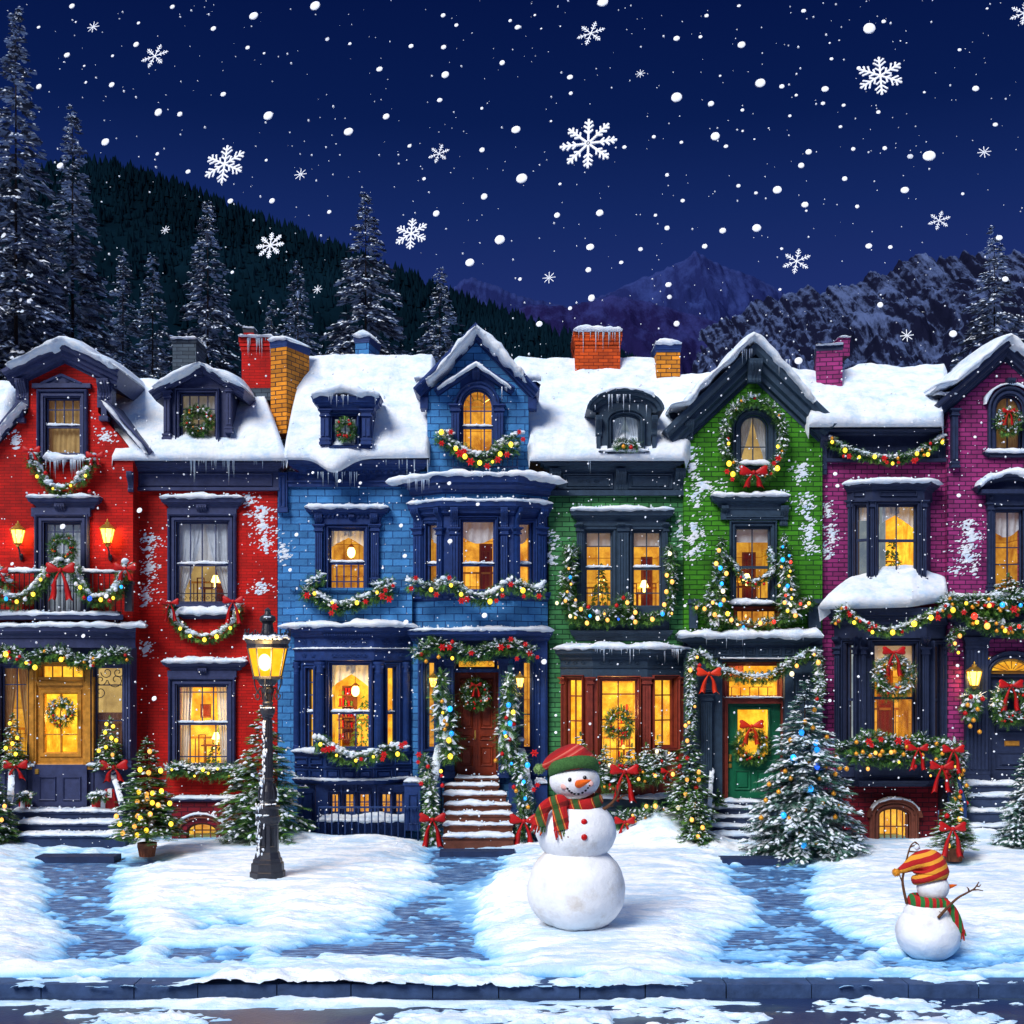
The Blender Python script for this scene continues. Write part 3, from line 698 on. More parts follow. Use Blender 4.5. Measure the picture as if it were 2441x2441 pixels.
# ------------------------------------------------------------------ houses
def cheeks(mb, d, T, x0, x1, y0, y1, back):
    a, b = W(T, x0, y1, d), W(T, x1, y0, d)
    mb.box((a.x, d + .25, a.z), (a.x + .12, d + back, b.z)); mb.box((b.x - .12, d + .25, a.z), (b.x, d + back, b.z))
def body(house, x0, x1, ztop, mat, d0=.3, back=8):
    mb = MB(); mb.box((x0, d0, -.2), (x0 + .1, back, ztop)); mb.box((x1 - .1, d0, -.2), (x1, back, ztop)); mb.box((x0, back, -.2), (x1, back + .15, ztop)); mb.build('side_wall', mat, house)
def roof(house, Ep, Rp, th=.24, drop=None, nu=70, nv=24, lip=.14, amp=.35):
    mb = MB(); n = 12; e, _ = resample(Ep, .5); r, _ = resample(Rp, .5); g = lambda L, u: L[int(u * (len(L) - 1) + .5)]
    vs = []
    for i in range(n + 1): a, b = g(e, i / n), g(r, i / n); vs += [a - ZZ * .10 + YY * .05, b - ZZ * .10, b + V((0, 4, -2.6))]
    mb.add(vs, [(3 * i + k, 3 * i + 3 + k, 3 * i + 4 + k, 3 * i + 1 + k) for i in range(n) for k in (0, 1)])
    ro = mb.build('roof', 'slate_roof', house)
    sb = MB(); sheet(sb, Ep, Rp, th, nu, nv, lip, drop, amp); sb.build('snow', 'snow', ro, True); return ro
def facets(plan): return [Pl(p, (V((q[0] - p[0], q[1] - p[1], 0))).cross(ZZ)) for p, q in zip(plan, plan[1:])]
def plan_of(T, *pts): return [(W(T, x, 0, d).x, d) for x, d in pts]
band = lambda h, o=.02: [(0, -.1), (0, o), (h, o), (h, -.1)]
def zof(T, y, d): return W(T, 0, y, d).z
# ============================================================ RED HOUSE
red = thing('town_house', 'red brick terraced house with a balcony and a golden lit glazed front door', 'house', (-9.2, 0, 0))
T = 'red_trim'; P = FP(-.5); P0 = FP(0)
w1, o1 = window(red, P, A, 300, 465, 530, 835, T, [(357, 466, 640), (415, 466, 640), (472, 466, 640)], [540], 652, cw=.18, lit='lit_dim', curt='f', cmat='curtain_tan')
mb = MB(); mb.pbox(P, A, 222, 376, 605, 404, -.01, .12); q = [P.at(A, x, y, 0) for x, y in ((285, 376), (540, 376), (412, 322))]
mb.add([p + P.N * o for o in (0, .08) for p in q], [(3, 4, 5), (0, 1, 4, 3), (1, 2, 5, 4), (2, 0, 3, 5)])
for (a, b) in (((280, 378), (412, 320)), ((412, 320), (545, 378))): mb.tube([P.at(A, *a, .1), P.at(A, *b, .1)], .035, 6)
relief(mb, P, A, 340, 345, 490, 375, .09, 2); mb.build('pediment', T, w1)
nb = MB(); ledge(nb, -.5, A, 285, 562, 865, .2, .2); icicles(nb, A, 290, 555, 872, -.72, 34, .42, rng()); nb.build('snow', 'snow', w1, True)
w2, o2 = window(red, P, A, 290, 1285, 535, 1878, T, [352, 412, 474], [1345, 1700], None, cw=.2, lit='lit_grey', curt='f')
hood(w2, -.5, A, 170, 1115, 655, 1190, 215, 600, 1248, T, .26, (375, 1165, 440, 1258))
mb = MB()
wall(mb, P, A, 185, 225, 645, 560, [o1], .3, [((A, 75, 392), (410, 228)), ((A, 410, 228), (750, 392))])
wall(mb, P, A, -45, 560, 875, 2105, [o1, o2], .3, [((A, -75, 850), (185, 560)), ((A, 645, 560), (905, 850))])
cheeks(mb, -.5, A, -45, 875, 850, 3411, .8); cheeks(mb, -.5, A, 190, 640, 390, 800, 3)
mb.build('wall', RW, red)
mb = MB(); rake(mb, -.5, A, [(75, 392), (410, 228), (750, 392)], .35, .40, 3.2)
for x0, x1, yb in ((108, 192, 632), (643, 738, 620)):
    mb.pbox(P, A, x0, 345, x1, 530, -.3, .05); corbel(mb, P, A, x0 + 10, 350, x1 - 10, 480, .22); mb.pbox(P, A, x0 + 30, 530, x1 - 30, yb, -.05, .09); mb.pbox(P, A, x0 + 18, yb - 30, x1 - 18, yb, -.05, .13)
rake(mb, -.5, A, [(-95, 850), (165, 530)], .22, .2, 2.4); rake(mb, -.5, A, [(668, 520), (965, 855)], .22, .2, 2.4)
mb.build('gable_trim', T, red)
nb = MB(); rake_snow(nb, -.5, A, [(62, 268), (410, 98), (762, 268)], .40, .4, .27, 3.0); rake_snow(nb, -.5, A, [(672, 490), (960, 835)], .2, .2, .14, 1.6); rake_snow(nb, -.5, A, [(-95, 800), (160, 500)], .2, .2, .14, 1.6); nb.build('snow', 'snow', red, True)
# right half of the red house
w3, o3 = window(red, P0, A, 1160, 1280, 1505, 1815, T, [1248, 1325, 1415], [], 1562, cw=.19, lit='lit_dim', style='dpt', curt='up', dep=1.2)
hood(w3, 0, A, 1048, 1118, 1602, 1195, 1106, 1560, 1245, T, .26, (1303, 1172, 1368, 1262)); sill(w3, 0, A, 1150, 1880, 1510, 1918, T, .2, .2)
mb = MB(); mb.sweep([P0.at(A, 1165, 1752, .02), P0.at(A, 1500, 1752, .02)], ZZ, [(-.012, -.012), (-.012, .012), (.012, .012), (.012, -.012)])
for k in range(9):
    c = P0.at(A, 1182 + 37 * k, 1786, .02); mb.tube([c + V((.05 * math.cos(t * .6) * (1 - t / 14), 0, .06 * math.sin(t * .6) * (1 - t / 16))) for t in range(12)], .007, 5)
mb.build('window_grille', 'iron', w3)
w4, o4 = window(red, P0, E, 1165, 645, 1500, 1170, T, [(1245, 646, 890), (1325, 646, 890), (1400, 646, 890), (1245, 905, 1170), (1415, 905, 1170)], [690, 1115], 898, cw=.19, lit='lit_yellow', style='ptx', curt='q', dep=1.3, glow=55)
hood(w4, 0, E, 1058, 490, 1622, 548, 1108, 1560, 592, T, .26, (1312, 530, 1370, 615))
w5, o5 = window(red, P0, E, 1225, 1550, 1430, 1690, 'stone_brown', [1275, 1325, 1380], [1600], ys=1608, cw=.16, lit='lit_yellow', dp=1.3)
nb = MB(); nb2 = [P0.at(E, 1327 + 165 * math.cos(a), 1600 - 112 * math.sin(a)) for a in [math.pi * (1 - k / 16) for k in range(2, 15)]]; snow_path(nb, nb2, .18, 0, .06, V((0, -1, 0)), .05); nb.build('snow', 'snow', w5, True)
mb = MB(); pth = [P0.at(E, 1327 + 160 * math.cos(a), 1608 - 108 * math.sin(a)) for a in [math.pi * (1 - k / 20) for k in range(0, 21)]]
mb.sweep(pth, V((0, -1, 0)), [(-.05, -.03), (.1, -.03), (.14, .0), (.16, .05), (-.05, .05)], flip=True); mb.build('arch_hood', 'stone_brown', w5)
mb = MB(); wall(mb, P0, A, 870, 1070, 1828, 3105, [o3, o4]); mb.build('wall', RW, red)
mb = MB(); wall(mb, FP(-.12), E, 1130, 1405, 1828, 1760, [o5]); mb.build('basement_wall', RB, red)
mb = MB(); cornice(mb, -.12, E, 1110, 1388, 1840, 1412, .12); mb.build('water_table', T, red)
nb = MB(); ledge(nb, -.12, E, 1130, 1690, 1390, .12, .09, .1); nb.build('snow', 'snow', red, True)
mb = MB(); cornice(mb, 0, A, 752, 862, 1890, 942, .42); mb.pbox(P0, A, 878, 938, 1842, 1078, -.1, .09); mb.panel(P0, A, 930, 965, 1800, 1050, .09); mb.pbox(P0, A, 878, 1058, 1842, 1078, -.1, .14)
corbel(mb, FP(-.5), A, 846, 955, 880, 1085, .2); mb.build('cornice', T, red)
ib = MB(); icicles(ib, A, 1240, 1545, 868, -.43, 34, .62, rng()); icicles(ib, A, 1600, 1880, 868, -.43, 8, .2, rng()); ib.build('icicles', 'ice', red, True)
# dormer
dm = MB(); PD = FP(-.2); wd, od = window(red, PD, A, 1185, 435, 1420, 762, T, [1243, 1302, 1362], [535, 640], cw=.1, lit='lit_dim', curt='u')
wall(dm, PD, A, 1105, 300, 1512, 800, [od], .2, [((A, 1020, 455), (1318, 290)), ((A, 1318, 290), (1588, 440))]); cheeks(dm, -.2, A, 1105, 1512, 420, 800, 2.6)
rake(dm, -.2, A, [(1015, 478), (1318, 302), (1590, 462)], .3, .2, 2.6); pilaster(dm, PD, A, 1078, 425, 1132, 745, .1, 2); pilaster(dm, PD, A, 1487, 385, 1533, 700, .1, 2); corbel(dm, PD, A, 1300, 290, 1336, 330, .2)
dm.build('dormer', T, red)
nb = MB(); rake_snow(nb, -.2, A, [(1012, 405), (1318, 243), (1592, 392)], .32, .2, .2, 1.6); nb.build('snow', 'snow', red, True)
roof(red, [W(A, 740, 858, -.45), W(A, 1888, 858, -.45)], [W(A, 700, 385, 1.8), W(A, 1540, 385, 1.8), W(A, 1765, 500, 1.1)], .22)
roof(red, [W(A, -500, 850, -.3), W(A, 20, 850, -.1)], [W(A, -500, 380, 1.8), W(A, 140, 390, 1.8)], .22, nu=30)
chimney(red, A, 1135, 78, 1290, 330, 2.4, SL, SL, (20, 30), 1.0, .14)
chimney(red, A, 1590, 68, 1785, 480, .9, RW, RW, (40, 85), 1.3, .16, base=402, ici=True)
chimney(red, A, 1603, 5, 1668, 90, 1.3, RW, 'iron', (14, 30), .4, .1)
chimney(red, B, 168, 82, 292, 700, .6, YB, 'blue_trim', (14, 48), 1.0, .14, turn=-.42)
# storefront entry
P = FP(-.5)
wl, ol = window(red, P, E, 10, 520, 185, 1130, T, [105], [640], None, cw=.06, lit='lit_room', style='p', curt='p', cmat='curtain_tan')
wr, orr = window(red, P, E, 622, 520, 810, 1130, T, [], [643, 878], None, cw=.06, lit='lit_dim', curt='b', cmat='curtain_brown')
mb = MB()
for cx, cy_, s, r0 in ((660, 610, 1, 40), (760, 610, -1, 55), (700, 560, -1, 40), (655, 690, -1, 45), (775, 560, 1, 36)):
    mb.tube([P.at(E, cx + s * r0 * math.cos(t * .5) * (1 - t / 18), cy_ + r0 * math.sin(t * .5) * (1 - t / 18), -.03) for t in range(16)], .011, 5)
mb.build('window_grille', 'iron', wr)
wt, ot = window(red, P, E, 270, 508, 550, 603, 'bronze', [338, 402, 474], [], None, cw=.06, lit='lit_yellow')
mb = MB(); wall(mb, P, E, -45, 385, 875, 1720, [ol, orr, (E, 245, 500, 575, 1160, None)], .3)
pilaster(mb, P, E, 815, 400, 878, 1180, .16, 3); pilaster(mb, P, E, -48, 400, 8, 1180, .16, 3)
mb.pbox(P, E, 225, 1165, 582, 1460, -.02, .12)
for x0, x1 in ((268, 382), (424, 546)): mb.panel(P, E, x0, 1242, x1, 1400, .12)
for x0, x1 in ((30, 180), (610, 800)): mb.panel(P, E, x0, 1200, x1, 1420, .0)
mb.build('entry_wall', T, red)
nb = MB(); ledge(nb, -.5, E, 570, 660, 1172, .12, .1); ledge(nb, -.5, E, 800, 850, 1172, .12, .1); ledge(nb, -.5, E, 165, 228, 1172, .12, .1); nb.build('snow', 'snow', red, True)
mb = MB(); mb.sweep(gpath(P, E, 297, 702, 510, 1085), P.N, [(-.1, .0), (.02, 0), (.05, .03), (.05, .10), (.02, .12), (.02, .24), (.07, .27), (.09, .33), (.09, .4), (-.1, .4)], True)
mb.pbox(P, E, 250, 612, 552, 645, -.08, .08)
for c in (402,): mb.pbox(P, E, c - 4, 702, c + 4, 1085, -.07, .02)
mb.pbox(P, E, 298, 964, 509, 972, -.07, .02)
for x0, x1 in ((188, 246), (556, 618)): mb.pbox(P, E, x0, 540, x1, 1165, -.01, .08); mb.pbox(P, E, x0 + 14, 550, x1 - 14, 1150, .05, .11)
dr = mb.build('door', 'bronze', red); room(dr, P, E, 297, 702, 510, 1085, 'lit_yellow', ''); room_lamp(dr, P.at(E, 400, 850, -.5), 55)
mb = MB(); mb.bevbox(P, E, 240, 1190, 272, 1230, .1, .15, .02); mb.build('letter_box', 'brass', red)
a = W(E, -60, 0, -.5).x; b = W(E, 890, 0, -.5).x
plan = [(a + (b - a) * k / 14, -.5 - .32 * (1 - (2 * k / 14 - 1) ** 2)) for k in range(15)]
mb = MB(); zt = zof(E, 258, -.7); zb = zof(E, 398, -.7); plansweep(mb, plan, zb, band(.2, .06)); plansweep(mb, plan, zb + .20, pcorn(zt - zb - .2, .30)); mb.build('entry_cornice', T, red)
nb = MB(); snow_path(nb, [V((p[0] + (.28 if k == 14 else 0), p[1] - .02, zt)) for k, p in enumerate(plan)], .32, .25, .13); nb.build('snow', 'snow', red, True)
# balcony
mb = MB(); z0, z1 = zof(E, 212, -1), zof(E, 178, -1); plan2 = [(p[0], p[1] - .05) for p in plan]; mb.sweep([V((p[0], p[1], z0)) for p in plan2[:14]], ZZ, [(0, -.5), (0, .2), (.05, .25), (z1 - z0, .28), (z1 - z0, -.5)]); mb.build('balcony_floor', T, red)
zr = zof(A, 1612, -1.0); pts = [V((p[0], p[1] - .16, 0)) for p in plan2[:14]]
mb = MB(); railing(mb, pts, z1, zr, .12, .012, .03); mb.pbox(FP(-.95), A, 822, 1680, 872, 1870, -.1, .05); mb.pbox(FP(-.95), A, 815, 1670, 879, 1695, -.12, .08); mb.build('balcony_railing', 'iron', red)
nb = MB(); snow_path(nb, [p + ZZ * (zr + .02) for p in pts], .06, .06, .10, None, .06); snow_path(nb, [V((p[0], p[1] - .25, z1)) for p in plan2[:14]], .08, .1, .10); nb.build('snow', 'snow', red, True)
st, dd = stairs(red, E, [(1462, 78, 765), (1540, 112, 800), (1620, 118, 822)], -.5, .42, 'step_navy', zbot=0)
for x0, xa, xb, x1 in ((740, 1250, 800, 1445), (78, 1180, 66, 1450)):
    mb = MB(); p, q = W(E, x0, xa, -.75), W(E, xb, x1, -1.5); mb.tube([p, q], .05, 6); mb.tube([V((q.x, q.y, q.z + .1)), V((q.x, q.y, 0))], .045, 6); mb.tube([p, V((p.x, p.y, .5))], .045, 6); mb.build('handrail', T, red)
    nb = MB(); snow_path(nb, [p + ZZ * .05, q + ZZ * .05], .07, .07, .1, V((1, 0, 0)), .05); nb.build('snow', 'snow', red, True)
body(red, W(A, -45, 0).x, W(A, 1828, 0).x, 8.2, RW)
# ============================================================ BLUE HOUSE
blue = thing('town_house', 'blue stone terraced house with a brown panelled double door up brown steps', 'house', (-1.9, 0, 0))
T = 'blue_trim'
w, o5b = window(blue, P0, B, 510, 1325, 746, 1738, T, [(557, 1552, 1738), (604, 1552, 1738), (651, 1552, 1738), (698, 1552, 1738)], [1672], 1552, cw=.11, lit='lit_orange', style='l', curt='s', dep=1.1, glow=30)
hood(w, 0, B, 345, 1185, 905, 1252, 418, 850, 1300, T, .3, None, [(420, 1228, 470, 1362), (782, 1228, 832, 1362), (645, 1240, 680, 1300)], .13, .1)
mb = MB(); pilaster(mb, P0, B, 415, 1300, 474, 1690, .1, 4); pilaster(mb, P0, B, 782, 1300, 845, 1690, .1, 4); mb.build('pilasters', T, w)
mb = MB(); wall(mb, P0, B, 168, 1040, 1165, 3411, [o5b, (F, 340, 490, 1000, 1070, None), (F, 430, 1300, 1010, 1520, None)]); mb.build('wall', BW, blue)
mb = MB(); cornice(mb, 0, B, 225, 872, 1170, 962, .42, .14); mb.pbox(P0, B, 240, 955, 1160, 1052, -.1, .08); mb.pbox(P0, B, 240, 1012, 1160, 1024, 0, .12); relief(mb, P0, B, 260, 962, 860, 1010, .08, 9); mb.pbox(P0, B, 182, 960, 238, 1218, -.05, .12); mb.panel(P0, B, 192, 980, 228, 1190, .12); mb.pbox(P0, B, 176, 1190, 244, 1222, -.05, .16); mb.build('cornice', T, blue)
ib = MB(); icicles(ib, B, 420, 700, 960, -.5, 16, .4, rng()); icicles(ib, B, 750, 1160, 880, -.46, 7, .5, rng()); ib.build('icicles', 'ice', blue, True)
roof(blue, [W(B, 212, 850, -.45), W(B, 1170, 838, -.45)], [W(B, 330, 240, 2.1), W(B, 1210, 240, 2.1)], .26, (lambda u: .50 * math.exp(-((u - .36) / .12) ** 2)), 90)
# small pedimented dormer
PD = FP(-.62); dm = MB(); wd, od = window(blue, PD, B, 532, 588, 692, 775, T, [572, 612, 652], [], cw=.07, lit='lit_grey')
wall(dm, PD, B, 452, 520, 790, 800, [od], .2); cheeks(dm, -.62, B, 452, 790, 520, 800, 2.6); cornice(dm, -.62, B, 388, 452, 850, 545, .26)
dm.pbox(PD, B, 448, 500, 794, 560, -2.0, .02); pilaster(dm, PD, B, 452, 545, 520, 775, .08, 2); pilaster(dm, PD, B, 722, 545, 790, 775, .08, 2)
rake(dm, -.62, B, [(470, 490), (590, 425), (705, 480)], .27, .07, 1.4); relief(dm, FP(-.82), B, 550, 460, 680, 520, .0, 2); dm.build('dormer', T, blue)
nb = MB(); snow_path(nb, [W(B, 400, 455, -.88), W(B, 480, 440, -.88), W(B, 590, 412, -.88), W(B, 720, 440, -.88), W(B, 840, 450, -.88)], .1, 1.2, .26, V((0, -1, 0))); icicles(nb, B, 500, 830, 452, -.94, 12, .22, rng()); nb.build('snow', 'snow', blue, True)
chimney(blue, B, 702, 62, 795, 290, 2.0, BW, T, (22, 40), .9, .2, turn=-.2)
# gabled tower
d = -.25; P = FP(d)
w6, o6 = window(blue, P, B, 1380, 408, 1590, 822, T, [1440, 1530], [548], 657, ys=528, cw=.17, lit='lit_orange', style='', dep=1)
mb = MB(); c = P.at(B, 1485, 520, -.085)
for k in range(1, 6): mb.tube([c + V((math.cos(math.pi * k / 6) * .16, 0, math.sin(math.pi * k / 6) * .16)), c + V((math.cos(math.pi * k / 6) * .38, 0, math.sin(math.pi * k / 6) * .42))], .011, 5)
mb.tube([c + V((math.cos(math.pi * k / 10) * .17, 0, math.sin(math.pi * k / 10) * .17)) for k in range(11)], .011, 5); mb.tube([P.at(B, 1380, 520, -.08), P.at(B, 1590, 520, -.08)], .011, 5); mb.build('fanlight', 'brass', w6)
mb = MB(); pilaster(mb, P, B, 1308, 515, 1374, 835, .14, 3); pilaster(mb, P, B, 1598, 515, 1662, 835, .14, 3); rake(mb, d, B, [(1222, 448), (1475, 285), (1706, 440)], .34, .17, .3)
q = [P.at(B, x, y) for x, y in ((1300, 520), (1670, 520), (1670, 410), (1475, 285), (1300, 400))]
rg = gpath(P, B, 1372, 400, 1598, 820, 528)[2:]
for k in range(16):
    for o_ in (.06,):
        p1, p2 = rg[k] + P.N * o_, rg[k + 1] + P.N * o_; f = lambda p: V((p.x, p.y, max(p.z, W(B, 0, 0, d).z - 0 - (285 + abs((p.x - P.at(B, 1475, 0).x) * 100 / KT * .99) * .655) * KT / 100 * .99)))
        mb.add([p1, p2, f(p2), f(p1)], [(0, 1, 2, 3)])
corbel(mb, P, B, 1452, 285, 1500, 385, .3); relief(mb, P, B, 1305, 440, 1370, 510, .07, 1); relief(mb, P, B, 1605, 440, 1665, 510, .07, 1); mb.build('window_surround', T, w6)
nb = MB(); rake_snow(nb, d, B, [(1222, 408), (1475, 247), (1704, 400)], .36, .2, .11, .1); icicles(nb, B, 1640, 1700, 400, d - .34, 3, .5, rng()); nb.build('snow', 'snow', w6, True)
mb = MB(); wall(mb, P, B, 1155, 85, 1822, 960, [o6], .3, [((B, 1130, 450), (1475, 85)), ((B, 1475, 85), (1830, 450))]); cheeks(mb, d, B, 1155, 1822, 450, 960, 3); mb.build('wall', BW, blue)
mb = MB(); rake(mb, d, B, [(1118, 462), (1475, 88), (1842, 470)], .4, .26, 3.4); cornice(mb, d, B, 1072, 338, 1200, 470, .3); cornice(mb, d, B, 1790, 338, 1905, 470, .3)
for x0, x1 in ((1110, 1160), (1818, 1875)): mb.pbox(P, B, x0, 465, x1, 540, -.3, .1)
mb.build('gable_trim', T, blue)
nb = MB(); rake_snow(nb, d, B, [(1150, 360), (1210, 325), (1478, 20), (1780, 325)], .44, .26, .28, 2.8); ledge(nb, d, B, 1070, 1195, 340, .3, .16, .3); ledge(nb, d, B, 1780, 1905, 335, .3, .18, .3); nb.build('snow', 'snow', blue, True)
# second floor bay of the blue house
plan = plan_of(B, (1062, -.1), (1268, -.62), (1722, -.62), (1945, -.1)); FC = facets(plan)
ba = MB()
ops = [[], [], []]; bays = []
for k, (x0, x1, y0, y1, cu) in enumerate(((1148, 1222, 1290, 1700, 'v'), (1378, 1600, 1268, 1735, 'v'), (1757, 1850, 1285, 1710, 'v'))):
    w_, o_ = window(blue, FC[k], B, x0, y0, x1, y1, T, [], [], 1562, cw=.08, dp=.5 if k != 1 else 1, lit='lit_orange', style='d' if k == 1 else '', curt=cu, dep=.9 if k == 1 else .3); ops[k].append(o_)
for k, (x0, x1) in enumerate(((1062, 1268), (1268, 1722), (1722, 1945))): wall(ba, FC[k], B, x0, 1200, x1, 1790, ops[k], .2)
z = zof(B, 1232, -.62); plansweep(ba, plan, z, pcorn(zof(B, 1150, -.62) - z, .24)); z = zof(B, 1800, -.62); plansweep(ba, plan, z, pcorn(.22, .16))
for k, x0, x1 in ((0, 1072, 1135), (0, 1226, 1268), (1, 1302, 1364), (1, 1632, 1690), (2, 1725, 1757), (2, 1868, 1925)):
    pilaster(ba, FC[k], B, x0, 1320, x1, 1790, .08, 3); corbel(ba, FC[k], B, x0 + 6, 1190, x1 - 6, 1330, .22)
by = ba.build('bay_window', T, blue)
mb = MB(); z = zof(B, 1150, -.62); plansweep(mb, plan, z, band(zof(B, 1085, -.62) - z)); z0 = zof(F, 275, -.62); plansweep(mb, plan, z0, band(zof(F, 75, -.62) - z0)); mb.build('bay_wall', BW, by)
mb = MB(); z = zof(B, 1098, -.62); plansweep(mb, plan, z, pcorn(zof(B, 990, -.62) - z, .42)); z = zof(F, 352, -.62); plansweep(mb, plan, z, pcorn(zof(F, 282, -.62) - z, .26)); mb.build('bay_cornice', T, by)
nb = MB(); pl3 = lambda z: [V((*p, z)) for p in plan]
e = pl3(zof(B, 990, -.62)); e[0] += V((-.42, .0, -.1)); e[-1] += V((.25, .0, -.1)); snow_path(nb, e, .44, .45, .2); snow_path(nb, pl3(zof(B, 1150, -.62)), .26, 0, .1); snow_path(nb, pl3(zof(F, 282, -.62)), .28, 0, .11); icicles(nb, B, 1020, 1260, 1010, -1.0, 10, .35, rng()); nb.build('snow', 'snow', by, True)
# blue entry
d = -.1; P = FP(d)
w_l, ol = window(blue, P, F, 1142, 485, 1210, 1062, T, [], [836], None, cw=.05, lit='lit_orange')
w_r, orr = window(blue, P, F, 1780, 485, 1842, 1062, T, [], [836], None, cw=.05, lit='lit_orange')
mb = MB(); wall(mb, P, B, 1062, 950, 1945, 3411, [(F, 1330, 465, 1630, 1250, None), ol, orr, (B, 1140, 1280, 1860, 1735, None)], .3); mb.build('wall', BW, blue)
mb = MB()
for x0, x1 in ((1095, 1140), (1212, 1262), (1728, 1778), (1845, 1880), (1882, 1945)): mb.pbox(P, F, x0, 350, x1, 1235, -.01, .09); mb.panel(P, F, x0 + 9, 500, x1 - 9, 1180, .09, .02)
pilaster(mb, P, F, 1264, 470, 1338, 1250, .13, 3); pilaster(mb, P, F, 1618, 470, 1690, 1250, .13, 3)
mb.pbox(P, F, 1095, 345, 1945, 470, -.01, .12); mb.pbox(P, F, 1330, 535, 1630, 560, -.2, .06)
for x0, x1 in ((1140, 1262), (1728, 1880)): mb.pbox(P, F, x0, 1065, x1, 1260, -.01, .05); mb.panel(P, F, x0 + 12, 1090, x1 - 12, 1230, .05)
mb.build('entry_surround', T, blue)
wt, _ = window(blue, FP(.05), F, 1350, 473, 1608, 535, T, [], [], None, cw=.04, lit='lit_yellow')
mb = MB()
for k in range(4): c = FP(.0).at(F, 1385 + 62 * k, 505, .0); mb.tube([c + V((.09 * math.cos(t * .6) * (1 - t / 14), 0, .07 * math.sin(t * .6) * (1 - t / 14))) for t in range(12)], .007, 5)
mb.build('fanlight', 'brass', wt)
PDr = FP(.12); mb = MB(); mb.pbox(PDr, F, 1335, 555, 1625, 1248, -.08, 0)
for x0, x1 in ((1352, 1476), (1484, 1608)):
    mb.pbox(PDr, F, x0, 566, x1, 1235, -.02, .045)
    for y0, y1 in ((600, 930), (972, 1005), (1045, 1175)): mb.panel(PDr, F, x0 + 20, y0, x1 - 20, y1, .045, .035); mb.bevbox(PDr, F, x0 + 32, y0 + 16, x1 - 32, y1 - 16 if y1 - y0 > 50 else y1 - 6, .04, .062, .02)
mb.pbox(PDr, F, 1474, 566, 1486, 1235, .0, .07)
dr = mb.build('door', 'door_wood', blue); mb = MB(); mb.ball(PDr.at(F, 1470, 990, .1), .03); mb.pbox(PDr, F, 1466, 940, 1475, 1000, .05, .08); mb.build('door_handle', 'brass', dr)
st, dd = stairs(blue, F, [(1240, 1342, 1618), (1290, 1268, 1622), (1350, 1262, 1672), (1418, 1272, 1702), (1480, 1268, 1712), (1550, 1262, 1715), (1628, 1262, 1722)], .0, .26, 'step_brown', zbot=0)
for x0, y0, x1, y1 in ((1238, 1055, 1178, 1372), (1768, 1075, 1828, 1372)):
    mb = MB(); p, q = W(F, x0, y0, -.3), W(F, x1, y1, -1.35); mb.tube([p, q], .06, 8); mb.tube([V((q.x, q.y, q.z + .05)), V((q.x, q.y, 0))], .06, 8); mb.tube([p + ZZ * .15, V((p.x, p.y, .6))], .06, 8); mb.ball(p + ZZ * .2, .09)
    for k in range(1, 7): m_ = p.lerp(q, k / 7); mb.tube([m_, V((m_.x, m_.y, .1))], .015, 6)
    mb.build('handrail', T, blue); nb = MB(); snow_path(nb, [p + ZZ * .04, q + ZZ * .04], .09, .09, .14, V((1, 0, 0)), .05); nb.ball(p + ZZ * .26, .1, .1, .07, 2, .2); nb.build('snow', 'snow', blue, True)
mb = MB(); mb.mark(); PB = FP(-1.1); mb.pbox(PB, F, 1005, 1300, 1110, 1600, -.9, 0); mb.panel(PB, F, 1030, 1360, 1090, 1560, .0); mb.pbox(PB, F, 995, 1285, 1118, 1302, -.92, .03)
mb.mark(); mb.pbox(PB, F, 1690, 1300, 1760, 1690, -.9, 0); mb.mark(); mb.pbox(PB, F, 1860, 1300, 1945, 1700, -.9, 0); mb.build('stair_pier', T, blue)
nb = MB(); ledge(nb, -.55, F, 1000, 1116, 1280, .55, .13); ledge(nb, -.55, F, 1862, 1945, 1290, .55, .13); nb.build('snow', 'snow', blue, True)
# ground floor bay of the blue house
plan = plan_of(F, (286, 0), (482, -.52), (802, -.52), (1052, 0)); FC = facets(plan); ba = MB(); ops = [[], [], []]
for k, (x0, x1, y0, y1, co, ro, ra, cu, sty) in enumerate(((357, 408, 530, 1058, [], [625, 708, 945], 826, None, ''), (514, 778, 500, 1060, [(572, 835, 1060), (682, 835, 1060)], [], 826, 's', 'dslx'), (892, 950, 520, 1055, [], [], 826, 'f', ''))):
    w_, o_ = window(blue, FC[k], F, x0, y0, x1, y1, T, co, ro, ra, cw=.08, dp=.5 if k != 1 else 1, glow=80 if k == 1 else 0, lit='lit_yellow', style=sty, curt=None if k == 2 else cu, dep=1.4 if k == 1 else .3); ops[k].append(o_)
for k, (x0, x1) in enumerate(((286, 482), (482, 802), (802, 1052))):
    wall(ba, FC[k], F, x0, 480, x1, 1100, ops[k], .2)
    relief(ba, FC[k], F, x0 + 30, 335, x1 - 30, 395, .05, 4 if k == 1 else 2); relief(ba, FC[k], F, x0 + 40, 425, x1 - 40, 475, .05, 5 if k == 1 else 2)
    n = 3 if k == 1 else 2
    for i in range(n):
        u0, u1 = x0 + (x1 - x0) * (i + .08) / n, x0 + (x1 - x0) * (i + .92) / n
        ba.panel(FC[k], F, u0, 1120, u1, 1165, .04, .025); ba.panel(FC[k], F, u0, 1200, u1, 1255, .04, .025); ba.bevbox(FC[k], F, u0 + 12, 1208, u1 - 12, 1248, .03, .055, .02)
Zf = lambda y: zof(F, y, -.52)
plansweep(ba, plan, Zf(408), band(Zf(325) - Zf(408), .03)); plansweep(ba, plan, Zf(484), band(Zf(420) - Zf(484), .03)); plansweep(ba, plan, Zf(422), pcorn(Zf(404) - Zf(422), .09)); plansweep(ba, plan, Zf(490), pcorn(Zf(478) - Zf(490), .07))
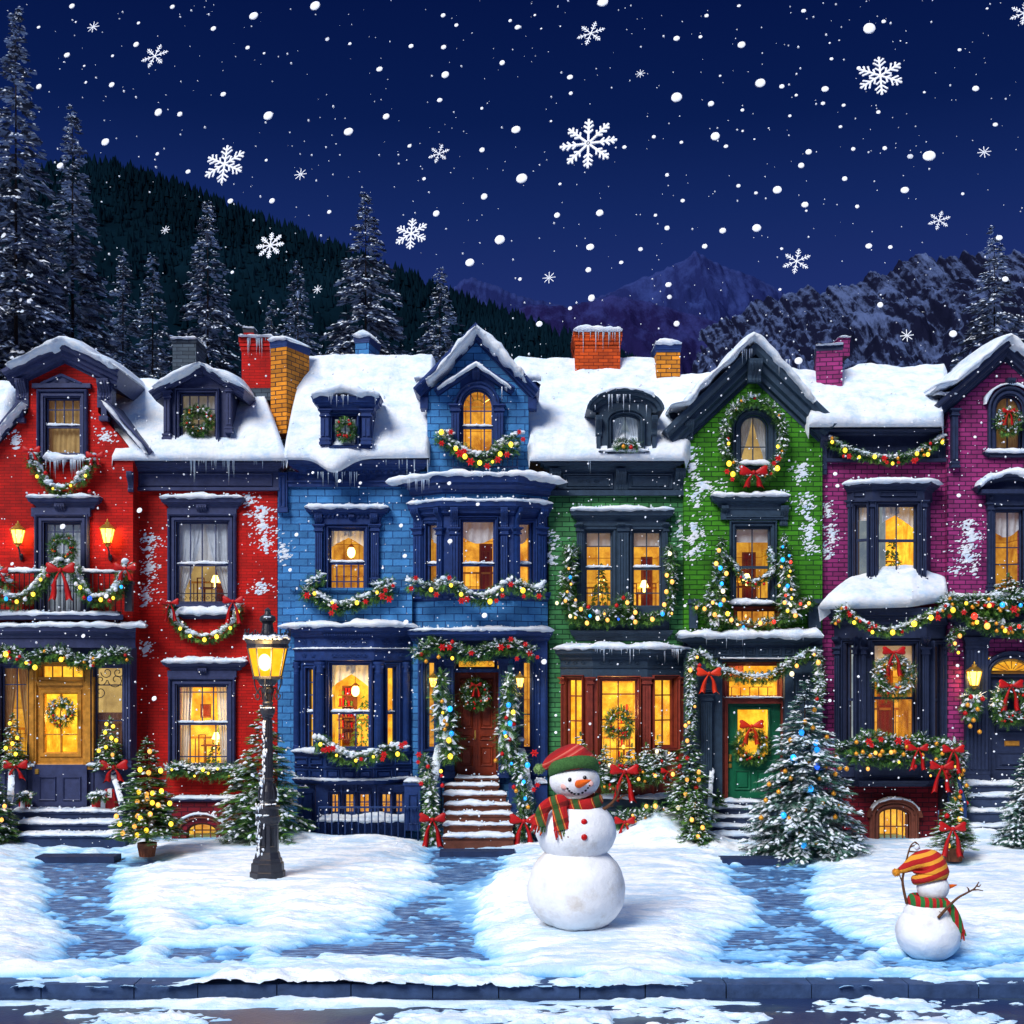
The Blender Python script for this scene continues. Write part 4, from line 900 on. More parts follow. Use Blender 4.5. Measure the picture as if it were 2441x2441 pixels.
plansweep(ba, plan, Zf(1110), pcorn(Zf(1085) - Zf(1110), .14)); plansweep(ba, plan, Zf(1185), band(Zf(1110) - Zf(1185), .02)); plansweep(ba, plan, Zf(1268), band(Zf(1195) - Zf(1268), .02)); plansweep(ba, plan, Zf(1198), pcorn(Zf(1183) - Zf(1198), .07)); plansweep(ba, plan, Zf(1298), pcorn(Zf(1268) - Zf(1298), .12))
plansweep(ba, plan, Zf(330), pcorn(Zf(258) - Zf(330), .30))
for k, x in enumerate((452, 838)):
    p = FC[1].at(F, x, 800, .07); column(ba, (p.x, p.y), Zf(1085), Zf(490), .1)
for k, x in ((0, 305), (2, 1010)): p = FC[k].at(F, x, 800, .05); column(ba, (p.x, p.y), Zf(1085), Zf(490), .07)
for i in range(34):
    k = i * .055; x = plan[1][0] + k
    if x < plan[2][0]: ba.box((x, -.70, Zf(318)), (x + .03, -.56, Zf(306)))
by = ba.build('bay_window', T, blue)
nb = MB(); e = [V((*p, Zf(258))) for p in plan]; e[0] += V((-.2, 0, 0)); snow_path(nb, e, .32, .55, .17); snow_path(nb, [V((*p, Zf(404))) for p in plan], .1, 0, .03); snow_path(nb, [V((*p, Zf(1268))) for p in plan], .13, 0, .05); snow_path(nb, [V((*p, Zf(1085))) for p in plan][:2], .15, 0, .1); nb.build('snow', 'snow', by, True)
mb = MB(); pp = plan_of(F, (286, 0), (286.5, -.35), (1055, -.35), (1055.5, 0)); z = zof(F, 262, -.3); plansweep(mb, pp, z, band(zof(F, 30, -.3) - z, .0)); plansweep(mb, pp, zof(F, 45, -.3), pcorn(.14, .1)); mb.build('parapet', BW, blue)
PB = FP(-.35); ba = MB(); bops = []
for x0, x1 in ((516, 577), (607, 678), (700, 780), (846, 920), (938, 1000)):
    w_, o_ = window(blue, PB, F, x0, 1352, x1, 1490, T, [(x0 + x1) / 2], [1415], None, cw=.035, lit='lit_orange', style='s' if x0 < 900 else '', dep=.6); bops.append(o_)
wall(ba, PB, F, 420, 1298, 1008, 1640, bops, .2)
for x in (590, 690, 812): ba.pbox(PB, F, x - 6, 1300, x + 6, 1640, 0, .06)
for x0, x1 in ((300, 418),): ba.pbox(FP(-.2), F, x0, 1298, x1, 1640, -.2, 0); ba.panel(FP(-.2), F, x0 + 25, 1350, x1 - 15, 1560, 0)
ba.build('basement_wall', T, blue)
nb = MB(); snow_path(nb, [W(F, 440, 1530, -.75), W(F, 1085, 1530, -.75)], .25, .4, .14, V((0, -1, 0))); nb.build('snow', 'snow', blue, True)
body(blue, W(B, 170, 0).x, W(B, 1945, 0).x, 8.2, BW)
# ============================================================ GREEN HOUSE
green = thing('town_house', 'green brick terraced house with a pointed gable and a green front door', 'house', (5.2, 0, 0))
T = 'green_trim'
mb = MB(); gops = []
wg, _ = None, None
fr = MB(); P = P0
for x0, x1 in ((538, 718), (848, 1040)):
    w_, o_ = window(green, P0, Ct, x0, 1340, x1, 1842, T, [(x0 + x1) / 2], [1440, 1748], 1586, cw=.13, lit='lit_room', style='x' if x0 < 800 else 'dt', curt='r', dep=1.2); gops.append(o_)
hood(w_, 0, Ct, 436, 1200, 1128, 1288, 478, 1080, 1330, T, .3, None, [(478, 1290, 520, 1350), (745, 1292, 795, 1350), (1045, 1290, 1082, 1350)], .13)
pilaster(fr, P0, Ct, 476, 1300, 525, 1890, .1, 3); pilaster(fr, P0, Ct, 745, 1300, 828, 1890, .12, 4); pilaster(fr, P0, Ct, 1048, 1300, 1084, 1890, .1, 2)
fr.pbox(P0, Ct, 470, 1850, 1090, 1900, -.02, .14); fr.pbox(P0, G, 480, 190, 1090, 282, -.02, .06); cornice(fr, 0, G, 438, 282, 1118, 352, .2); fr.build('window_surround', T, w_)
wall(mb, P0, Ct, 298, 1085, 1192, 3411, gops + [(G, 400, 590, 1150, 1190, None)]); mb.build('wall', GW2, green)
mb = MB(); cornice(mb, 0, Ct, 232, 860, 1205, 942, .42); mb.pbox(P0, Ct, 300, 938, 1192, 1092, -.1, .08)
for x0, x1 in ((385, 722), (812, 1112)): mb.panel(P0, Ct, x0, 965, x1, 1070, .08, .04); mb.panel(P0, Ct, x0 + 26, 982, x1 - 26, 1052, .08, .03)
relief(mb, P0, Ct, 480, 1000, 640, 1040, .08, 3)
for x0, x1 in ((302, 376), (735, 802), (1124, 1190)): corbel(mb, P0, Ct, x0, 940, x1, 1085, .3)
mb.pbox(P0, Ct, 296, 1078, 1194, 1112, -.1, .16); mb.build('cornice', T, green)
roof(green, [W(Ct, 170, 858, -.45), W(Ct, 1200, 858, -.45)], [W(Ct, 60, 240, 2.2), W(Ct, 985, 250, 2.2), W(Ct, 1010, 350, 1.7), W(Ct, 1400, 345, 1.7)], .22, nu=80)
ib = MB(); icicles(ib, Ct, 560, 575, 870, -.45, 2, .3, rng()); ib.build('icicles', 'ice', green, True)
# arched dormer
PD = FP(-.5); dm = MB(); wd, od = window(green, PD, Ct, 710, 572, 900, 812, T, [803], [], None, ys=618, cw=.1, lit='lit_grey', curt='p')
wall(dm, PD, Ct, 632, 500, 972, 832, [od], .2); cheeks(dm, -.5, Ct, 632, 972, 540, 830, 2.6)
pth = [V((W(Ct, 798 + 215 * math.cos(a), 0, -.5).x, -.5, W(Ct, 0, 560 - 105 * math.sin(a), -.5).z)) for a in [math.pi * (1 - k / 18) for k in range(19)]]
dm.sweep(pth, V((0, -1, 0)), [(-2.2, -.1), (.02, -.1), (.05, -.02), (.16, .0), (.2, .06), (.26, .08), (.28, .14), (-2.2, .14)], flip=True)
q = [V((p.x, -.48, p.z)) for p in pth]; dm.add(q, [tuple(range(19))])
for x0, x1 in ((590, 650), (955, 1015)): corbel(dm, PD, Ct, x0 + 15, 590, x1 - 5, 720, .22); dm.pbox(PD, Ct, x0 + 22, 720, x1 - 12, 830, -.2, .06)
cornice(dm, -.5, Ct, 625, 815, 962, 835, .14); dm.build('dormer', T, green)
nb = MB(); snow_path(nb, [p + ZZ * .1 for p in pth[3:16]], .22, 1.3, .2, V((0, -1, 0))); ledge(nb, -.5, Ct, 630, 955, 815, .14, .07); icicles(nb, Ct, 690, 870, 450, -.79, 9, .45, rng()); icicles(nb, Ct, 600, 1020, 520, -.77, 6, .2, rng()); nb.build('snow', 'snow', green, True)
chimney(green, Ct, 472, 28, 768, 420, 1.7, OB, OB, (34, 88), 1.2, .2, ici=True)
chimney(green, Ct, 1008, 112, 1162, 420, 1.5, YB, 'blue_trim', (24, 52), .9, .17)
# gable
d = -.2; P = FP(d)
wa, oa = window(green, P, Ct, 1555, 578, 1742, 882, T, [1645], [785], None, ys=668, cw=.2, lit='lit_dim', curt='p')
nb = MB(); ledge(nb, d, Ct, 1545, 1760, 900, .16, .12); nb.build('snow', 'snow', wa, True)
w7, o7 = window(green, P, Ct, 1525, 1315, 1757, 1792, T, [1640], [], 1578, cw=.14, lit='lit_room', style='td', curt='r', dep=1.2, csnow=False)
hood(w7, d, Ct, 1368, 1108, 1890, 1182, 1428, 1868, 1268, T, .3, None, [(1428, 1180, 1472, 1262), (1815, 1180, 1866, 1310)], .13, 0, 1); sill(w7, d, Ct, 1482, 1815, 1792, 1840, T, .16, .1)
w8, o8 = window(green, P, G, 1530, 145, 1800, 262, 'maroon_trim', [1575, 1640, 1745], [], None, cw=.06, lit='lit_orange', dep=.5)
mb = MB(); wall(mb, P, Ct, 1188, 325, 2098, 2050, [oa, o7, o8], .3, [((Ct, 1190, 775), (1650, 330)), ((Ct, 1650, 330), (2110, 760))]); cheeks(mb, d, Ct, 1188, 2098, 760, 3411, .6); mb.build('wall', GW, green)
mb = MB(); rake(mb, d, Ct, [(1155, 800), (1650, 330), (2085, 745)], .42, .56, 3.4); cornice(mb, d, Ct, 1105, 525, 1250, 640, .3); corbel(mb, P, Ct, 1185, 620, 1245, 745, .3); corbel(mb, FP(d - .25), Ct, 1605, 225, 1690, 370, .3); mb.build('gable_trim', T, green)
nb = MB(); rake_snow(nb, d, Ct, [(1100, 522), (1230, 505), (1300, 400), (1650, 70), (1900, 325), (2040, 500)], .46, .5, .26, 2.8); icicles(nb, Ct, 1500, 1640, 150, d - .44, 8, .35, rng()); icicles(nb, Ct, 1690, 1950, 220, d - .44, 8, .35, rng()); nb.build('snow', 'snow', green, True)
# shop bay of the green house
M2 = 'maroon_trim'; plan = plan_of(G, (382, 0), (592, -.5), (942, -.5), (1182, 0)); FC = facets(plan); ba = MB(); ops = [[], [], []]
for k, (x0, x1, y0, y1, co, ro) in enumerate(((416, 520, 600, 1045, [465], [715, 878]), (640, 880, 605, 1190, [757], [703, 872, 1065]), (990, 1126, 600, 1050, [1058], [710, 876]))):
    w_, o_ = window(green, FC[k], G, x0, y0, x1, y1, M2, co, ro, None, cw=.08, glow=90 if k == 1 else 0, lit='lit_yellow', style='' if k != 1 else 's', dep=1.4 if k == 1 else .35, mun=.03); ops[k].append(o_)
for k, (x0, x1) in enumerate(((382, 592), (592, 942), (942, 1182))): wall(ba, FC[k], G, x0, 585, x1, 1400, ops[k], .2); ba.panel(FC[k], G, x0 + 40, 1240, x1 - 40, 1370, .0)
for k, x0, x1 in ((0, 385, 410), (1, 545, 592), (1, 908, 975), (2, 1140, 1180)): pilaster(ba, FC[k], G, x0, 590, x1, 1230, .07, 3)
by = ba.build('bay_window', M2, green)
Zg = lambda y: zof(G, y, -.5); mb = MB(); plansweep(mb, plan, Zg(592), band(Zg(475) - Zg(592), .05)); plansweep(mb, plan, Zg(542), pcorn(Zg(520) - Zg(542), .1)); plansweep(mb, plan, Zg(480), pcorn(Zg(405) - Zg(480), .32)); relief(mb, FC[1], G, 620, 478, 905, 520, .06, 5); relief(mb, FC[0], G, 405, 478, 560, 520, .06, 3); relief(mb, FC[2], G, 985, 478, 1150, 520, .06, 3)
plansweep(mb, plan, Zg(1402), pcorn(Zg(1380) - Zg(1402), .14)); plansweep(mb, plan, Zg(1640), band(Zg(1400) - Zg(1640), .06)); plansweep(mb, plan, Zg(1475), pcorn(Zg(1455) - Zg(1475), .12)); mb.build('bay_cornice', T, by)
nb = MB(); snow_path(nb, [V((*p, Zg(405))) for p in plan], .34, .5, .17); snow_path(nb, [V((*p, Zg(1382))) for p in plan], .2, .1, .1); icicles(nb, G, 600, 930, 408, -.84, 12, .3, rng()); icicles(nb, G, 985, 1180, 415, -.6, 14, .3, rng()); nb.build('snow', 'snow', by, True)
# green entry
mb = MB(); wall(mb, P, G, 1188, 320, 2098, 1720, [(G, 1440, 490, 1850, 1395, None)], .3); pilaster(mb, P, G, 1285, 700, 1372, 1340, .16, 5); pilaster(mb, P, G, 1905, 560, 1990, 1340, .16, 5)
mb.pbox(P, G, 1195, 385, 2090, 462, -.01, .12)
for k in range(9): mb.panel(P, G, 1330 + 85 * k, 400, 1395 + 85 * k, 448, .12, .03); mb.bevbox(P, G, 1346 + 85 * k, 412, 1380 + 85 * k, 436, .12, .15, .03)
mb.pbox(P, G, 1285, 600, 1375, 690, -.01, .12); mb.panel(P, G, 1298, 615, 1362, 678, .12)
for x0, x1 in ((1220, 1282), (2000, 2090)): mb.pbox(P, G, x0, 90, x1 - 8, 270, -.02, .12); mb.pbox(P, G, x0 - 8, 80, x1, 108, -.02, .18)
zc = cornice(mb, d, G, 1145, 318, 2110, 388, .45); mb.build('entry_surround', T, green)
nb = MB(); ledge(nb, d, G, 1148, 2105, 320, .45, .2); ledge(nb, d, G, 1430, 1980, 470, .12, .03); icicles(nb, G, 1260, 2000, 322, d - .47, 10, .28, rng()); nb.build('snow', 'snow', green, True)
mb = MB(); PE = FP(.1); mb.pbox(PE, G, 1430, 485, 1472, 1400, -.1, .1); mb.pbox(PE, G, 1822, 485, 1865, 1400, -.1, .1); mb.pbox(PE, G, 1472, 485, 1822, 505, -.1, .08); mb.pbox(PE, G, 1472, 725, 1822, 765, -.1, .1); mb.pbox(PE, G, 1452, 490, 1462, 1395, .05, .13); mb.pbox(PE, G, 1835, 490, 1846, 1395, .05, .13); mb.build('door_frame', M2, green)
wt, _ = window(green, PE, G, 1476, 505, 1818, 724, M2, [], [], None, cw=.03, lit='lit_yellow', style='p', glow=40)
nb = MB(); ledge(nb, .1, G, 1450, 1840, 727, .12, .04); nb.build('snow', 'snow', green, True)
PE = FP(.12); mb = MB(); wall(mb, PE, G, 1474, 762, 1820, 1392, [(G, 1540, 805, 1742, 1100, None)], .08); mb.sweep(gpath(PE, G, 1540, 805, 1742, 1100), PE.N, [(-.05, .0), (.03, 0), (.045, .03), (.03, .06), (-.02, .06)], True)
for x0, x1 in ((1520, 1628), (1660, 1780)): mb.panel(PE, G, x0, 1200, x1, 1335, .0, .045); mb.bevbox(PE, G, x0 + 18, 1216, x1 - 18, 1320, 0, .03, .03)
dr = mb.build('door', 'door_green', green); mb = MB(); mb.pbox(PE, G, 1482, 1098, 1500, 1146, 0, .03); mb.tube([PE.at(G, 1491, 1110, .07), PE.at(G, 1491, 1135, .07), PE.at(G, 1491, 1142, .02)], .018, 6); mb.pbox(PE, G, 1482, 1160, 1500, 1186, 0, .03); mb.build('door_handle', 'brass', dr); room(dr, PE, G, 1540, 805, 1742, 1100, 'lit_yellow', '', .6, -.1); room_lamp(dr, PE.at(G, 1640, 900, -.45), 50)
st, dd = stairs(green, G, [(1400, 1440, 1860), (1438, 1375, 2000), (1500, 1372, 2010), (1562, 1368, 2020), (1620, 1362, 2030), (1678, 1340, 2040)], .1, .3, 'step_slate', zbot=0)
for x0, x1 in ((1372, 1350), (1985, 2020)):
    mb = MB(); p, q = W(G, x0, 1205, -.3), W(G, x1, 1560, -1.4); mb.tube([p + V((-.12, .2, .0)), p, q, V((q.x, q.y, .1))], .045, 8); mb.tube([p, V((p.x, p.y, .8))], .045, 8)
    for k in range(1, 7): m_ = p.lerp(q, k / 7); mb.tube([m_, V((m_.x, m_.y, .3))], .013, 6)
    mb.build('handrail', 'iron_blue', green); nb = MB(); snow_path(nb, [p + ZZ * .03, q + ZZ * .03], .05, .05, .06, V((1, 0, 0)), .05); nb.build('snow', 'snow', green, True)
body(green, W(Ct, 300, 0).x, W(Ct, 2098, 0).x, 8.0, GW2)
# ============================================================ PURPLE HOUSE
purple = thing('town_house', 'purple brick terraced house with a deep snow covered lower bay and dark door', 'house', (11.2, 0, 0))
T = 'purple_trim'
mb = MB(); cornice(mb, 0, D, 550, 655, 1420, 702, .42); mb.pbox(P0, D, 606, 698, 1432, 885, -.1, .07)
for k in range(12): mb.pbox(P0, D, 640, 708 + k * 7, 1420, 711 + k * 7, 0, .085)
for k in range(40): mb.pbox(P0, D, 640 + k * 20, 800, 648 + k * 20, 872, 0, .085)
mb.pbox(P0, D, 618, 868, 1432, 890, -.1, .14)
for x0, x1 in ((572, 628),): mb.pbox(P0, D, x0, 690, x1, 940, -.05, .12); corbel(mb, P0, D, x0 + 4, 695, x1 - 4, 930, .34); mb.pbox(P0, D, x0 + 4, 930, x1, 972, -.05, .1)
mb.build('cornice', T, purple)
roof(purple, [W(D, 512, 642, -.5), W(D, 1392, 640, -.5)], [W(D, 360, 330, 1.8), W(D, 620, 385, 1.6), W(D, 830, 320, 1.9), W(D, 1420, 318, 1.9)], .30, nu=70, lip=.1)
chimney(purple, D, 604, 118, 770, 480, .8, PW, T, (14, 34), 1.3, .1, turn=-.2)
chimney(purple, D, 715, 68, 785, 190, 2.0, PW, PW, (10, 26), .6, .08)
plan = plan_of(D, (772, 0), (935, -.42), (1268, -.42), (1318, 0)); FC = facets(plan); ba = MB(); ops = [[], [], []]
for k, (x0, x1, y0, y1, co, cu) in enumerate(((822, 900, 1172, 1652, [], 'r'), (970, 1226, 1168, 1660, [1098], 's'))):
    w_, o_ = window(purple, FC[k], D, x0, y0, x1, y1, T, co, [], 1402, cw=.09, lit='lit_yellow' if k else 'lit_grey', style='x' if k else '', curt=cu, dep=1.1 if k else .3, csnow=False); ops[k].append(o_)
for k, (x0, x1) in enumerate(((772, 935), (935, 1268), (1268, 1318))):
    wall(ba, FC[k], D, x0, 1130, x1, 1700, ops[k], .2)
    if k < 2: ba.panel(FC[k], D, x0 + 45, 1080, x1 - 45, 1115, .05, .025); 
Zd = lambda y: zof(D, y, -.42); plansweep(ba, plan, Zd(1140), band(Zd(1068) - Zd(1140), .04)); plansweep(ba, plan, Zd(1078), pcorn(Zd(1025) - Zd(1078), .24)); plansweep(ba, plan, Zd(1712), pcorn(.1, .14))
for k, x0, x1 in ((0, 775, 812), (1, 912, 945), (1, 1252, 1290)): pilaster(ba, FC[k], D, x0, 1140, x1, 1690, .06, 2)
by = ba.build('bay_window', T, purple); nb = MB(); snow_path(nb, [V((*p, Zd(1027))) for p in plan], .27, .4, .17); nb.build('snow', 'snow', by, True)
mb = MB(); wall(mb, P0, D, 604, 880, 1436, 2000, [(D, 800, 1160, 1290, 1670, None)]); wall(mb, P0, H, 604, 289, 1436, 1330, [(H, 755, 360, 1390, 1010, None)]); mb.build('wall', PW, purple)
# lower bay
plan = plan_of(H, (692, 0), (850, -.48), (1280, -.48), (1422, 0)); FC = facets(plan); ba = MB(); ops = [[], [], []]
for k, (x0, x1, y0, y1, co, ra, lt, sty) in enumerate(((766, 815, 370, 1010, [], 738, 'lit_grey', ''), (942, 1216, 372, 1005, [(1080, 735, 1005)], 728, 'lit_orange', 'dd'), (1330, 1382, 376, 1012, [], 742, 'lit_orange', ''))):
    w_, o_ = window(purple, FC[k], H, x0, y0, x1, y1, T, co, [], ra, cw=.09, lit=lt, glow=50 if k == 1 else 0, style=sty, curt='r' if k == 1 else None, dep=1.2 if k == 1 else .3, csnow=False); ops[k].append(o_)
for k, (x0, x1) in enumerate(((692, 850), (850, 1280), (1280, 1422))): wall(ba, FC[k], H, x0, 320, x1, 1275, ops[k], .2); ba.panel(FC[k], H, x0 + 25, 1165, x1 - 25, 1250, .0, .04)
Zh = lambda y: zof(H, y, -.48); plansweep(ba, plan, Zh(335), band(Zh(250) - Zh(335), .06)); plansweep(ba, plan, Zh(255), pcorn(Zh(140) - Zh(255), .4)); plansweep(ba, plan, Zh(1312), pcorn(Zh(1268) - Zh(1312), .18)); plansweep(ba, plan, Zh(1060), pcorn(Zh(1030) - Zh(1060), .16))
for k, x0, x1 in ((0, 694, 738), (1, 850, 888), (0, 818, 850), (1, 1248, 1302), (2, 1388, 1420)): pilaster(ba, FC[k], H, x0, 395, x1, 1030, .09, 3); corbel(ba, FC[k], H, x0 + 2, 325, x1 - 2, 405, .2)
by = ba.build('bay_window', T, purple)
nb = MB(); e = [V((*p, Zh(150))) for p in plan]; e[0] += V((-.3, .1, .02)); e[-1] += V((.1, 0, 0))
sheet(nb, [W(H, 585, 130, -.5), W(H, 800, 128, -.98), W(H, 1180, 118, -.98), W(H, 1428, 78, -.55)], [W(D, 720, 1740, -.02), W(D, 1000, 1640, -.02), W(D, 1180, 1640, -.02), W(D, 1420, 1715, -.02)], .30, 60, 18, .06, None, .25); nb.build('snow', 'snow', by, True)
wz, oz = window(purple, FP(-.1), H, 975, 1450, 1175, 1680, 'stone_brown', [1020, 1062, 1102, 1140], [1575], None, ys=1500, cw=.17, lit='lit_yellow', dp=1.3)
mb = MB(); pth = [FP(-.1).at(H, 1073 + 163 * math.cos(a), 1510 - 112 * math.sin(a)) for a in [math.pi * (1 - k / 20) for k in range(21)]]
mb.sweep(pth, V((0, -1, 0)), [(-.05, -.03), (.12, -.03), (.16, .0), (.2, .05), (-.05, .05)], flip=True)
for x in (930, 1215): mb.ball(FP(-.1).at(H, x, 1480, .1), .07, .04, .07); mb.pbox(FP(-.1), H, x - 18, 1500, x + 18, 1690, 0, .1)
mb.build('arch_hood', 'stone_brown', wz)
nb = MB(); snow_path(nb, [p + ZZ * .04 for p in pth[2:19]], .2, 0, .06, V((0, -1, 0)), .05); nb.build('snow', 'snow', wz, True)
mb = MB(); wall(mb, FP(-.1), H, 760, 1308, 1365, 1760, [oz]); mb.build('basement_wall', RB, purple)
mb = MB(); corbel(mb, FP(-.1), H, 1368, 1320, 1410, 1460, .35); mb.build('bracket', 'iron', purple)
# purple gable
d = -.2; P = FP(d)
wp, op_ = window(purple, P, D, 1745, 450, 1917, 802, T, [1830], [], None, ys=545, cw=.2, lit='lit_dim', curt='f', cmat='curtain_tan'); sill(wp, d, D, 1672, 820, 1995, 852, T, .16, .1)
mb = MB(); corbel(mb, P, D, 1808, 345, 1858, 420, .22); mb.build('keystone', T, wp)
nb = MB(); snow_path(nb, [P.at(D, 1831 + 165 * math.cos(a), 545 - 165 * math.sin(a)) for a in [math.pi * (1 - k / 16) for k in range(1, 16)]], .14, 0, .07, V((0, -1, 0)), .05); nb.build('snow', 'snow', wp, True)
wq, oq = window(purple, P, D, 1740, 1205, 1922, 1740, T, [1830], [1448, 1558], None, cw=.15, lit='lit_orange', curt='v', style='')
mb = MB(); mb.pbox(P, D, 1680, 1100, 1984, 1170, -.01, .1); pilaster(mb, P, D, 1680, 1160, 1724, 1740, .1, 3); pilaster(mb, P, D, 1940, 1160, 1984, 1740, .1, 3)
pth = [V((W(D, 1832 + 222 * t, 0, d).x, d, W(D, 0, 1092 - 85 * math.cos(t * 1.57) ** .8, d).z)) for t in [k / 8 - 1 for k in range(17)]]
mb.sweep(pth, V((0, -1, 0)), [(-.05, -.02), (.14, -.02), (.18, .03), (.3, .05), (.34, .1), (.34, .13), (-.05, .13)], flip=True); mb.add([p + V((0, -.05, 0)) for p in pth], [tuple(range(17))]); mb.pbox(P, D, 1625, 1078, 2040, 1104, -.01, .3)
for x0, x1 in ((1682, 1722), (1942, 1982)): mb.ball(P.at(D, (x0 + x1) / 2, 1125, .1), .06, .04, .06); mb.ball(P.at(D, (x0 + x1) / 2, 1170, .1), .06, .04, .06)
mb.build('hood', T, wq); nb = MB(); snow_path(nb, [p + ZZ * .12 for p in pth], .36, 0, .17, V((0, -1, 0))); nb.build('snow', 'snow', wq, True)
mb = MB(); wall(mb, P, D, 1430, 205, 2232, 2010, [op_, oq], .3, [((D, 1390, 595), (1825, 210)), ((D, 1825, 210), (2260, 595))]); wall(mb, P, H, 1430, 299, 2232, 1720, [(H, 1690, 450, 2010, 1270, None)], .3); cheeks(mb, d, D, 1430, 2232, 600, 3411, .6); mb.build('wall', PW, purple)
mb = MB(); rake(mb, d, D, [(1400, 588), (1825, 210), (2250, 588)], .4, .34, 3.2); cornice(mb, d, D, 1350, 440, 1500, 520, .3); pilaster(mb, P, D, 1440, 545, 1490, 930, .16, 2); mb.build('gable_trim', T, purple)
nb = MB(); rake_snow(nb, d, D, [(1345, 395), (1480, 370), (1828, 78), (2200, 420)], .42, .34, .24, 2.6); ledge(nb, d, D, 1350, 1490, 440, .3, .08); nb.build('snow', 'snow', purple, True)
# purple entry
mb = MB(); pilaster(mb, P, H, 1530, 330, 1690, 1265, .12, 6, .25, .2); pilaster(mb, P, H, 2010, 330, 2150, 1265, .12, 6, .25, .2); mb.pbox(P, H, 1525, 250, 2160, 335, -.01, .1); cornice(mb, d, H, 1430, 180, 2240, 262, .4)
mb.sweep(gpath(P, H, 1712, 470, 1985, 1270, 560), P.N, [(-.2, 0), (.03, 0), (.06, .04), (.03, .08), (.1, .12), (.1, .18), (-.02, .18)], True); mb.build('entry_surround', T, purple)
nb = MB(); ledge(nb, d, H, 1425, 2240, 60, .42, .12); nb.build('snow', 'snow', purple, True)
mb = MB(); mb.pbox(P, H, 1440, 62, 2240, 182, -.1, .25); mb.build('entry_parapet', T, purple)
wf, _ = window(purple, FP(d + .1), H, 1714, 474, 1984, 560, 'brass', [], [], None, ys=556, cw=.03, lit='lit_yellow', dep=.4)
mb = MB(); c = FP(d + .05).at(H, 1849, 558, 0)
for k in range(1, 8): mb.tube([c + V((math.cos(math.pi * k / 8) * .12, 0, math.sin(math.pi * k / 8) * .08)), c + V((math.cos(math.pi * k / 8) * .46, 0, math.sin(math.pi * k / 8) * .29))], .011, 5)
mb.build('fanlight', 'bronze', wf)
PE = FP(d + .12); mb = MB(); mb.pbox(PE, H, 1700, 562, 1998, 590, -.1, .08); mb.pbox(PE, H, 1705, 588, 1995, 1270, -.08, 0)
for y0, y1 in ((640, 960), (1080, 1200)):
    mb.panel(PE, H, 1740, y0, 1960, y1, .0, .05); mb.bevbox(PE, H, 1770, y0 + 25, 1930, y1 - 25, 0, .04, .04)
dr = mb.build('door', T, purple); mb = MB(); mb.bevbox(PE, H, 1803, 1010, 1903, 1045, 0, .03, .02); mb.build('letter_slot', 'bronze', dr)
st, dd = stairs(purple, H, [(1285, 1560, 2100), (1362, 1572, 2130), (1462, 1572, 2140), (1560, 1570, 2150), (1642, 1590, 2160)], d, .3, 'step_slate', zbot=0)
body(purple, W(D, 606, 0).x, W(D, 2232, 0).x, 8.0, PW)
# snow blown on the walls
wallsnow(red, FP(-.5), A, [(100, 740, 50, 40, 60), (700, 720, 70, 40, 70)], 3)
wallsnow(red, P0, A, [(1640, 1140, 60, 30, 70), (1720, 1230, 90, 60, 130), (1740, 1330, 80, 60, 80), (1740, 1420, 70, 40, 60), (980, 1420, 110, 70, 120), (990, 1600, 60, 90, 120), (960, 1770, 60, 60, 70), (1720, 1720, 90, 40, 80)], 4)
wallsnow(red, P0, E, [(960, 400, 60, 50, 60)], 5)
wallsnow(blue, P0, B, [(215, 1500, 60, 60, 70)], 6)
wallsnow(green, FP(-.2), Ct, [(1240, 900, 60, 90, 110), (1320, 1050, 120, 40, 150), (1260, 1140, 70, 60, 60), (1260, 1380, 70, 100, 190), (1240, 1500, 60, 30, 40), (1960, 950, 70, 60, 110), (1990, 1150, 80, 60, 90), (2010, 1330, 60, 90, 120), (2020, 1450, 60, 40, 60)], 7)
wallsnow(green, P0, Ct, [(330, 1400, 50, 60, 60), (310, 1520, 50, 50, 50), (1160, 1350, 40, 80, 60)], 8)
wallsnow(purple, P0, D, [(640, 1200, 40, 70, 60), (670, 1360, 60, 60, 90), (640, 1470, 40, 50, 50)], 9)
wallsnow(purple, FP(-.2), D, [(1560, 1300, 90, 30, 60), (1590, 1380, 90, 40, 110), (1560, 1500, 100, 60, 130), (1480, 1600, 50, 40, 30), (1600, 1610, 40, 40, 30)], 10)
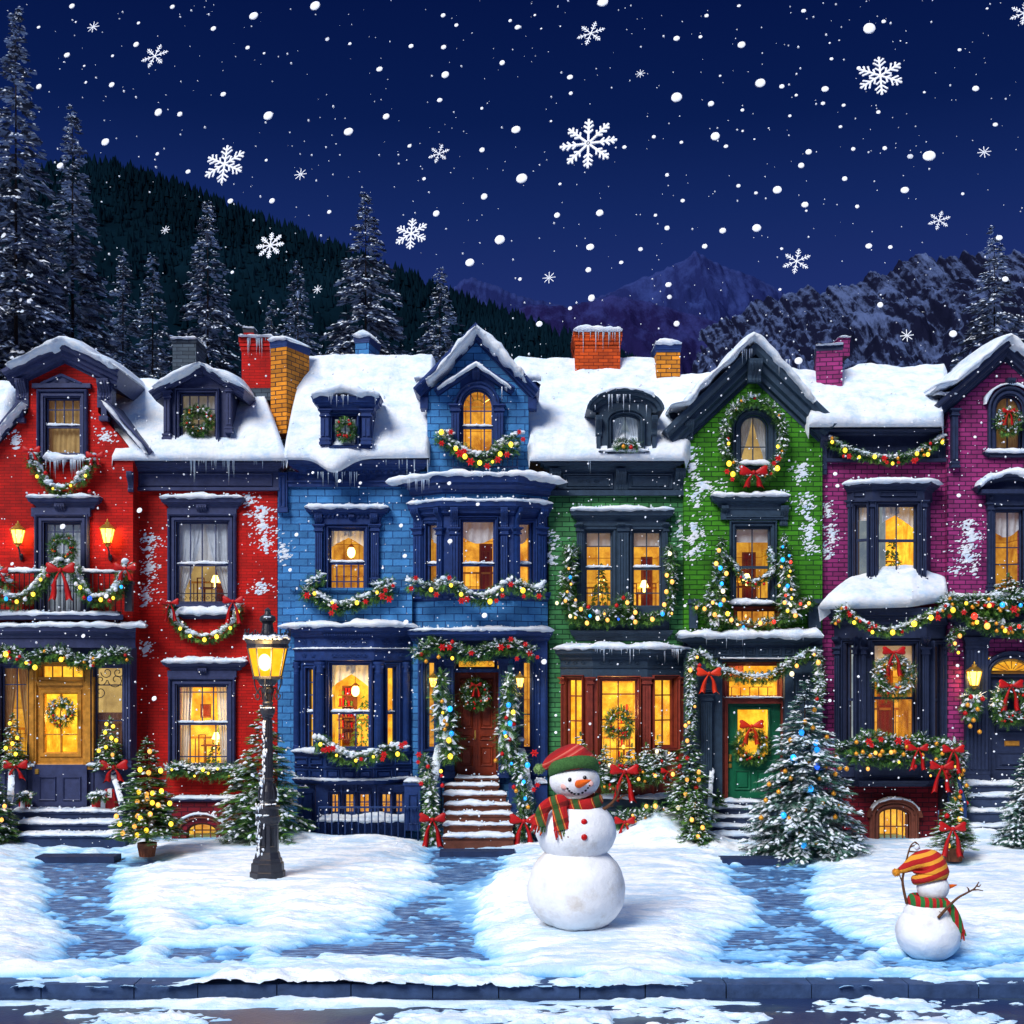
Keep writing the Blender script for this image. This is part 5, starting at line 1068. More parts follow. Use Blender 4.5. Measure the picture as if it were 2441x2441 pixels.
# ------------------------------------------------------------------ ground, path, road, kerb, snow cover
def fbm(x, y, s, seed, oct=4):
    r = np.random.RandomState(seed); tot = np.zeros_like(x); amp = 1.0; nrm = 0
    for o in range(oct):
        t = r.rand(256, 256); u, v = x * s * 2 ** o + 7.3 * o + 400, y * s * 2 ** o + 3.1 * o + 400
        i, j = np.floor(u).astype(int), np.floor(v).astype(int); a, b = u - i, v - j; a = a * a * (3 - 2 * a); b = b * b * (3 - 2 * b)
        g = lambda p, q: t[p % 256, q % 256]
        tot += amp * ((g(i, j) * (1 - a) + g(i + 1, j) * a) * (1 - b) + (g(i, j + 1) * (1 - a) + g(i + 1, j + 1) * a) * b); nrm += amp; amp *= .55
    return tot / nrm - .5
def structure(o, kind='structure'): o['kind'] = kind; return o
def quadgrid(name, X, Y, Zh, keep, mat, attr=None):
    ny, nx = X.shape; v = np.stack([X, Y, Zh], -1).reshape(-1, 3)
    idx = np.arange(ny * nx).reshape(ny, nx); f = np.stack([idx[:-1, :-1], idx[:-1, 1:], idx[1:, 1:], idx[1:, :-1]], -1).reshape(-1, 4)
    if keep is not None: f = f[keep.reshape(-1)]
    me = bpy.data.meshes.new(name); me.vertices.add(len(v)); me.vertices.foreach_set('co', v.ravel().astype(np.float32))
    me.loops.add(f.size); me.loops.foreach_set('vertex_index', f.ravel().astype(np.int32)); me.polygons.add(len(f)); me.polygons.foreach_set('loop_start', np.arange(0, f.size, 4).astype(np.int32))
    me.polygons.foreach_set('use_smooth', np.ones(len(f), bool)); me.update(calc_edges=True)
    if attr is not None: a = me.attributes.new('depth', 'FLOAT', 'POINT'); a.data.foreach_set('value', attr.ravel().astype(np.float32))
    me.materials.append(MAT[mat]); o = bpy.data.objects.new(name, me); C.objects.link(o); return o
t = NT('slate_path')
st_ = t.noise(3.0, 6, t.pos((.9, 5, 1)), .75); c1 = t.ramp(st_, [(.38, lin(16, 36, 76)), (.46, lin(38, 78, 132)), (.53, lin(72, 124, 178)), (.64, lin(184, 214, 240))])
t.l(c1, t.b.inputs['Base Color']); t.b.inputs['Roughness'].default_value = .45; t.bump(t.noise(5, 6, t.pos((1, 4, 1)), .7), .7, .05)
t = NT('wet_road')
c1 = t.ramp(t.noise(.55, 5, t.pos((1, 1.8, 1)), .6), [(.34, lin(22, 34, 76)), (.52, lin(36, 54, 92)), (.62, lin(56, 74, 92)), (.8, lin(110, 124, 140))])
t.l(c1, t.b.inputs['Base Color']); t.b.inputs['Roughness'].default_value = .38; t.bump(t.noise(22, 5), .35, .02)
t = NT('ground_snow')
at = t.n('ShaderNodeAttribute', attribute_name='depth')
thin = t.ramp(at.outputs['Fac'], [(.0, lin(104, 164, 214)), (.22, lin(156, 208, 242)), (.5, lin(208, 232, 247)), (1, (.84, .88, .93))])  # blue shade of hollows and edges painted into the thinner snow's colour
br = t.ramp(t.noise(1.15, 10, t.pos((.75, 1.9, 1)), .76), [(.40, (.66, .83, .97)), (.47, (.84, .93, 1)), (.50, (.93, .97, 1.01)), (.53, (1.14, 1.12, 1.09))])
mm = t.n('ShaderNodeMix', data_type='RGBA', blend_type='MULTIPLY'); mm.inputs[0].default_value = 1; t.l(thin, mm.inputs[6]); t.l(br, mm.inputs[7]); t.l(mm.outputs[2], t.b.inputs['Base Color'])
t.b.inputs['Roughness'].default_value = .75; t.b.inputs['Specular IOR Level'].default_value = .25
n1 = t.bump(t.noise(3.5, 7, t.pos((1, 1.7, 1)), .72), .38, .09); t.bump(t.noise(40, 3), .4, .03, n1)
M('cobble_kerb', lin(52, 74, 112), .6, .3, 5, .4, 20)
# far ground
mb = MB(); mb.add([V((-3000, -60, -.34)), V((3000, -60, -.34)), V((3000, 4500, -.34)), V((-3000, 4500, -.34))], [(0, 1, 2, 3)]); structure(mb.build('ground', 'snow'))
mb = MB(); mb.add([V((-60, -13.64, -.001)), V((60, -13.64, -.001)), V((60, 2, 0)), V((-60, 2, 0))], [(0, 1, 2, 3)]); structure(mb.build('path', 'slate_path'))
mb = MB(); mb.add([V((-60, -40, -.16)), V((60, -40, -.16)), V((60, -14.0, -.16)), V((-60, -14.0, -.16))], [(0, 1, 2, 3)]); structure(mb.build('road', 'wet_road'))
mb = MB(); r = rng(); x = -16.0
while x < 16: w_ = r.uniform(.8, 1.3); mb.box((x + .01, -13.98, -.3), (x + w_ - .004, -13.61, .012 + r.uniform(-.002, .002))); x += w_
mb.box((-60, -13.98, -.3), (-16, -13.61, .01)); mb.box((x, -13.98, -.3), (60, -13.61, .01)); structure(mb.build('kerb', 'cobble_kerb'))
xs = np.linspace(-15.5, 15.5, 520); ys = np.concatenate([np.linspace(-17.2, -8, 380), np.linspace(-8, .6, 190)[1:]]); X, Y = np.meshgrid(xs, ys)
dist = 30 + Y; PX = 1220.5 + X / dist * 3000; PY = 1600 + 12000 / dist
def sdist(poly):
    d = np.full(PX.shape, 1e9); ins = np.zeros(PX.shape, bool); n = len(poly)
    for i in range(n):
        (x0, y0), (x1, y1) = poly[i], poly[(i + 1) % n]; ex, ey = x1 - x0, y1 - y0
        tt = np.clip(((PX - x0) * ex + (PY - y0) * ey) / (ex * ex + ey * ey + 1e-9), 0, 1)
        d = np.minimum(d, np.hypot(PX - x0 - tt * ex, (PY - y0 - tt * ey) * 1.6))
        c = ((y0 > PY) != (y1 > PY)) & (PX < (x1 - x0) * (PY - y0) / (y1 - y0 + 1e-9) + x0); ins ^= c
    return np.where(ins, -d, d)
g1 = lambda *p: [(a * .6315, 1900 + b * .6315) for a, b in p]
g2 = lambda *p: [(1220 + a * .632, 1900 + b * .632) for a, b in p]
polys = [g1((170, 235), (440, 235), (420, 330), (430, 420), (560, 540), (470, 610), (260, 600), (200, 470), (170, 340)),
         g1((1640, 215), (1900, 215), (1860, 330), (1800, 520), (1850, 625), (980, 625), (1180, 560), (1450, 480), (1500, 390), (1640, 350)),
         g2((800, 250), (1130, 250), (1150, 340), (1130, 420), (1240, 520), (1400, 580), (1300, 625), (740, 625), (790, 540), (930, 460), (820, 340)),
         g1((640, 575), (930, 575), (960, 625), (640, 620)), g1((730, 470), (930, 465), (930, 500), (760, 510)), g2((1380, 600), (1932, 610), (1932, 650), (1380, 650))]
sd = np.minimum.reduce([sdist(p) for p in polys])
n1 = fbm(X, Y * 1.8, .55, 1); n2 = fbm(X, Y * 1.6, 2.2, 2, 5); n3 = fbm(X * .8, Y * 2.4, 5.5, 5, 4)
edge = np.clip((sd + 75 * n1 + 65 * n2 + 55 * n3) / 135, -1, 1)
hgt = np.where(edge > 0, .03 + .17 * edge ** .7, .05 * edge) + .05 * n1 + .05 * n2
spl = np.clip((fbm(X, Y * 2.2, .9, 9, 6) * 1.0 + n3 * .75 + .35 * n2 + .45 * fbm(X, Y * 1.6, 8.0, 41, 3) - .15), 0, .45); hgt = np.maximum(hgt, np.where(edge < .3, .055 * np.tanh(spl * 6) - .012, -1))
hgt = (hgt + np.clip(edge + .2, 0, 1) * (.030 * fbm(X, Y * 1.5, 8.0, 41, 3) + .03 * n3)) * np.clip((-Y - .1) / 1.6, .12, 1)
def bumpg(x, y, sx_, sy_, h, T): p = WG(T, x, y); return h * np.exp(-((X - p.x) / sx_) ** 2 - ((Y - p.y) / sy_) ** 2)
def mound(px_, y_, sx_, sy_, h): x_ = (px_ - 1220.5) / 100 * (30 + y_) / 30; return h * np.exp(-((X - x_) / sx_) ** 2 - ((Y - y_) / sy_) ** 2)
for q in ((1590, -1.6, 1.0, .8, .62), (1510, -1.9, .7, .6, .10), (600, -1.3, .45, .5, .55), (690, -1.4, .9, .6, .22), (880, -1.4, .9, .6, .12), (300, -1.2, .6, .5, .10), (60, -1.3, .7, .6, .22),
          (350, -3.9, .6, .6, -.18), (2273, -4.5, .6, .6, -.18), (1240, -8, .9, 2.0, .35), (2210, -12.3, .8, .6, .06), (1985, -1.2, .5, .5, .22), (1950, -1.6, .8, .7, .14), (2330, -1.4, .9, .6, .28), (960, -2.4, .6, .6, .1), (1690, -2.7, .5, .5, .2)):
    hgt += mound(*q) * np.clip(edge + .5, .25, 1)
n6 = fbm(X, Y * 1.6, 8.0, 41, 3); rd_ = Y < -13.6
k_ = np.clip((-13.3 - Y) / .5, 0, 1); n5 = fbm(X, Y * 1.5, .45, 21, 3)
line1 = np.exp(-((PY - 2336 - 22 * n1 - 10 * n2) / 13) ** 2) * .13 * np.clip(.5 + 2.2 * n1 + 1.5 * n2, 0, 1.3)
roadh = np.clip((fbm(X, Y * 2.0, .8, 33, 6) * 1.3 + n5 * .9 + n3 * .55 + n6 * .65 - .21), -.05, .3) * .26 - .015
line2 = np.clip(1 - np.abs(PY - 2362 - 14 * n1) / 13, 0, 1) * (.10 * np.clip(.55 + 2.5 * n1, 0, 1.2))
band2 = np.clip((PY - 2380) / 20, 0, 1)
roadh = np.where(band2 > .2, roadh, np.maximum(roadh * .5, line2 - .02))
patch = np.exp(-((PX - 1560) / 120) ** 2 - ((PY - 2350) / 34) ** 2) + np.exp(-((PX - 680) / 210) ** 2 - ((PY - 2345) / 28) ** 2) + np.exp(-((PX - 2060) / 140) ** 2 - ((PY - 2350) / 30) ** 2)
roadh += .06 * patch * np.clip(.4 + 2.4 * n2 + 1.5 * n6, 0, 1.5)
top = np.where(rd_, 0, hgt * (1 - k_) + k_ * (np.clip(hgt, -.03, .05) + line1 - .01))
Yk = Y + .10 * n2 + .08 * n6; zz = np.where(Yk < -14.08, -.16 + roadh, np.where(rd_, .012 + line1 * .8 + .05 * patch - .026 + .10 * n1 + .12 * n2 + .06 * n6, top))
base = np.where(Yk < -14.08, -.16, np.where(rd_, .012, 0)); th_ = zz - base
keep = np.maximum.reduce([th_[:-1, :-1], th_[1:, :-1], th_[:-1, 1:], th_[1:, 1:]]) > -.004
q4 = np.stack([zz[:-1, :-1], zz[1:, :-1], zz[:-1, 1:], zz[1:, 1:]]); t4 = np.stack([th_[:-1, :-1], th_[1:, :-1], th_[:-1, 1:], th_[1:, 1:]])
keep &= ~((q4.max(0) - q4.min(0) > .085) & (Y[:-1, :-1] < -13.9) & (Y[:-1, :-1] > -14.4) & (t4.min(0) < .055))
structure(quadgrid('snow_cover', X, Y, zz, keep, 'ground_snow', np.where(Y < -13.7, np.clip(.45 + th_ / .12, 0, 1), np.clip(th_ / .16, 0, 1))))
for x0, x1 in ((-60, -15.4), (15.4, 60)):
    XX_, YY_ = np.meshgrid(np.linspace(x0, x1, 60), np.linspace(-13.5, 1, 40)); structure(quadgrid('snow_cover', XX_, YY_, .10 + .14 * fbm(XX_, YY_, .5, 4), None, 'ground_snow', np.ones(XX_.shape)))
# stone slabs at the foot of the steps
def slab(T, x0, y0, x1, dep, h, label, mat='step_navy'):
    mb = MB(); a, b = WG(T, x0, y0), WG(T, x1, y0); mb.box((a.x, a.y, -.05), (b.x, a.y + dep, h)); o = mb.build('stone_slab', mat); tag(o, label, 'slab', 'stone slabs at the foot of the steps')
slab(E, 230, 1815, 750, .5, .13, 'dark stone slab across the snowy path below the red house steps')
slab(F, 1235, 1775, 1730, .45, .12, 'dark stone slab on the path below the brown steps of the blue house'); slab(G, 1440, 1830, 2020, .5, .13, 'dark stone slab on the path below the green house steps')
# ------------------------------------------------------------------ hill, mountains
def ridge(name, pts, d0, d1, zb, mat, seed, rough, n=150, m=40, T=FULL, jag=0, pw=1.0):
    P_ = [W(T, x, y, d1) for x, y in pts]; xs_ = np.array([p.x for p in P_]); zs_ = np.array([p.z for p in P_]); xx = np.linspace(xs_[0], xs_[-1], n); zt = np.interp(xx, xs_, zs_)
    if mat != 'forest_hill': k1 = 30 / (xx[-1] - xx[0]); zt = zt + (1 if mat == 'snowy_rock' else .22) * (zt.max() - zb) * (.045 * (.25 - np.abs(fbm(xx, xx * 0, k1, seed + 50, 1))) + .03 * fbm(xx, xx * 0, k1 * 3, seed + 51, 3))
    v = np.linspace(0, 1, m); Xg = np.repeat(xx[None], m, 0); Yg = np.repeat((d0 + (d1 - d0) * v)[:, None], n, 1); sc_ = 8 / (xx[-1] - xx[0])
    Zg_ = zb + (zt[None] - zb) * (v[:, None] ** pw); am = (zt[None] - zb) * rough * np.sin(np.pi * np.clip(v, 0, 1))[:, None]
    rid = .5 - np.abs(fbm(Xg, Yg * .6, sc_ * 1.3, seed, 5)) * 2.2
    Zg_ = Zg_ + am * rid + (zt[None] - zb) * rough * .10 * fbm(Xg, Yg, sc_ * 6, seed + 3, 4)
    back = np.array([Zg_[-1] - (Zg_[-1] - zb) * .5]); Xg = np.vstack([Xg, xx]); Yg = np.vstack([Yg, np.full(n, d1 + (d1 - d0) * .7)]); Zg_ = np.vstack([Zg_, back])
    return structure(quadgrid(name, Xg, Yg, Zg_, None, mat)), xx, zt
def rockm(name, dark, lightc, thr, sc_):
    t = NT(name); g = t.n('ShaderNodeNewGeometry'); s = t.n('ShaderNodeSeparateXYZ'); t.l(g.outputs['Normal'], s.inputs[0])
    nz = t.noise(sc_, 10, t.pos((2.4, 1, .75), (0, .62, 0)), .76); a = t.n('ShaderNodeMath', operation='ADD'); t.l(nz, a.inputs[0]); b = t.n('ShaderNodeMath', operation='MULTIPLY'); t.l(s.outputs['Z'], b.inputs[0]); b.inputs[1].default_value = .35; t.l(b.outputs[0], a.inputs[1])
    t.l(t.ramp(a.outputs[0], [(thr - .07, dark), (thr, tuple(.5 * (x + y) for x, y in zip(dark, lightc))), (thr + .09, lightc)]), t.b.inputs['Base Color']); t.b.inputs['Roughness'].default_value = 1; t.b.inputs['Specular IOR Level'].default_value = 0
    t.bump(t.noise(sc_ * 2, 8, None, .8), .8, 4)
rockm('snowy_rock', (.010, .012, .034), (.11, .155, .32), .775, .055)
rockm('purple_rock', (.013, .011, .060), (.030, .036, .15), .80, .020)
rockm('haze_blue_rock', (.012, .018, .085), (.028, .045, .17), .78, .012)  # far mountains' fade to blue is put into this rock colour
M('forest_hill', (.0022, .0095, .0165), 1, .4, .05, 0, 1, 0)
hill, hx, hz = ridge('hill', [(-140, 420), (60, 340), (165, 322), (230, 330), (330, 365), (480, 425), (560, 455), (660, 490), (760, 530), (850, 572), (950, 606), (1040, 640), (1130, 668), (1200, 700)], 70, 165, 4, 'forest_hill', 3, .05, 160, 30)
ridge('mountain', [(980, 640), (1060, 600), (1130, 560), (1230, 518), (1290, 490), (1312, 474), (1330, 482), (1370, 505), (1400, 512), (1450, 535), (1490, 560), (1560, 600), (1640, 640)], 620, 900, 20, 'haze_blue_rock', 11, .14, 190, 70)
ridge('mountain', [(830, 560), (870, 530), (890, 522), (930, 540), (1000, 565), (1080, 580), (1180, 600)], 1300, 1600, 20, 'haze_blue_rock', 15, .10, 100, 40)
ridge('foothills', [(860, 640), (930, 600), (1000, 575), (1070, 580), (1160, 558), (1240, 575), (1330, 600), (1400, 625), (1500, 650)], 300, 480, 20, 'purple_rock', 18, .12, 160, 60)
ridge('mountain', [(1250, 680), (1330, 625), (1390, 592), (1430, 570), (1480, 558), (1530, 545), (1580, 548), (1640, 520), (1670, 518), (1690, 505), (1740, 478), (1770, 484), (1830, 482), (1890, 484), (1932, 482), (2040, 470)], 260, 460, 20, 'snowy_rock', 22, .13, 420, 180)
# trees along the hill: a forest nobody could count
mb = MB(); r = rng()
for k in range(9500):
    i = r.randrange(len(hx) - 1); v = 1 - (r.random() ** 1.7) * .92; x = hx[i] + r.random() * (hx[1] - hx[0]); y = 70 + 95 * v; z = 4 + (np.interp(x, hx, hz) - 4) * v - .4
    h = r.uniform(1.4, 2.9) * (1.2 if v > .96 else 1); w_ = h * r.uniform(.22, .34); c = V((x, y, z))
    for a, b, q in ((0, .62, 1), (.38, 1, .62)):
        n = 5; ph = r.random() * 6; mb.add([c + V((math.cos(ph + 6.283 * i2 / n) * w_ * q, math.sin(ph + 6.283 * i2 / n) * w_ * q, h * a)) for i2 in range(n)] + [c + ZZ * h * b], [(i2, (i2 + 1) % n, n) for i2 in range(n)])
o = mb.build('forest', 'forest_hill'); structure(o, 'stuff'); o['label'] = 'dark forest covering the hillside behind the houses'; o['category'] = 'forest'
# ------------------------------------------------------------------ conifers
def spray(g, p, d, L, nw, m=5, r=random, up=None):
    side = d.cross(ZZ); side = side.normalized() if side.length > .1 else V((1, 0, 0))
    tilt = r.uniform(-.5, .5); side = (side + (ZZ if up is None else up) * tilt).normalized()
    q = p + d * L; vs = [p - side * nw * .5, p + side * nw * .5, q]; fs = [(0, 1, 2)]
    for k in range(m):
        t_ = .12 + .8 * k / m; b = p.lerp(q, t_); ln = L * .42 * (1 - .55 * t_)
        for s in (-1, 1):
            e = b + d * ln * .75 + side * s * ln * r.uniform(.6, 1.0) - ZZ * ln * .12; n_ = len(vs); vs += [b - d * nw * .6, b + d * nw * .6, e]; fs.append((n_, n_ + 1, n_ + 2))
    g.cur = 0 if r.random() < .55 else 1; g.add(vs, fs)
def pad(s, p, d, L, w_, r=random):
    side = d.cross(ZZ); side = side.normalized() if side.length > .1 else V((1, 0, 0)); n = 7; vs = []
    for i in range(n):
        a = 6.283 * i / n; k = r.uniform(.65, 1.2); vs.append(p + d * math.cos(a) * L * .5 * k + side * math.sin(a) * w_ * .5 * k - ZZ * w_ * .12)
    vs.append(p + ZZ * w_ * r.uniform(.22, .42)); s.add(vs, [(i, (i + 1) % n, n) for i in range(n)])
def conifer(g, s, base, H_, R_0, seed, layers=16, br=9, L=.5, nw=.03, snow=.5, z0=.04, pw=.9, padk=1.0, m=5, droop=.25):
    r = random.Random(seed)
    for k in range(layers):
        f = (k + .5) / layers; f = f ** .92; z = base.z + H_ * (1 - f * (1 - z0)); R1 = R_0 * (f ** pw)
        for q in range(int(br * (.45 + .7 * f)) + 2):
            a = r.uniform(0, 6.283); ln = R1 * r.uniform(.66, 1.14) + .02 * L; dr = droop * (.3 + f) * r.uniform(.6, 1.3)
            o = V((math.cos(a), math.sin(a), 0)); p0 = V((base.x, base.y, z + r.uniform(-.95, .95) * H_ / layers)); p1 = p0 + o * ln - ZZ * ln * dr
            ns = max(2, int(ln / (L * .42)))
            for i in range(ns):
                t_ = .22 + .78 * (i + r.random() * .7) / ns; c = p0.lerp(p1, min(1, t_)) - ZZ * ln * .10 * t_ * t_
                for sd_ in ((-1, 1) if i < ns - 1 else (-1, 0, 1)):
                    an = a + sd_ * r.uniform(.35, .9); d = V((math.cos(an), math.sin(an), -dr * r.uniform(.4, 1.4) + .05)).normalized(); l_ = L * r.uniform(.7, 1.1) * (1 - .25 * f * 0)
                    l_ *= .4 + .6 * min(1, f * 2.6); spray(g, c, d, l_, nw, m, r)
                    if r.random() < snow: pad(s, c + d * l_ * r.uniform(.2, .7) + ZZ * nw * 1.0, (d + V((r.uniform(-.5, .5), r.uniform(-.5, .5), r.uniform(-.35, .1)))).normalized(), l_ * r.uniform(.3, .8) * padk, l_ * r.uniform(.16, .36) * padk, r)
    for k in range(4): d = V((r.uniform(-.15, .15), r.uniform(-.15, .15), 1)).normalized(); spray(g, V((base.x, base.y, base.z + H_ * .93)), d, L * .8, nw, m, r)
def trunk(parent, base, H_, r0):
    mb = MB(); mb.tube([base - ZZ * .2, base + ZZ * H_ * .5, base + ZZ * H_ * .97], [r0, r0 * .6, r0 * .08], 8); mb.build('trunk', 'bark', parent)
fir_specs = [(30, 12, 640, 96, 14, 'tallest snowy fir of all, rising far above the red gable roof'), (137, 205, 650, 76, 17, 'tall snowy fir next to the tallest tree behind the red gable'),
             (232, 474, 690, 46, 20, 'short grey snowy fir behind the red house between two taller firs'), (288, 482, 690, 42, 24, 'short dark fir with little snow left of the slate chimney'),
             (392, 378, 680, 64, 21, 'mid tall snowy fir rising behind the slate chimney and dormer'), (512, 572, 690, 30, 26, 'small pale fir just above the red brick chimney'), (562, 498, 700, 52, 28, 'dim purple fir behind the tan brick chimney'),
             (690, 362, 705, 92, 23, 'broad snowy fir behind the little blue chimney'), (830, 503, 700, 52, 27, 'slim snowy fir just left of the blue gable'), (1876, 432, 700, 78, 22, 'lone snowy fir on the right behind the purple gable')]
for i, (x, yt, yb, hw, d, lab) in enumerate(fir_specs):
    s_ = (30 + d) / 30; tp = W(FULL, x, yt, d); Rb = hw * 1.2635 / 100 * s_ * 1.0; Hh = tp.z; base = V((tp.x, d, 0)); vis = (yb - yt) * 1.2635 / 100 * s_
    Rt = Rb * Hh / vis * .8
    th = thing('fir_tree', lab, 'tree', base, 'snowy firs behind the houses'); g, s = MB(), MB(); L_ = .34 + Rb * .12
    conifer(g, s, base, Hh, Rt, 100 + i, int(26 + Hh * 1.9), 14, L_, L_ * .15, (.46, .48, .52, .26, .55, .5, .34, .55, .5, .5)[i], .12, .86, .95, 5, .62)
    g.build('crown', ['night_fir', 'night_fir_light'], th); s.build('snow', 'night_snow' if 'night_snow' in MAT else 'snow', th, True); trunk(th, base, Hh, .14)
# ------------------------------------------------------------------ ornaments shared by garlands, wreaths and trees
def mesh_of(fn, name, mats, smooth=True):
    mb = MB(); fn(mb); o = mb.build(name, mats, None, smooth); me = o.data; bpy.data.objects.remove(o); return me
BULB = {k: mesh_of(lambda mb: (mb.ball(V((0, 0, 0)), 1, 1, 1.15, 3),), 'light_bulb', 'bulb_' + n) for k, n in (('y', 'yellow'), ('o', 'orange'), ('w', 'white'), ('c', 'blue'), ('b', 'dark'), ('r', 'red'))}
def bauble_fn(mb): mb.ball(V((0, 0, 0)), 1, lv=2); mb.lathe(V((0, 0, .92)), [(.28, 0), (.28, .22), (.1, .24), (.1, .34)], 8)
BAUB = {k: mesh_of(bauble_fn, 'bauble', n) for k, n in (('g', 'gold'), ('r', 'red_ball'), ('w', 'white_ball'))}
def flower_fn(mb):
    r = random.Random(5)
    for ring, (n, l, up) in enumerate(((6, 1.0, .25), (5, .65, .6))):
        for k in range(n):
            a = 6.283 * k / n + ring * .5; d = V((math.cos(a), -up, math.sin(a))); u = V((-math.sin(a), 0, math.cos(a)))
            mb.add([V((0, -.1, 0)), d * l * .5 + u * .26 * l, d * l, d * l * .5 - u * .26 * l, d * l * .5 + V((0, -.12, 0))], [(0, 1, 4), (1, 2, 4), (2, 3, 4), (3, 0, 4)])
    for k in range(4): mb.ball(V((.12 * math.cos(k * 1.6), -.3, .12 * math.sin(k * 1.6))), .1, lv=1)
FLOW = mesh_of(flower_fn, 'red_flower', 'petal', False)
def bow_fn(mb, tails=1.0):
    for s in (-1, 1):
        secs = [(.05, .07, .0, .06), (.22, .15, .05, .10), (.52, .30, .12, .15), (.86, .42, .20, .13), (1.06, .36, .21, .08), (1.12, .20, .20, .03)]; vs = []
        for x, h, zc, th in secs:
            for k in range(10): a = 6.283 * k / 10; f = .82 + .22 * math.cos(3 * a); vs.append(V((s * (x - .10 * math.sin(a) ** 2 * x), -.05 + math.sin(a) * th * f - .05 * x, zc + math.cos(a) * h * (.9 + .1 * f))))
        mb.add(vs, [(i * 10 + k, i * 10 + (k + 1) % 10, (i + 1) * 10 + (k + 1) % 10, (i + 1) * 10 + k) for i in range(5) for k in range(10)] + [tuple(range(50, 60))])
        n = 8; vs = []
        for i in range(n + 1):
            t_ = i / n; c = V((s * (.06 + .62 * t_ * tails ** .2 + .09 * math.sin(t_ * 5)), -.08 - .10 * math.sin(t_ * 6), -.05 - 1.15 * t_ * tails)); w_ = .09 + .20 * t_
            nt = .22 if i == n else 0
            vs += [c + V((-w_, 0, .04 * s)), c + V((0, -.03, nt)), c + V((w_, 0, -.04 * s)), c + V((0, .03, nt))]
        mb.add(vs, [(i * 4 + k, i * 4 + (k + 1) % 4, (i + 1) * 4 + (k + 1) % 4, (i + 1) * 4 + k) for i in range(n) for k in range(4)])
    mb.ball(V((0, -.14, .03)), .17, .14, .19, 2)
BOW = {('r', 0): mesh_of(bow_fn, 'bow', 'ribbon'), ('o', 0): mesh_of(bow_fn, 'bow', 'ribbon_orange'), ('r', 1): mesh_of(lambda m: bow_fn(m, 2.0), 'bow', 'ribbon'), ('o', 1): mesh_of(lambda m: bow_fn(m, 1.5), 'bow', 'ribbon_orange')}
def deco(parent, T, d, bulbs=(), br=.055, baub=(), bows=(), flow=(), bs=.05):
    for x, y, c in bulbs: inst('light_bulb', BULB[c], parent, W(T, x, y, d), br * (.78 + .22 * math.sin(x * 7 + y)))
    for x, y, c in baub: inst('bauble', BAUB[c], parent, W(T, x, y, d), bs)
    for q in bows: inst('bow', BOW[(q[3] if len(q) > 3 else 'r', q[4] if len(q) > 4 else 0)], parent, W(T, q[0], q[1], d - .04), q[2])
    for x, y, s_ in flow: inst('red_flower', FLOW, parent, W(T, x, y, d), s_)
Y = lambda *p: [(a, b, 'y') for a, b in p]
def greens(g, s, path, r, rg, dens=170, snow=.3, closed=False, out=V((0, -1, 0)), nw=.018, flat=1.0, topsnow=0.0, hang=.25):
    p, L = resample(path + ([path[0]] if closed else []), .04); n = len(p)
    for k in range(int(L * dens)):
        i = rg.randrange(n - 1); t_ = (p[min(i + 1, n - 1)] - p[max(i - 1, 0)]).normalized(); a = rg.uniform(0, 6.283)
        rr = r(i / n) if callable(r) else r; e1 = (out - t_ * out.dot(t_)).normalized(); e2 = t_.cross(e1)
        o = e1 * math.cos(a) * flat + e2 * math.sin(a); c = p[i] + o * rr * .45 * rg.random() ** .5
        d = (o * rg.uniform(.4, 1.0) + t_ * rg.uniform(-.9, .9) - ZZ * hang * rg.random()).normalized(); l_ = rr * rg.uniform(.75, 1.3)
        spray(g, c, d, l_, nw, 4, rg)
        if rg.random() < snow and (o.z > -.25): pad(s, c + d * l_ * .4 + ZZ * .015 + e1 * .02, d, l_ * rg.uniform(.35, .8), l_ * rg.uniform(.2, .4), rg)
    if topsnow:
        for k in range(int(L * 20)):
            i = rg.randrange(n); rr = r(i / n) if callable(r) else r; s.ball(p[i] + V((rg.uniform(-.03, .03), -rr * rg.uniform(.0, .45), rr * (.40 + topsnow * rg.uniform(.1, .45)))), rg.uniform(.03, .085) * (.8 + .7 * topsnow), rg.uniform(.03, .07), rg.uniform(.02, .05) * (.8 + .8 * topsnow), 2, .3, 3)
def garland(label, paths, r=.2, dens=230, snow=.3, topsnow=0, name='garland', cat='garland', group='garlands on the house fronts', nw=.018, baubn=0, bcol='gr', bsz=.04, **k):
    """paths: list of lists of points"""
    th = thing(name, label, cat, paths[0][0], group); g, s = MB(), MB(); rg = rng()
    for q in paths:
        c = crom(q, 10); greens(g, s, c, r, rg, dens, snow, topsnow=topsnow, nw=nw, **k)
        for i in range(baubn):
            p = c[rg.randrange(len(c))]; rr = r(.5) if callable(r) else r; inst('bauble', BAUB[rg.choice(bcol)], th, p + V((rg.uniform(-.5, .5) * rr, -rr * .75, rg.uniform(-.7, .5) * rr)), bsz)
    g.build('greenery', ['pine_dark', 'pine_light'], th)
    if s.v: s.build('snow', 'snow', th, True)
    return th
pl = lambda T, d, *q: [W(T, x, y, d) for x, y in q]
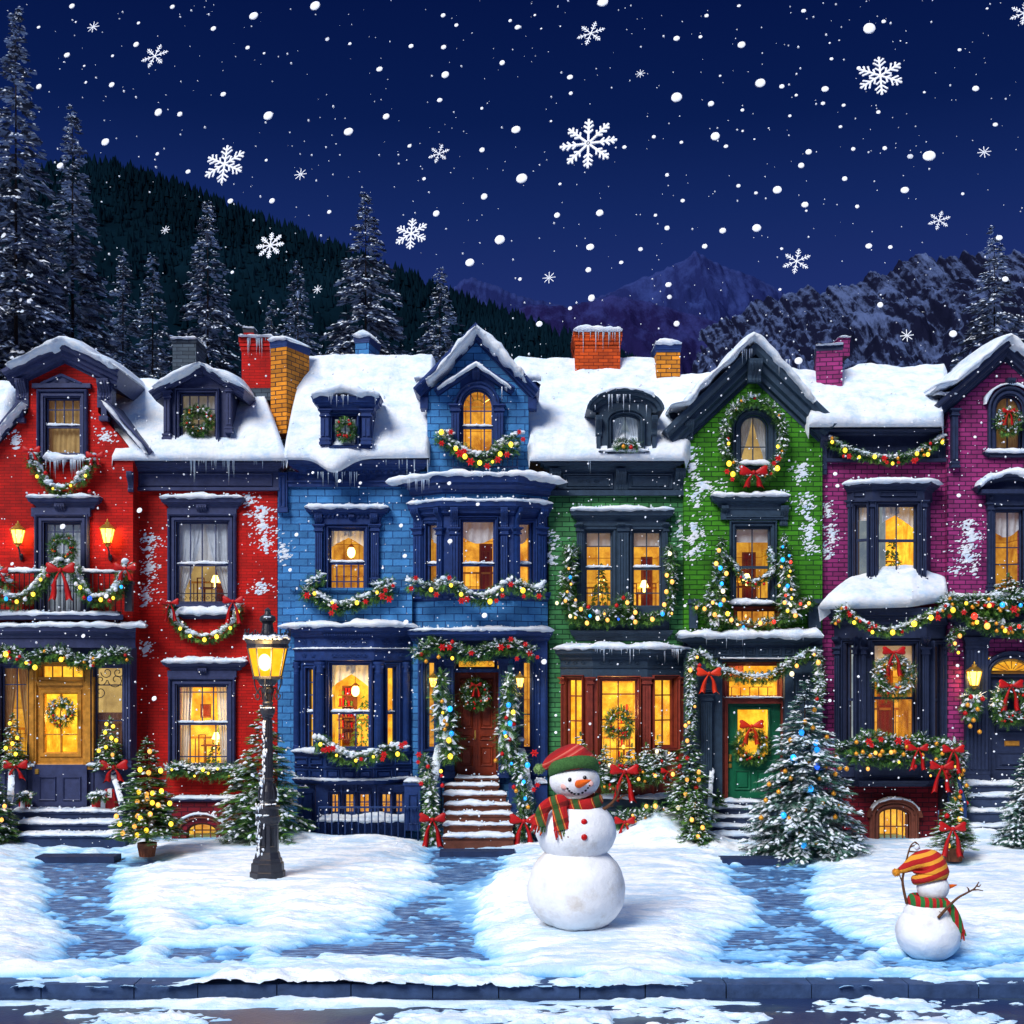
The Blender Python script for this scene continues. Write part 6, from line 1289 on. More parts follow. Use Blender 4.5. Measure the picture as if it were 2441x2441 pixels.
def wreath(label, T, x, y, ro, d, snow=.25, bow=None, bcol='rrg', n=14, th_=.32, group='wreaths on the doors and windows', ry=None, light=0):
    c = W(T, x, y, d); R1 = sz(T, ro, d) * (1 - th_); R2 = (sz(T, ry, d) - sz(T, ro, d) + R1) if ry else R1
    th = thing('wreath', label, 'wreath', c, group); g, s = MB(), MB(); rg = rng()
    path = [c + V((math.cos(a) * R1, 0, math.sin(a) * R2)) for a in [6.283 * k / 40 for k in range(40)]]
    w_ = sz(T, ro, d) * th_ * 1.15; greens(g, s, path, w_, rg, 430 if not light else 330, snow * .7, True, nw=.014, hang=.1)
    g.build('greenery', ['pine_dark', 'pine_light'], th)
    if snow: s.build('snow', 'snow', th, True)
    for k in range(n):
        a = rg.uniform(0, 6.283); q = R1 + rg.uniform(-.6, .6) * w_; inst('bauble', BAUB[rg.choice(bcol)], th, c + V((math.cos(a) * q, -w_ * .7, math.sin(a) * (q + R2 - R1))), rg.uniform(.018, .034) * (1.25 if ro > 120 else 1))
    if bow: inst('bow', BOW[(bow[3] if len(bow) > 3 else 'r', bow[4] if len(bow) > 4 else 0)], th, W(T, bow[0], bow[1], d - w_ * .8), bow[2])
    return th
def lantern(label, T, x, y, hgt, d, wallz=None, hang=False):
    c = W(T, x, y, d); h = sz(T, hgt, d); th = thing('wall_lantern', label, 'lantern', c, 'lit wall lanterns on the house fronts'); w_ = h * .24
    mb = MB(); fr = [(w_ * .55, -h * .28), (w_, h * .18)]
    for k in range(6):
        a = math.pi / 6 + k * math.pi / 3; mb.tube([c + V((math.cos(a) * q, math.sin(a) * q, z)) for q, z in fr], w_ * .075, 5)
    mb.lathe(c, [(w_ * .2, -h * .40), (w_ * .35, -h * .33), (w_ * .62, -h * .30), (w_ * .62, -h * .27)], 12); mb.lathe(c, [(w_ * 1.12, h * .17), (w_ * 1.15, h * .21), (w_ * .55, h * .33), (w_ * .32, h * .35), (w_ * .36, h * .40), (w_ * .12, h * .43), (w_ * .14, h * .46), (.004, h * .52)], 12)
    mb.build('frame', 'brass', th)
    gb = MB(); gb.lathe(c, [(w_ * .45, -h * .27), (w_ * .9, h * .17)], 6, math.pi / 6); gb.build('lantern_glass', 'lamp_glow', th)
    bb = MB()
    if hang: bb.tube([c + V((0, 0, h * .5)), c + V((0, 0, h * .75)), c + V((0, -d * 0 + .18, h * .9))], .014, 6)
    else:
        bb.tube(crom([c + V((0, 0, -h * .38)), c + V((.02, .05, -h * .55)), c + V((0, .12, -h * .66)), c + V((0, .22, -h * .8))], 5), .022, 6); bb.ball(c + V((0, .2, -h * .72)), .05, .04, .09, 2)
    bb.build('bracket', 'iron', th); li = bpy.data.objects.new('lamp_light', bpy.data.lights.new('lamp_light', 'POINT')); C.objects.link(li); li.data.energy = 30 * (h / .7); li.data.color = (1, .58, .14); li.data.shadow_soft_size = .05; li.parent = th
    nb = MB(); nb.ball(c + ZZ * h * .24, w_ * .85, w_ * .85, h * .06, 2, .2); nb.build('snow', 'snow', th, True)
    return th
# ============================================================ red house decorations
d = -.72
g = garland('pine swag with two red bows and deep snow under the topmost red gable window', [pl(A, d, (205, 930), (212, 840), (240, 900), (300, 1020), (400, 1080), (520, 1020), (590, 920), (625, 850))], .15, 260, .2, .8)
deco(g, A, d - .16, Y((243, 982), (348, 1062), (465, 1042), (562, 977)), .05, [(590, 1080, 'r'), (300, 960, 'r'), (515, 960, 'w')], [(208, 815, .19), (625, 850, .19)])
d = -1.12
g = garland('snowy balcony garland draped in swags with a big red bow and coloured bulbs', [pl(A, d, (-90, 1800), (0, 1770), (110, 1800), (220, 1740), (320, 1620), (420, 1555), (500, 1640), (580, 1770), (680, 1800), (760, 1740), (810, 1650), (830, 1560)), pl(A, d, (-40, 1600), (20, 1650), (60, 1700))], .19, 260, .22, .7)
deco(g, A, d - .2, Y((267, 1660), (218, 1757), (110, 1806), (527, 1712), (663, 1793), (745, 1782)) + [(40, 1787, 'c'), (590, 1785, 'b'), (798, 1708, 'c')], .06, [(317, 1633, 'r'), (165, 1790, 'w'), (350, 1700, 'r'), (555, 1780, 'r'), (500, 1690, 'w'), (760, 1725, 'w'), (700, 1770, 'w'), (720, 1800, 'r')], [(400, 1600, .30, 'r', 1), (825, 1590, .24), (-5, 1610, .2)])
wreath('green wreath with red berries standing on the red house balcony garland', A, 415, 1458, 102, -1.05, .08)
wreath('wreath of red and gold baubles in the red house roof dormer window', A, 1305, 615, 108, -.22, .06, None, 'rrgww', 20)
lantern('lit brass wall lantern left of the french window above the red balcony', A, 118, 1370, 190, -.74); lantern('lit brass wall lantern right of the french window above the red balcony', A, 707, 1365, 200, -.74)
d = -.95
g = garland('bushy garland of baubles across the top of the golden glazed entrance', [pl(E, d, (-40, 440), (60, 430), (180, 480), (300, 440), (400, 430), (520, 490), (640, 470), (740, 440), (850, 450))], .19, 330, .42, 0, baubn=26, bcol='rwwg')
deco(g, E, d - .2, Y((38, 440), (172, 497), (230, 527), (402, 475)), .06)
wreath('snow dusted wreath on the golden glazed door of the red house', E, 402, 822, 100, -.62, .3, None, 'rrgw', 16)
d = -.18
g = garland('snow filled swag between two red bows below the middle red house window', [pl(E, d, (1115, 120), (1140, 200), (1200, 280), (1290, 330), (1380, 335), (1470, 300), (1550, 210), (1580, 110))], .14, 270, .18, .7)
deco(g, E, d - .15, Y((1185, 272), (1250, 320), (1345, 345), (1425, 325), (1515, 268), (1563, 163)), .05, (), [(1120, 105, .19, 'r', 1), (1535, 95, .23, 'r', 1)])
g = garland('snowy fir window box garland with small bulbs on the lower red window sill', [pl(E, -.3, (1105, 1215), (1180, 1190), (1300, 1215), (1450, 1215), (1590, 1200))], .2, 330, .5, .2, name='window_garland')
deco(g, E, -.5, Y((1130, 1200), (1280, 1242), (1335, 1200), (1370, 1223), (1432, 1195), (1508, 1243)), .042)
# ============================================================ blue house decorations
wreath('small berry wreath in the tiny blue roof dormer', B, 618, 675, 78, -.74, .03, None, 'rr', 14)
d = -.6
g = garland('snowy balconet garland with red flowers under the arched blue gable window', [pl(B, d, (1215, 720), (1290, 760), (1370, 810), (1480, 860), (1580, 850), (1660, 770), (1770, 720)), pl(B, d, (1260, 720), (1330, 730)), pl(B, d, (1690, 800), (1760, 800))], .19, 270, .4, .55)
deco(g, B, d - .2, Y((1248, 690), (1343, 797), (1403, 850), (1500, 892), (1585, 885), (1635, 835), (1705, 770)), .06, (), (), [(1370, 830, .12), (1440, 885, .11), (1620, 872, .10), (1550, 915, .09), (1680, 838, .09), (1250, 765, .08), (1310, 690, .08), (1785, 738, .07), (1400, 815, .08), (1760, 690, .07)])
mb = MB(); zt, zb = zof(B, 850, -.5), zof(B, 935, -.5); railing(mb, pl(B, -.5, (1325, 0), (1750, 0)), zb, zt, .11, .012, .022)
tag(mb.build('balconet_railing', 'iron_blue'), 'small iron railing on the ledge under the arched blue gable window', 'railing')
d = -.5
g = garland('drooping frosty garland with red berries under the second floor lantern window', [pl(B, d, (340, 1740), (420, 1770), (520, 1830), (620, 1840), (720, 1800), (830, 1760), (940, 1720)), pl(B, d, (380, 1700), (470, 1650)), pl(B, d, (820, 1720), (930, 1690))], .19, 280, .5, .5)
deco(g, B, d - .2, Y((413, 1752), (530, 1812), (692, 1813), (825, 1745)), .06, (), (), [(365, 1765, .1), (545, 1840, .1), (525, 1880, .08), (750, 1805, .08), (860, 1770, .1), (905, 1790, .1), (880, 1730, .07), (930, 1700, .06)])
g = garland('long garland with red flowers along the blue bay window sill over the door', [pl(B, -1.0, (1030, 1690), (1100, 1700), (1180, 1730), (1270, 1680)), pl(B, -1.2, (1270, 1680), (1350, 1710), (1430, 1770), (1520, 1785), (1600, 1760), (1680, 1690)), pl(B, -1.0, (1700, 1690), (1790, 1720), (1880, 1740), (1930, 1700))], .18, 270, .45, .5)
deco(g, B, -1.4, Y((1180, 1727), (1312, 1698), (1378, 1758), (1568, 1805), (1648, 1727), (1785, 1732)), .06, (), (), [(1080, 1650, .07), (1215, 1760, .08), (1380, 1800, .09), (1415, 1790, .09), (1050, 1720, .07), (1610, 1800, .07), (1650, 1765, .07), (1705, 1692, .08), (1790, 1770, .06), (1890, 1770, .08), (1300, 1650, .07)])
d = -.65
g = garland('wild bushy garland with red poinsettias above the blue house double door', [pl(F, d, (1080, 450), (1140, 400), (1250, 380), (1350, 420), (1450, 450), (1550, 420), (1650, 390), (1760, 400), (1860, 440))], .21, 330, .42, 0)
deco(g, F, d - .2, Y((1320, 467),), .06, [(1148, 488, 'g'), (1230, 460, 'g'), (1320, 360, 'r')], (), [(1255, 395, .1), (1300, 395, .09), (1445, 432, .08), (1640, 395, .1), (1705, 342, .08), (1690, 390, .06), (1800, 375, .07), (1830, 435, .08), (1745, 470, .07), (1880, 460, .06), (1115, 440, .06)])
wreath('wreath with a small red bow and snowy top on the brown double door', F, 1475, 705, 108, -.1, .3, (1477, 645, .12, 'r', 1), 'rgr', 14)
lantern('lit lantern left of the brown double door', F, 1195, 620, 130, -.5, hang=False); lantern('lit lantern right of the brown double door', F, 1765, 620, 130, -.5)
for lab, path, bulbs, bb in (('green lighted garland hanging down the left side of the brown door', [(1250, 560), (1245, 680), (1270, 820), (1280, 950), (1300, 1060), (1310, 1130)], Y((1257, 825), (1297, 1007), (1307, 1113)) + [(1305, 800, 'c'), (1315, 962, 'c')], [(1253, 752, 'g'), (1285, 903, 'g'), (1270, 880, 'g'), (1271, 935, 'g')]),
                             ('green lighted garland hanging down the right side of the brown door', [(1700, 570), (1690, 680), (1700, 820), (1680, 950), (1690, 1080), (1680, 1180)], Y((1720, 822), (1672, 980)) + [(1690, 775, 'c'), (1700, 895, 'c'), (1665, 955, 'c'), (1710, 1160, 'c')], [(1674, 860, 'r'), (1725, 900, 'r'), (1697, 1002, 'r'), (1648, 1097, 'r'), (1605, 1140, 'g')])):
    g = garland(lab, [pl(F, -.75, *path)], lambda t_: .16 + .14 * math.sin(t_ * 3.0) + .05 * t_, 330, .3, hang=1.2); deco(g, F, -1.02, bulbs, .06, bb)
g = garland('snowy garland with thick snow and red berries on the blue ground floor bay sill', [pl(F, -1.05, (425, 1020), (500, 1050), (590, 1110), (690, 1135), (800, 1110), (900, 1075), (1010, 1080))], .19, 270, .25, .9)
deco(g, F, -1.28, Y((452, 1033), (558, 1106), (685, 1140), (800, 1115), (960, 1097)), .055, (), (), [(500, 1065, .1), (535, 1060, .09), (470, 1070, .07), (870, 1100, .09), (860, 1130, .07), (985, 1040, .09), (1010, 1025, .07), (720, 1130, .06)])
for lab, path, bows, bulbs, bb, fl in (('garland with red bow and berries wound down the left handrail of the brown steps', [(1130, 1110), (1160, 1200), (1170, 1300), (1180, 1420), (1190, 1560), (1180, 1680)], [(1190, 1530, .27, 'r', 1)], [(1245, 1210, 'y')], [(1160, 1180, 'r'), (1255, 1305, 'r')], [(1100, 1100, .08), (1115, 1290, .07), (1095, 1150, .06), (1250, 1240, .05)]),
                                       ('garland with red bow and turquoise lights wound down the right handrail of the brown steps', [(1790, 1110), (1760, 1200), (1780, 1300), (1790, 1420), (1800, 1540), (1800, 1640)], [(1790, 1540, .29, 'r', 1)], [(1790, 1280, 'c'), (1800, 1390, 'c'), (1815, 1170, 'c')], [(1725, 1315, 'r'), (1818, 1447, 'g'), (1740, 1340, 'g'), (1770, 1250, 'w')], [(1860, 1090, .1), (1880, 1300, .07), (1855, 1330, .07)])):
    g = garland(lab, [pl(F, -1.55, *path)], lambda t_: .17 + .09 * t_, 330, .45); deco(g, F, -1.8, bulbs, .06, bb, bows, fl)
mb = MB(); pts = pl(F, -1.2, (440, 0), (1095, 0)); railing(mb, pts, .05, zof(F, 1447, -1.2), .145, .016, .024)
tag(mb.build('area_railing', 'iron_blue'), 'low blue iron railing in front of the blue house basement windows', 'railing')
# ============================================================ green house decorations
g = garland('lush garland of orange and blue lights framing the double green house window', [pl(Ct, -.3, (440, 1430), (445, 1560), (420, 1700), (430, 1840), (520, 1900), (640, 1925), (760, 1900), (880, 1925), (1010, 1910), (1090, 1860), (1110, 1700), (1100, 1560), (1110, 1440)), pl(Ct, -.3, (790, 1770), (785, 1850), (760, 1920)), pl(Ct, -.3, (700, 1880), (880, 1870))], lambda t_: .20 + .05 * math.sin(t_ * 6.28), 300, .28)
deco(g, Ct, -.55, [(430, 1588, 'o'), (440, 1645, 'c'), (445, 1690, 'o'), (420, 1740, 'o'), (408, 1800, 'o'), (475, 1795, 'o'), (510, 1855, 'o'), (1075, 1632, 'o'), (1110, 1675, 'o'), (1072, 1740, 'o'), (1058, 1825, 'o'), (1095, 1490, 'w'), (815, 1812, 'o'), (352, 1815, 'w')], .05)
deco(g, G, -.55, [(570, 188, 'c'), (757, 210, 'b'), (1047, 175, 'c'), (665, 175, 'o'), (685, 215, 'o'), (868, 165, 'o'), (980, 210, 'o'), (550, 235, 'o'), (473, 200, 'o'), (1108, 172, 'o'), (868, 228, 'o'), (440, 190, 'w'), (620, 205, 'w')], .05, [(560, 130, 'r'), (745, 120, 'r'), (790, 70, 'r'), (615, 160, 'w'), (850, 200, 'w')])
g = garland('small snowy greenery bunch on the sill of the arched green roof dormer', [pl(Ct, -.66, (735, 780), (800, 770), (890, 785))], .16, 330, .5)
deco(g, Ct, -.8, (), .05, [(790, 785, 'g'), (840, 790, 'r')])
wreath('big oval snowy wreath framing the arched window of the green gable', Ct, 1645, 735, 235, -.5, .5, (1645, 960, .30), 'rgw', 10, .17, ry=292, light=1)
w_ = bpy.data.objects['wreath.004'] if 'wreath.004' in bpy.data.objects else None
ow = [o for o in bpy.data.objects if o.get('label', '').startswith('big oval')][0]
deco(ow, Ct, -.68, Y((1482, 765), (1485, 897), (1510, 967), (1805, 785), (1803, 928)), .062, (), (), [(1808, 862, .09), (1470, 950, .08), (1505, 1000, .07), (1780, 895, .07)])
for lab, path, bul in (('tall slim lighted tree of greenery left of the green gable window', [(1440, 1390), (1430, 1500), (1420, 1650), (1390, 1800), (1400, 1920)], [(1418, 1468, 'o'), (1400, 1555, 'o'), (1428, 1585, 'c'), (1467, 1620, 'o'), (1437, 1687, 'c'), (1445, 1737, 'w'), (1450, 1795, 'o'), (1377, 1812, 'o'), (1428, 1825, 'c'), (1325, 1852, 'o'), (1475, 1885, 'y'), (1270, 1845, 'o'), (1390, 1890, 'o')]),
                       ('tall slim tree of greenery with red and blue lights right of the green gable window', [(1842, 1370), (1850, 1500), (1865, 1650), (1880, 1800), (1900, 1900)], [(1838, 1445, 'c'), (1880, 1503, 'c'), (1838, 1530, 'c'), (1890, 1545, 'r'), (1887, 1605, 'y'), (1830, 1577, 'o'), (1878, 1637, 'o'), (1870, 1703, 'c'), (1895, 1725, 'o'), (1858, 1765, 'r'), (1895, 1783, 'y'), (1850, 1812, 'o'), (1890, 1830, 'w'), (1870, 1867, 'y'), (1920, 1898, 'o'), (1815, 1700, 'o')])):
    g = garland(lab, [pl(Ct, -.5, *path)], lambda t_: .10 + .26 * t_, 430, .28, hang=.7, name='slim_tree', cat='tree', group='slim lighted trees on the green entry ledge'); deco(g, Ct, -.85, bul, .05)
g = garland('thin snowy garland hung inside the frame of the green gable window', [pl(Ct, -.42, (1440, 1500), (1520, 1570), (1580, 1660), (1650, 1680), (1720, 1650), (1770, 1600), (1745, 1450))], .10, 330, .55, .2)
deco(g, Ct, -.52, (), .05, [(1562, 1645, 'r'), (1605, 1682, 'r'), (1660, 1690, 'r'), (1715, 1690, 'r')], bs=.035)
g = garland('low garland of bulbs along the snowy ledge over the green entry', [pl(G, -.55, (1250, 120), (1330, 150), (1420, 200), (1520, 245), (1640, 255), (1760, 235), (1860, 200), (1950, 140), (2050, 80))], .16, 300, .4)
deco(g, G, -.75, [(1323, 141, 'o'), (1375, 100, 'o'), (1390, 180, 'o'), (1500, 215, 'o'), (1580, 260, 'c'), (1690, 235, 'o'), (1780, 228, 'r'), (1612, 225, 'w'), (1595, 188, 'o'), (1540, 245, 'w'), (1870, 155, 'y'), (1925, 185, 'o'), (1990, 125, 'w'), (2010, 105, 'o'), (1955, 110, 'r')], .05)
wreath('dark wreath with red roses in the centre of the maroon shop bay', G, 760, 900, 108, -.95, .15, None, 'rrgw', 20)
th = garland('snowy hedge with little trees and bulbs below the maroon shop bay windows', [pl(G, -1.15, (630, 1230), (720, 1210), (800, 1200), (900, 1190), (1000, 1160), (1110, 1150)), pl(G, -1.15, (640, 1270), (760, 1260), (900, 1230), (1050, 1200)), pl(G, -1.1, (500, 1120), (560, 1150), (620, 1200))], .26, 300, .45, 0, name='hedge', cat='hedge', baubn=9, bcol='gr')
deco(th, G, -1.4, [(890, 1262, 'o'), (1000, 1240, 'o'), (700, 1170, 'w'), (790, 1050, 'o'), (1010, 1080, 'w'), (1090, 1090, 'o')], .045, (), [(795, 1215, .30, 'r', 1), (1085, 1215, .16)])
for i, (x, yt, yb, hw, lab) in enumerate(((507, 965, 1180, 60, 'little snowy fir at the left end of the maroon bay'), (672, 1050, 1190, 45, 'smallest snowy fir standing under the dark rose wreath'), (845, 1040, 1250, 70, 'little snowy fir under the right edge of the rose wreath'), (1015, 985, 1240, 80, 'tallest little snowy fir in front of the right bay window'), (940, 1035, 1200, 45, 'narrow little fir between two others on the bay hedge'))):
    b_ = W(G, x, yb, -1.2); b_.z -= .1; t_ = thing('little_fir', lab, 'tree', b_, 'little firs in the bay hedge'); g, s = MB(), MB(); conifer(g, s, b_, W(G, x, yt, -1.2).z - b_.z, sz(G, hw, -1.2), 300 + i, 9, 6, .16, .014, .7); g.build('crown', ['pine_dark', 'pine_light'], t_); s.build('snow', 'snow', t_, True); trunk(t_, b_, .4, .03)
g = garland('planting of frosty greenery on the ground beneath the maroon bay', [pl(G, -1.7, (740, 1530), (800, 1520), (880, 1530), (970, 1500), (1030, 1470))], .24, 330, .35, name='shrub', cat='shrub', baubn=8, bcol='gg')
deco(g, G, -2.0, [(940, 1440, 'o'), (1000, 1440, 'o'), (850, 1500, 'o')], .05, (), [(797, 1545, .21, 'r', 1)])
g = garland('green entry garland with a swag over the door and an orange bow', [pl(G, -.75, (1230, 560), (1250, 460), (1310, 450), (1400, 530), (1520, 580), (1660, 600), (1780, 575), (1900, 500), (2000, 440), (2090, 440)), pl(G, -.75, (1245, 480), (1235, 620), (1230, 780), (1240, 900), (1220, 960)), pl(G, -.75, (2070, 450), (2080, 600), (2075, 760))], .15, 330, .5, .2)
deco(g, G, -.95, [(1275, 460, 'o'), (1230, 545, 'o'), (1260, 785, 'o'), (1198, 910, 'o'), (1220, 890, 'o'), (1898, 570, 'w'), (1930, 517, 'o'), (2045, 443, 'o'), (2072, 495, 'o')], .055, [(1290, 515, 'r'), (2060, 570, 'w'), (2050, 685, 'w'), (2063, 735, 'r'), (2080, 785, 'w')], [(1352, 570, .26, 'o', 1)])
wreath('golden green wreath with a bright orange ribbon on the green front door', G, 1630, 1045, 128, -.02, .06, (1632, 915, .26, 'o', 1), 'rgw', 22)
# ============================================================ purple house decorations
g = garland('garland with red flowers and gold bulbs under the purple house eaves', [pl(D, -.25, (650, 740), (720, 790), (820, 830), (950, 860), (1060, 870), (1180, 850), (1290, 800), (1400, 730))], .14, 300, .5, .3, baubn=10, bcol='gr')
deco(g, D, -.42, Y((670, 755), (755, 810), (848, 855), (950, 852), (1068, 897), (1228, 832), (1300, 837), (1395, 757)), .062, (), (), [(780, 850, .08), (1012, 862, .09), (1030, 890, .06), (1105, 890, .05), (1208, 880, .09), (1225, 870, .06), (745, 848, .05)])
wreath('frosted wreath with red and gold bow in the arched purple gable window', D, 1830, 622, 98, -.34, .4, (1832, 555, .14, 'r', 1), 'rrw', 14)
g = garland('thin swag of berries and yellow bulbs over the purple lower bay', [pl(H, -1.2, (700, 230), (720, 170), (760, 150), (830, 220), (930, 270), (1030, 290), (1150, 260), (1260, 210), (1370, 170), (1420, 130))], .13, 330, .45, .15, baubn=14, bcol='rrg')
deco(g, H, -1.38, Y((815, 232), (935, 295), (1068, 297), (1210, 240), (1320, 200)), .062, (), (), [(785, 180, .07), (1365, 200, .09), (760, 135, .05), (955, 255, .06)])
wreath('large snowy wreath with a long dark red ribbon in the purple lower bay window', H, 1075, 590, 150, -1.0, .55, (1075, 430, .24, 'r', 1), 'rgw', 16)
g = garland('window box of fir and red roses with gold baubles below the purple bay', [pl(H, -1.25, (700, 1060), (800, 1050), (900, 1030), (1000, 1060), (1100, 1070), (1200, 1060), (1320, 1040), (1400, 1060)), pl(H, -1.25, (880, 1000), (980, 990), (1080, 1030), (1200, 1020), (1290, 1000)), pl(H, -1.25, (780, 1110), (950, 1120), (1120, 1130), (1280, 1100))], .20, 300, .36, 0, name='window_garland')
deco(g, H, -1.5, [(1110, 1150, 'y'), (955, 1090, 'o'), (1058, 1085, 'o'), (905, 1195, 'o')], .05, [(828, 1096, 'g'), (872, 1085, 'g'), (920, 1110, 'g'), (985, 1105, 'g'), (1000, 1080, 'g'), (1080, 1082, 'g'), (1140, 1100, 'g'), (1160, 1050, 'g'), (1215, 1180, 'r'), (830, 1020, 'g'), (1265, 1105, 'g'), (700, 1115, 'g')], [(1235, 1065, .21, 'r', 1)], [(910, 1015, .1), (990, 1000, .08), (1105, 1010, .11), (1160, 1020, .1), (930, 1040, .07), (1160, 1060, .06)], .05)
g = garland('heavy colourful garland across the dark entry beam of the purple house', [pl(H, -.75, (1390, 120), (1450, 90), (1550, 100), (1650, 90), (1760, 110), (1880, 100), (2000, 100), (2150, 90)), pl(H, -.75, (1440, 120), (1540, 170), (1640, 230), (1760, 270), (1870, 280), (1980, 260), (2100, 180)), pl(H, -.75, (1600, 130), (1760, 150), (1900, 150))], .19, 300, .38, 0, baubn=12, bcol='rgg', bsz=.045)
deco(g, H, -1.0, Y((1552, 105), (1465, 150), (1622, 230), (1808, 285)) + [(1605, 190, 'r'), (1900, 258, 'r'), (1790, 115, 'c'), (1910, 118, 'c'), (1705, 120, 'o'), (1690, 255, 'o')], .075, (), (), [(1865, 145, .11), (1720, 115, .08), (1535, 165, .08), (1840, 270, .07), (1440, 190, .07)])
g = garland('short snowy sprig with a small lantern ball at the left of the purple entry beam', [pl(H, -.7, (1540, 285), (1480, 290), (1450, 340), (1475, 420))], .11, 330, .5); deco(g, H, -.85, [(1510, 320, 'o'), (1478, 370, 'o'), (1500, 430, 'y')], .05)
lantern('lit brass lantern on the wall left of the purple house door', H, 1605, 590, 200, -.55)
g = garland('hanging basket of snowy fir and gold baubles below the purple house lantern', [pl(H, -.7, (1590, 700), (1580, 780), (1590, 850)), pl(H, -.7, (1540, 750), (1640, 750))], .26, 360, .35, name='hanging_basket', cat='hanging plant', hang=1)
deco(g, H, -1.0, (), .05, [(1562, 775, 'g'), (1627, 803, 'g'), (1545, 830, 'r'), (1600, 875, 'g'), (1578, 915, 'g'), (1640, 952, 'g'), (1582, 722, 'r'), (1660, 735, 'r')], bs=.055)
wreath('large frosted wreath with a red and white ribbon on the purple house door', H, 1845, 770, 145, -.4, .5, (1845, 650, .26, 'r', 1), 'rrrw', 16)
g = garland('garland with three red bows wound down the handrail to the purple steps', [pl(H, -1.3, (1330, 1040), (1400, 1060), (1470, 1060), (1510, 1130), (1500, 1250), (1520, 1350), (1500, 1440), (1450, 1500)), pl(H, -1.35, (1340, 1150), (1400, 1200), (1460, 1230))], lambda t_: .19 + .05 * math.sin(t_ * 9), 330, .45, baubn=6, bcol='gr', bsz=.05)
deco(g, H, -1.6, [(1480, 1180, 'o'), (1508, 1255, 'o'), (1318, 1240, 'o')], .045, [(1395, 1095, 'g'), (1555, 1305, 'g'), (1510, 1380, 'g'), (1475, 1395, 'g'), (1515, 1347, 'r'), (1555, 1420, 'r'), (1520, 1465, 'g')], [(1465, 1075, .23, 'r', 1), (1390, 1185, .25, 'r', 1)], bs=.05)
mb = MB(); p, q = W(H, 1440, 1060, -.9), W(H, 1545, 1420, -1.7); mb.tube([W(H, 1330, 1045, -.75), p, q, V((q.x, q.y, 0))], .04, 8); mb.tube([p, V((p.x, p.y, .3))], .04, 8); tag(mb.build('handrail', 'iron_blue'), 'iron handrail under the garland beside the purple steps', 'handrail')
# ============================================================ decorated trees
def xtree(label, T, x, yt, yb, hw, d, seed, layers, br, L, nw, snow, mats=('pine_dark', 'pine_light'), pot=None, bulbs=(), baub=(), brd=.045, bsz=.055, name='christmas_tree', group='lit fir trees in front of the houses', front=.55, padk=1.0, base_z=None, droop=None):
    b_ = W(T, x, yb, d); th = thing(name, label, 'tree', V((b_.x, d, b_.z)), group); H_ = W(T, x, yt, d).z - b_.z; R1 = sz(T, hw, d); g, s = MB(), MB()
    conifer(g, s, b_, H_, R1 * 1.06, seed, int(layers * 1.5), br + 3, L * .85, nw * 1.15, snow * .62, padk=padk, droop=droop or (.09 if pot else .25), z0=.11 if pot else .04); g.build('crown', list(mats), th); s.build('snow', 'snow', th, True); trunk(th, V((b_.x, b_.y, b_.z)), H_, .035 * H_ * .5)
    if pot:
        mb = MB(); h = sz(T, pot[0], d); w_ = sz(T, pot[1], d); c = V((b_.x, b_.y, b_.z)); n = 24; mb.lathe(c, [(w_ * .78, -h), (w_ * .97, -.08), (w_ * 1.08, -.08), (w_ * 1.08, .02), (w_ * .95, .02), (w_ * .9, -.04)], n)
        for k in range(16): a = 6.283 * k / 16; mb.tube([c + V((math.cos(a) * w_ * q, math.sin(a) * w_ * q, z)) for q, z in ((.8, -h), (.98, -.08))], w_ * .07, 5)
        mb.build('pot', 'terracotta', th)
    def place(px_, y_):
        f = min(1, max(0, (y_ - yt) / (yb - yt))); return W(T, px_, y_, d - R1 * f * front - .08)
    for px_, y_, c in bulbs: inst('light_bulb', BULB[c], th, place(px_, y_), brd)
    for px_, y_, c in baub: inst('bauble', BAUB[c], th, place(px_, y_), bsz)
    return th
xtree('potted fir tree with yellow lights in a wooden tub beside the red house steps', E, 968, 990, 1685, 225, -3.7, 41, 20, 8, .26, .016, .34, pot=(85, 58), bulbs=Y((922, 1200), (1057, 1207), (913, 1347), (1003, 1355), (1062, 1340), (1002, 1418), (1117, 1422), (923, 1520), (963, 1598), (787, 1557), (902, 1630), (1125, 1557)) + [(765, 1507, 'o'), (905, 1505, 'o'), (988, 1493, 'o'), (885, 1572, 'o'), (808, 1617, 'o'), (965, 1362, 'o'), (903, 1408, 'o'), (1040, 1432, 'o'), (967, 1387, 'o'), (985, 1080, 'o'), (978, 1220, 'o')], brd=.048)
xtree('small snowy fir with bulbs left of the golden glazed door', E, 85, 830, 1175, 88, -.75, 43, 12, 7, .17, .013, .6, bulbs=Y((65, 895), (113, 990), (82, 1028), (38, 1058), (103, 1097)), brd=.042)
xtree('small snowy fir with bulbs right of the golden glazed door', E, 720, 850, 1165, 95, -.75, 44, 12, 7, .17, .013, .6, bulbs=Y((700, 900), (745, 915), (692, 955), (733, 990), (765, 1007), (697, 1052), (650, 1075)) + [(740, 1102, 'o')], brd=.042)
xtree('bushy fir tree at the far left of the red house steps', E, -70, 1120, 1640, 190, -2.0, 45, 16, 8, .26, .016, .45, bulbs=[(30, 1440, 'o'), (10, 1530, 'o')])
xtree('wide unlit snowy fir standing behind the street lamp', F, 75, 780, 1640, 320, -1.6, 46, 20, 9, .36, .02, .62, name='fir_tree', padk=1.1)
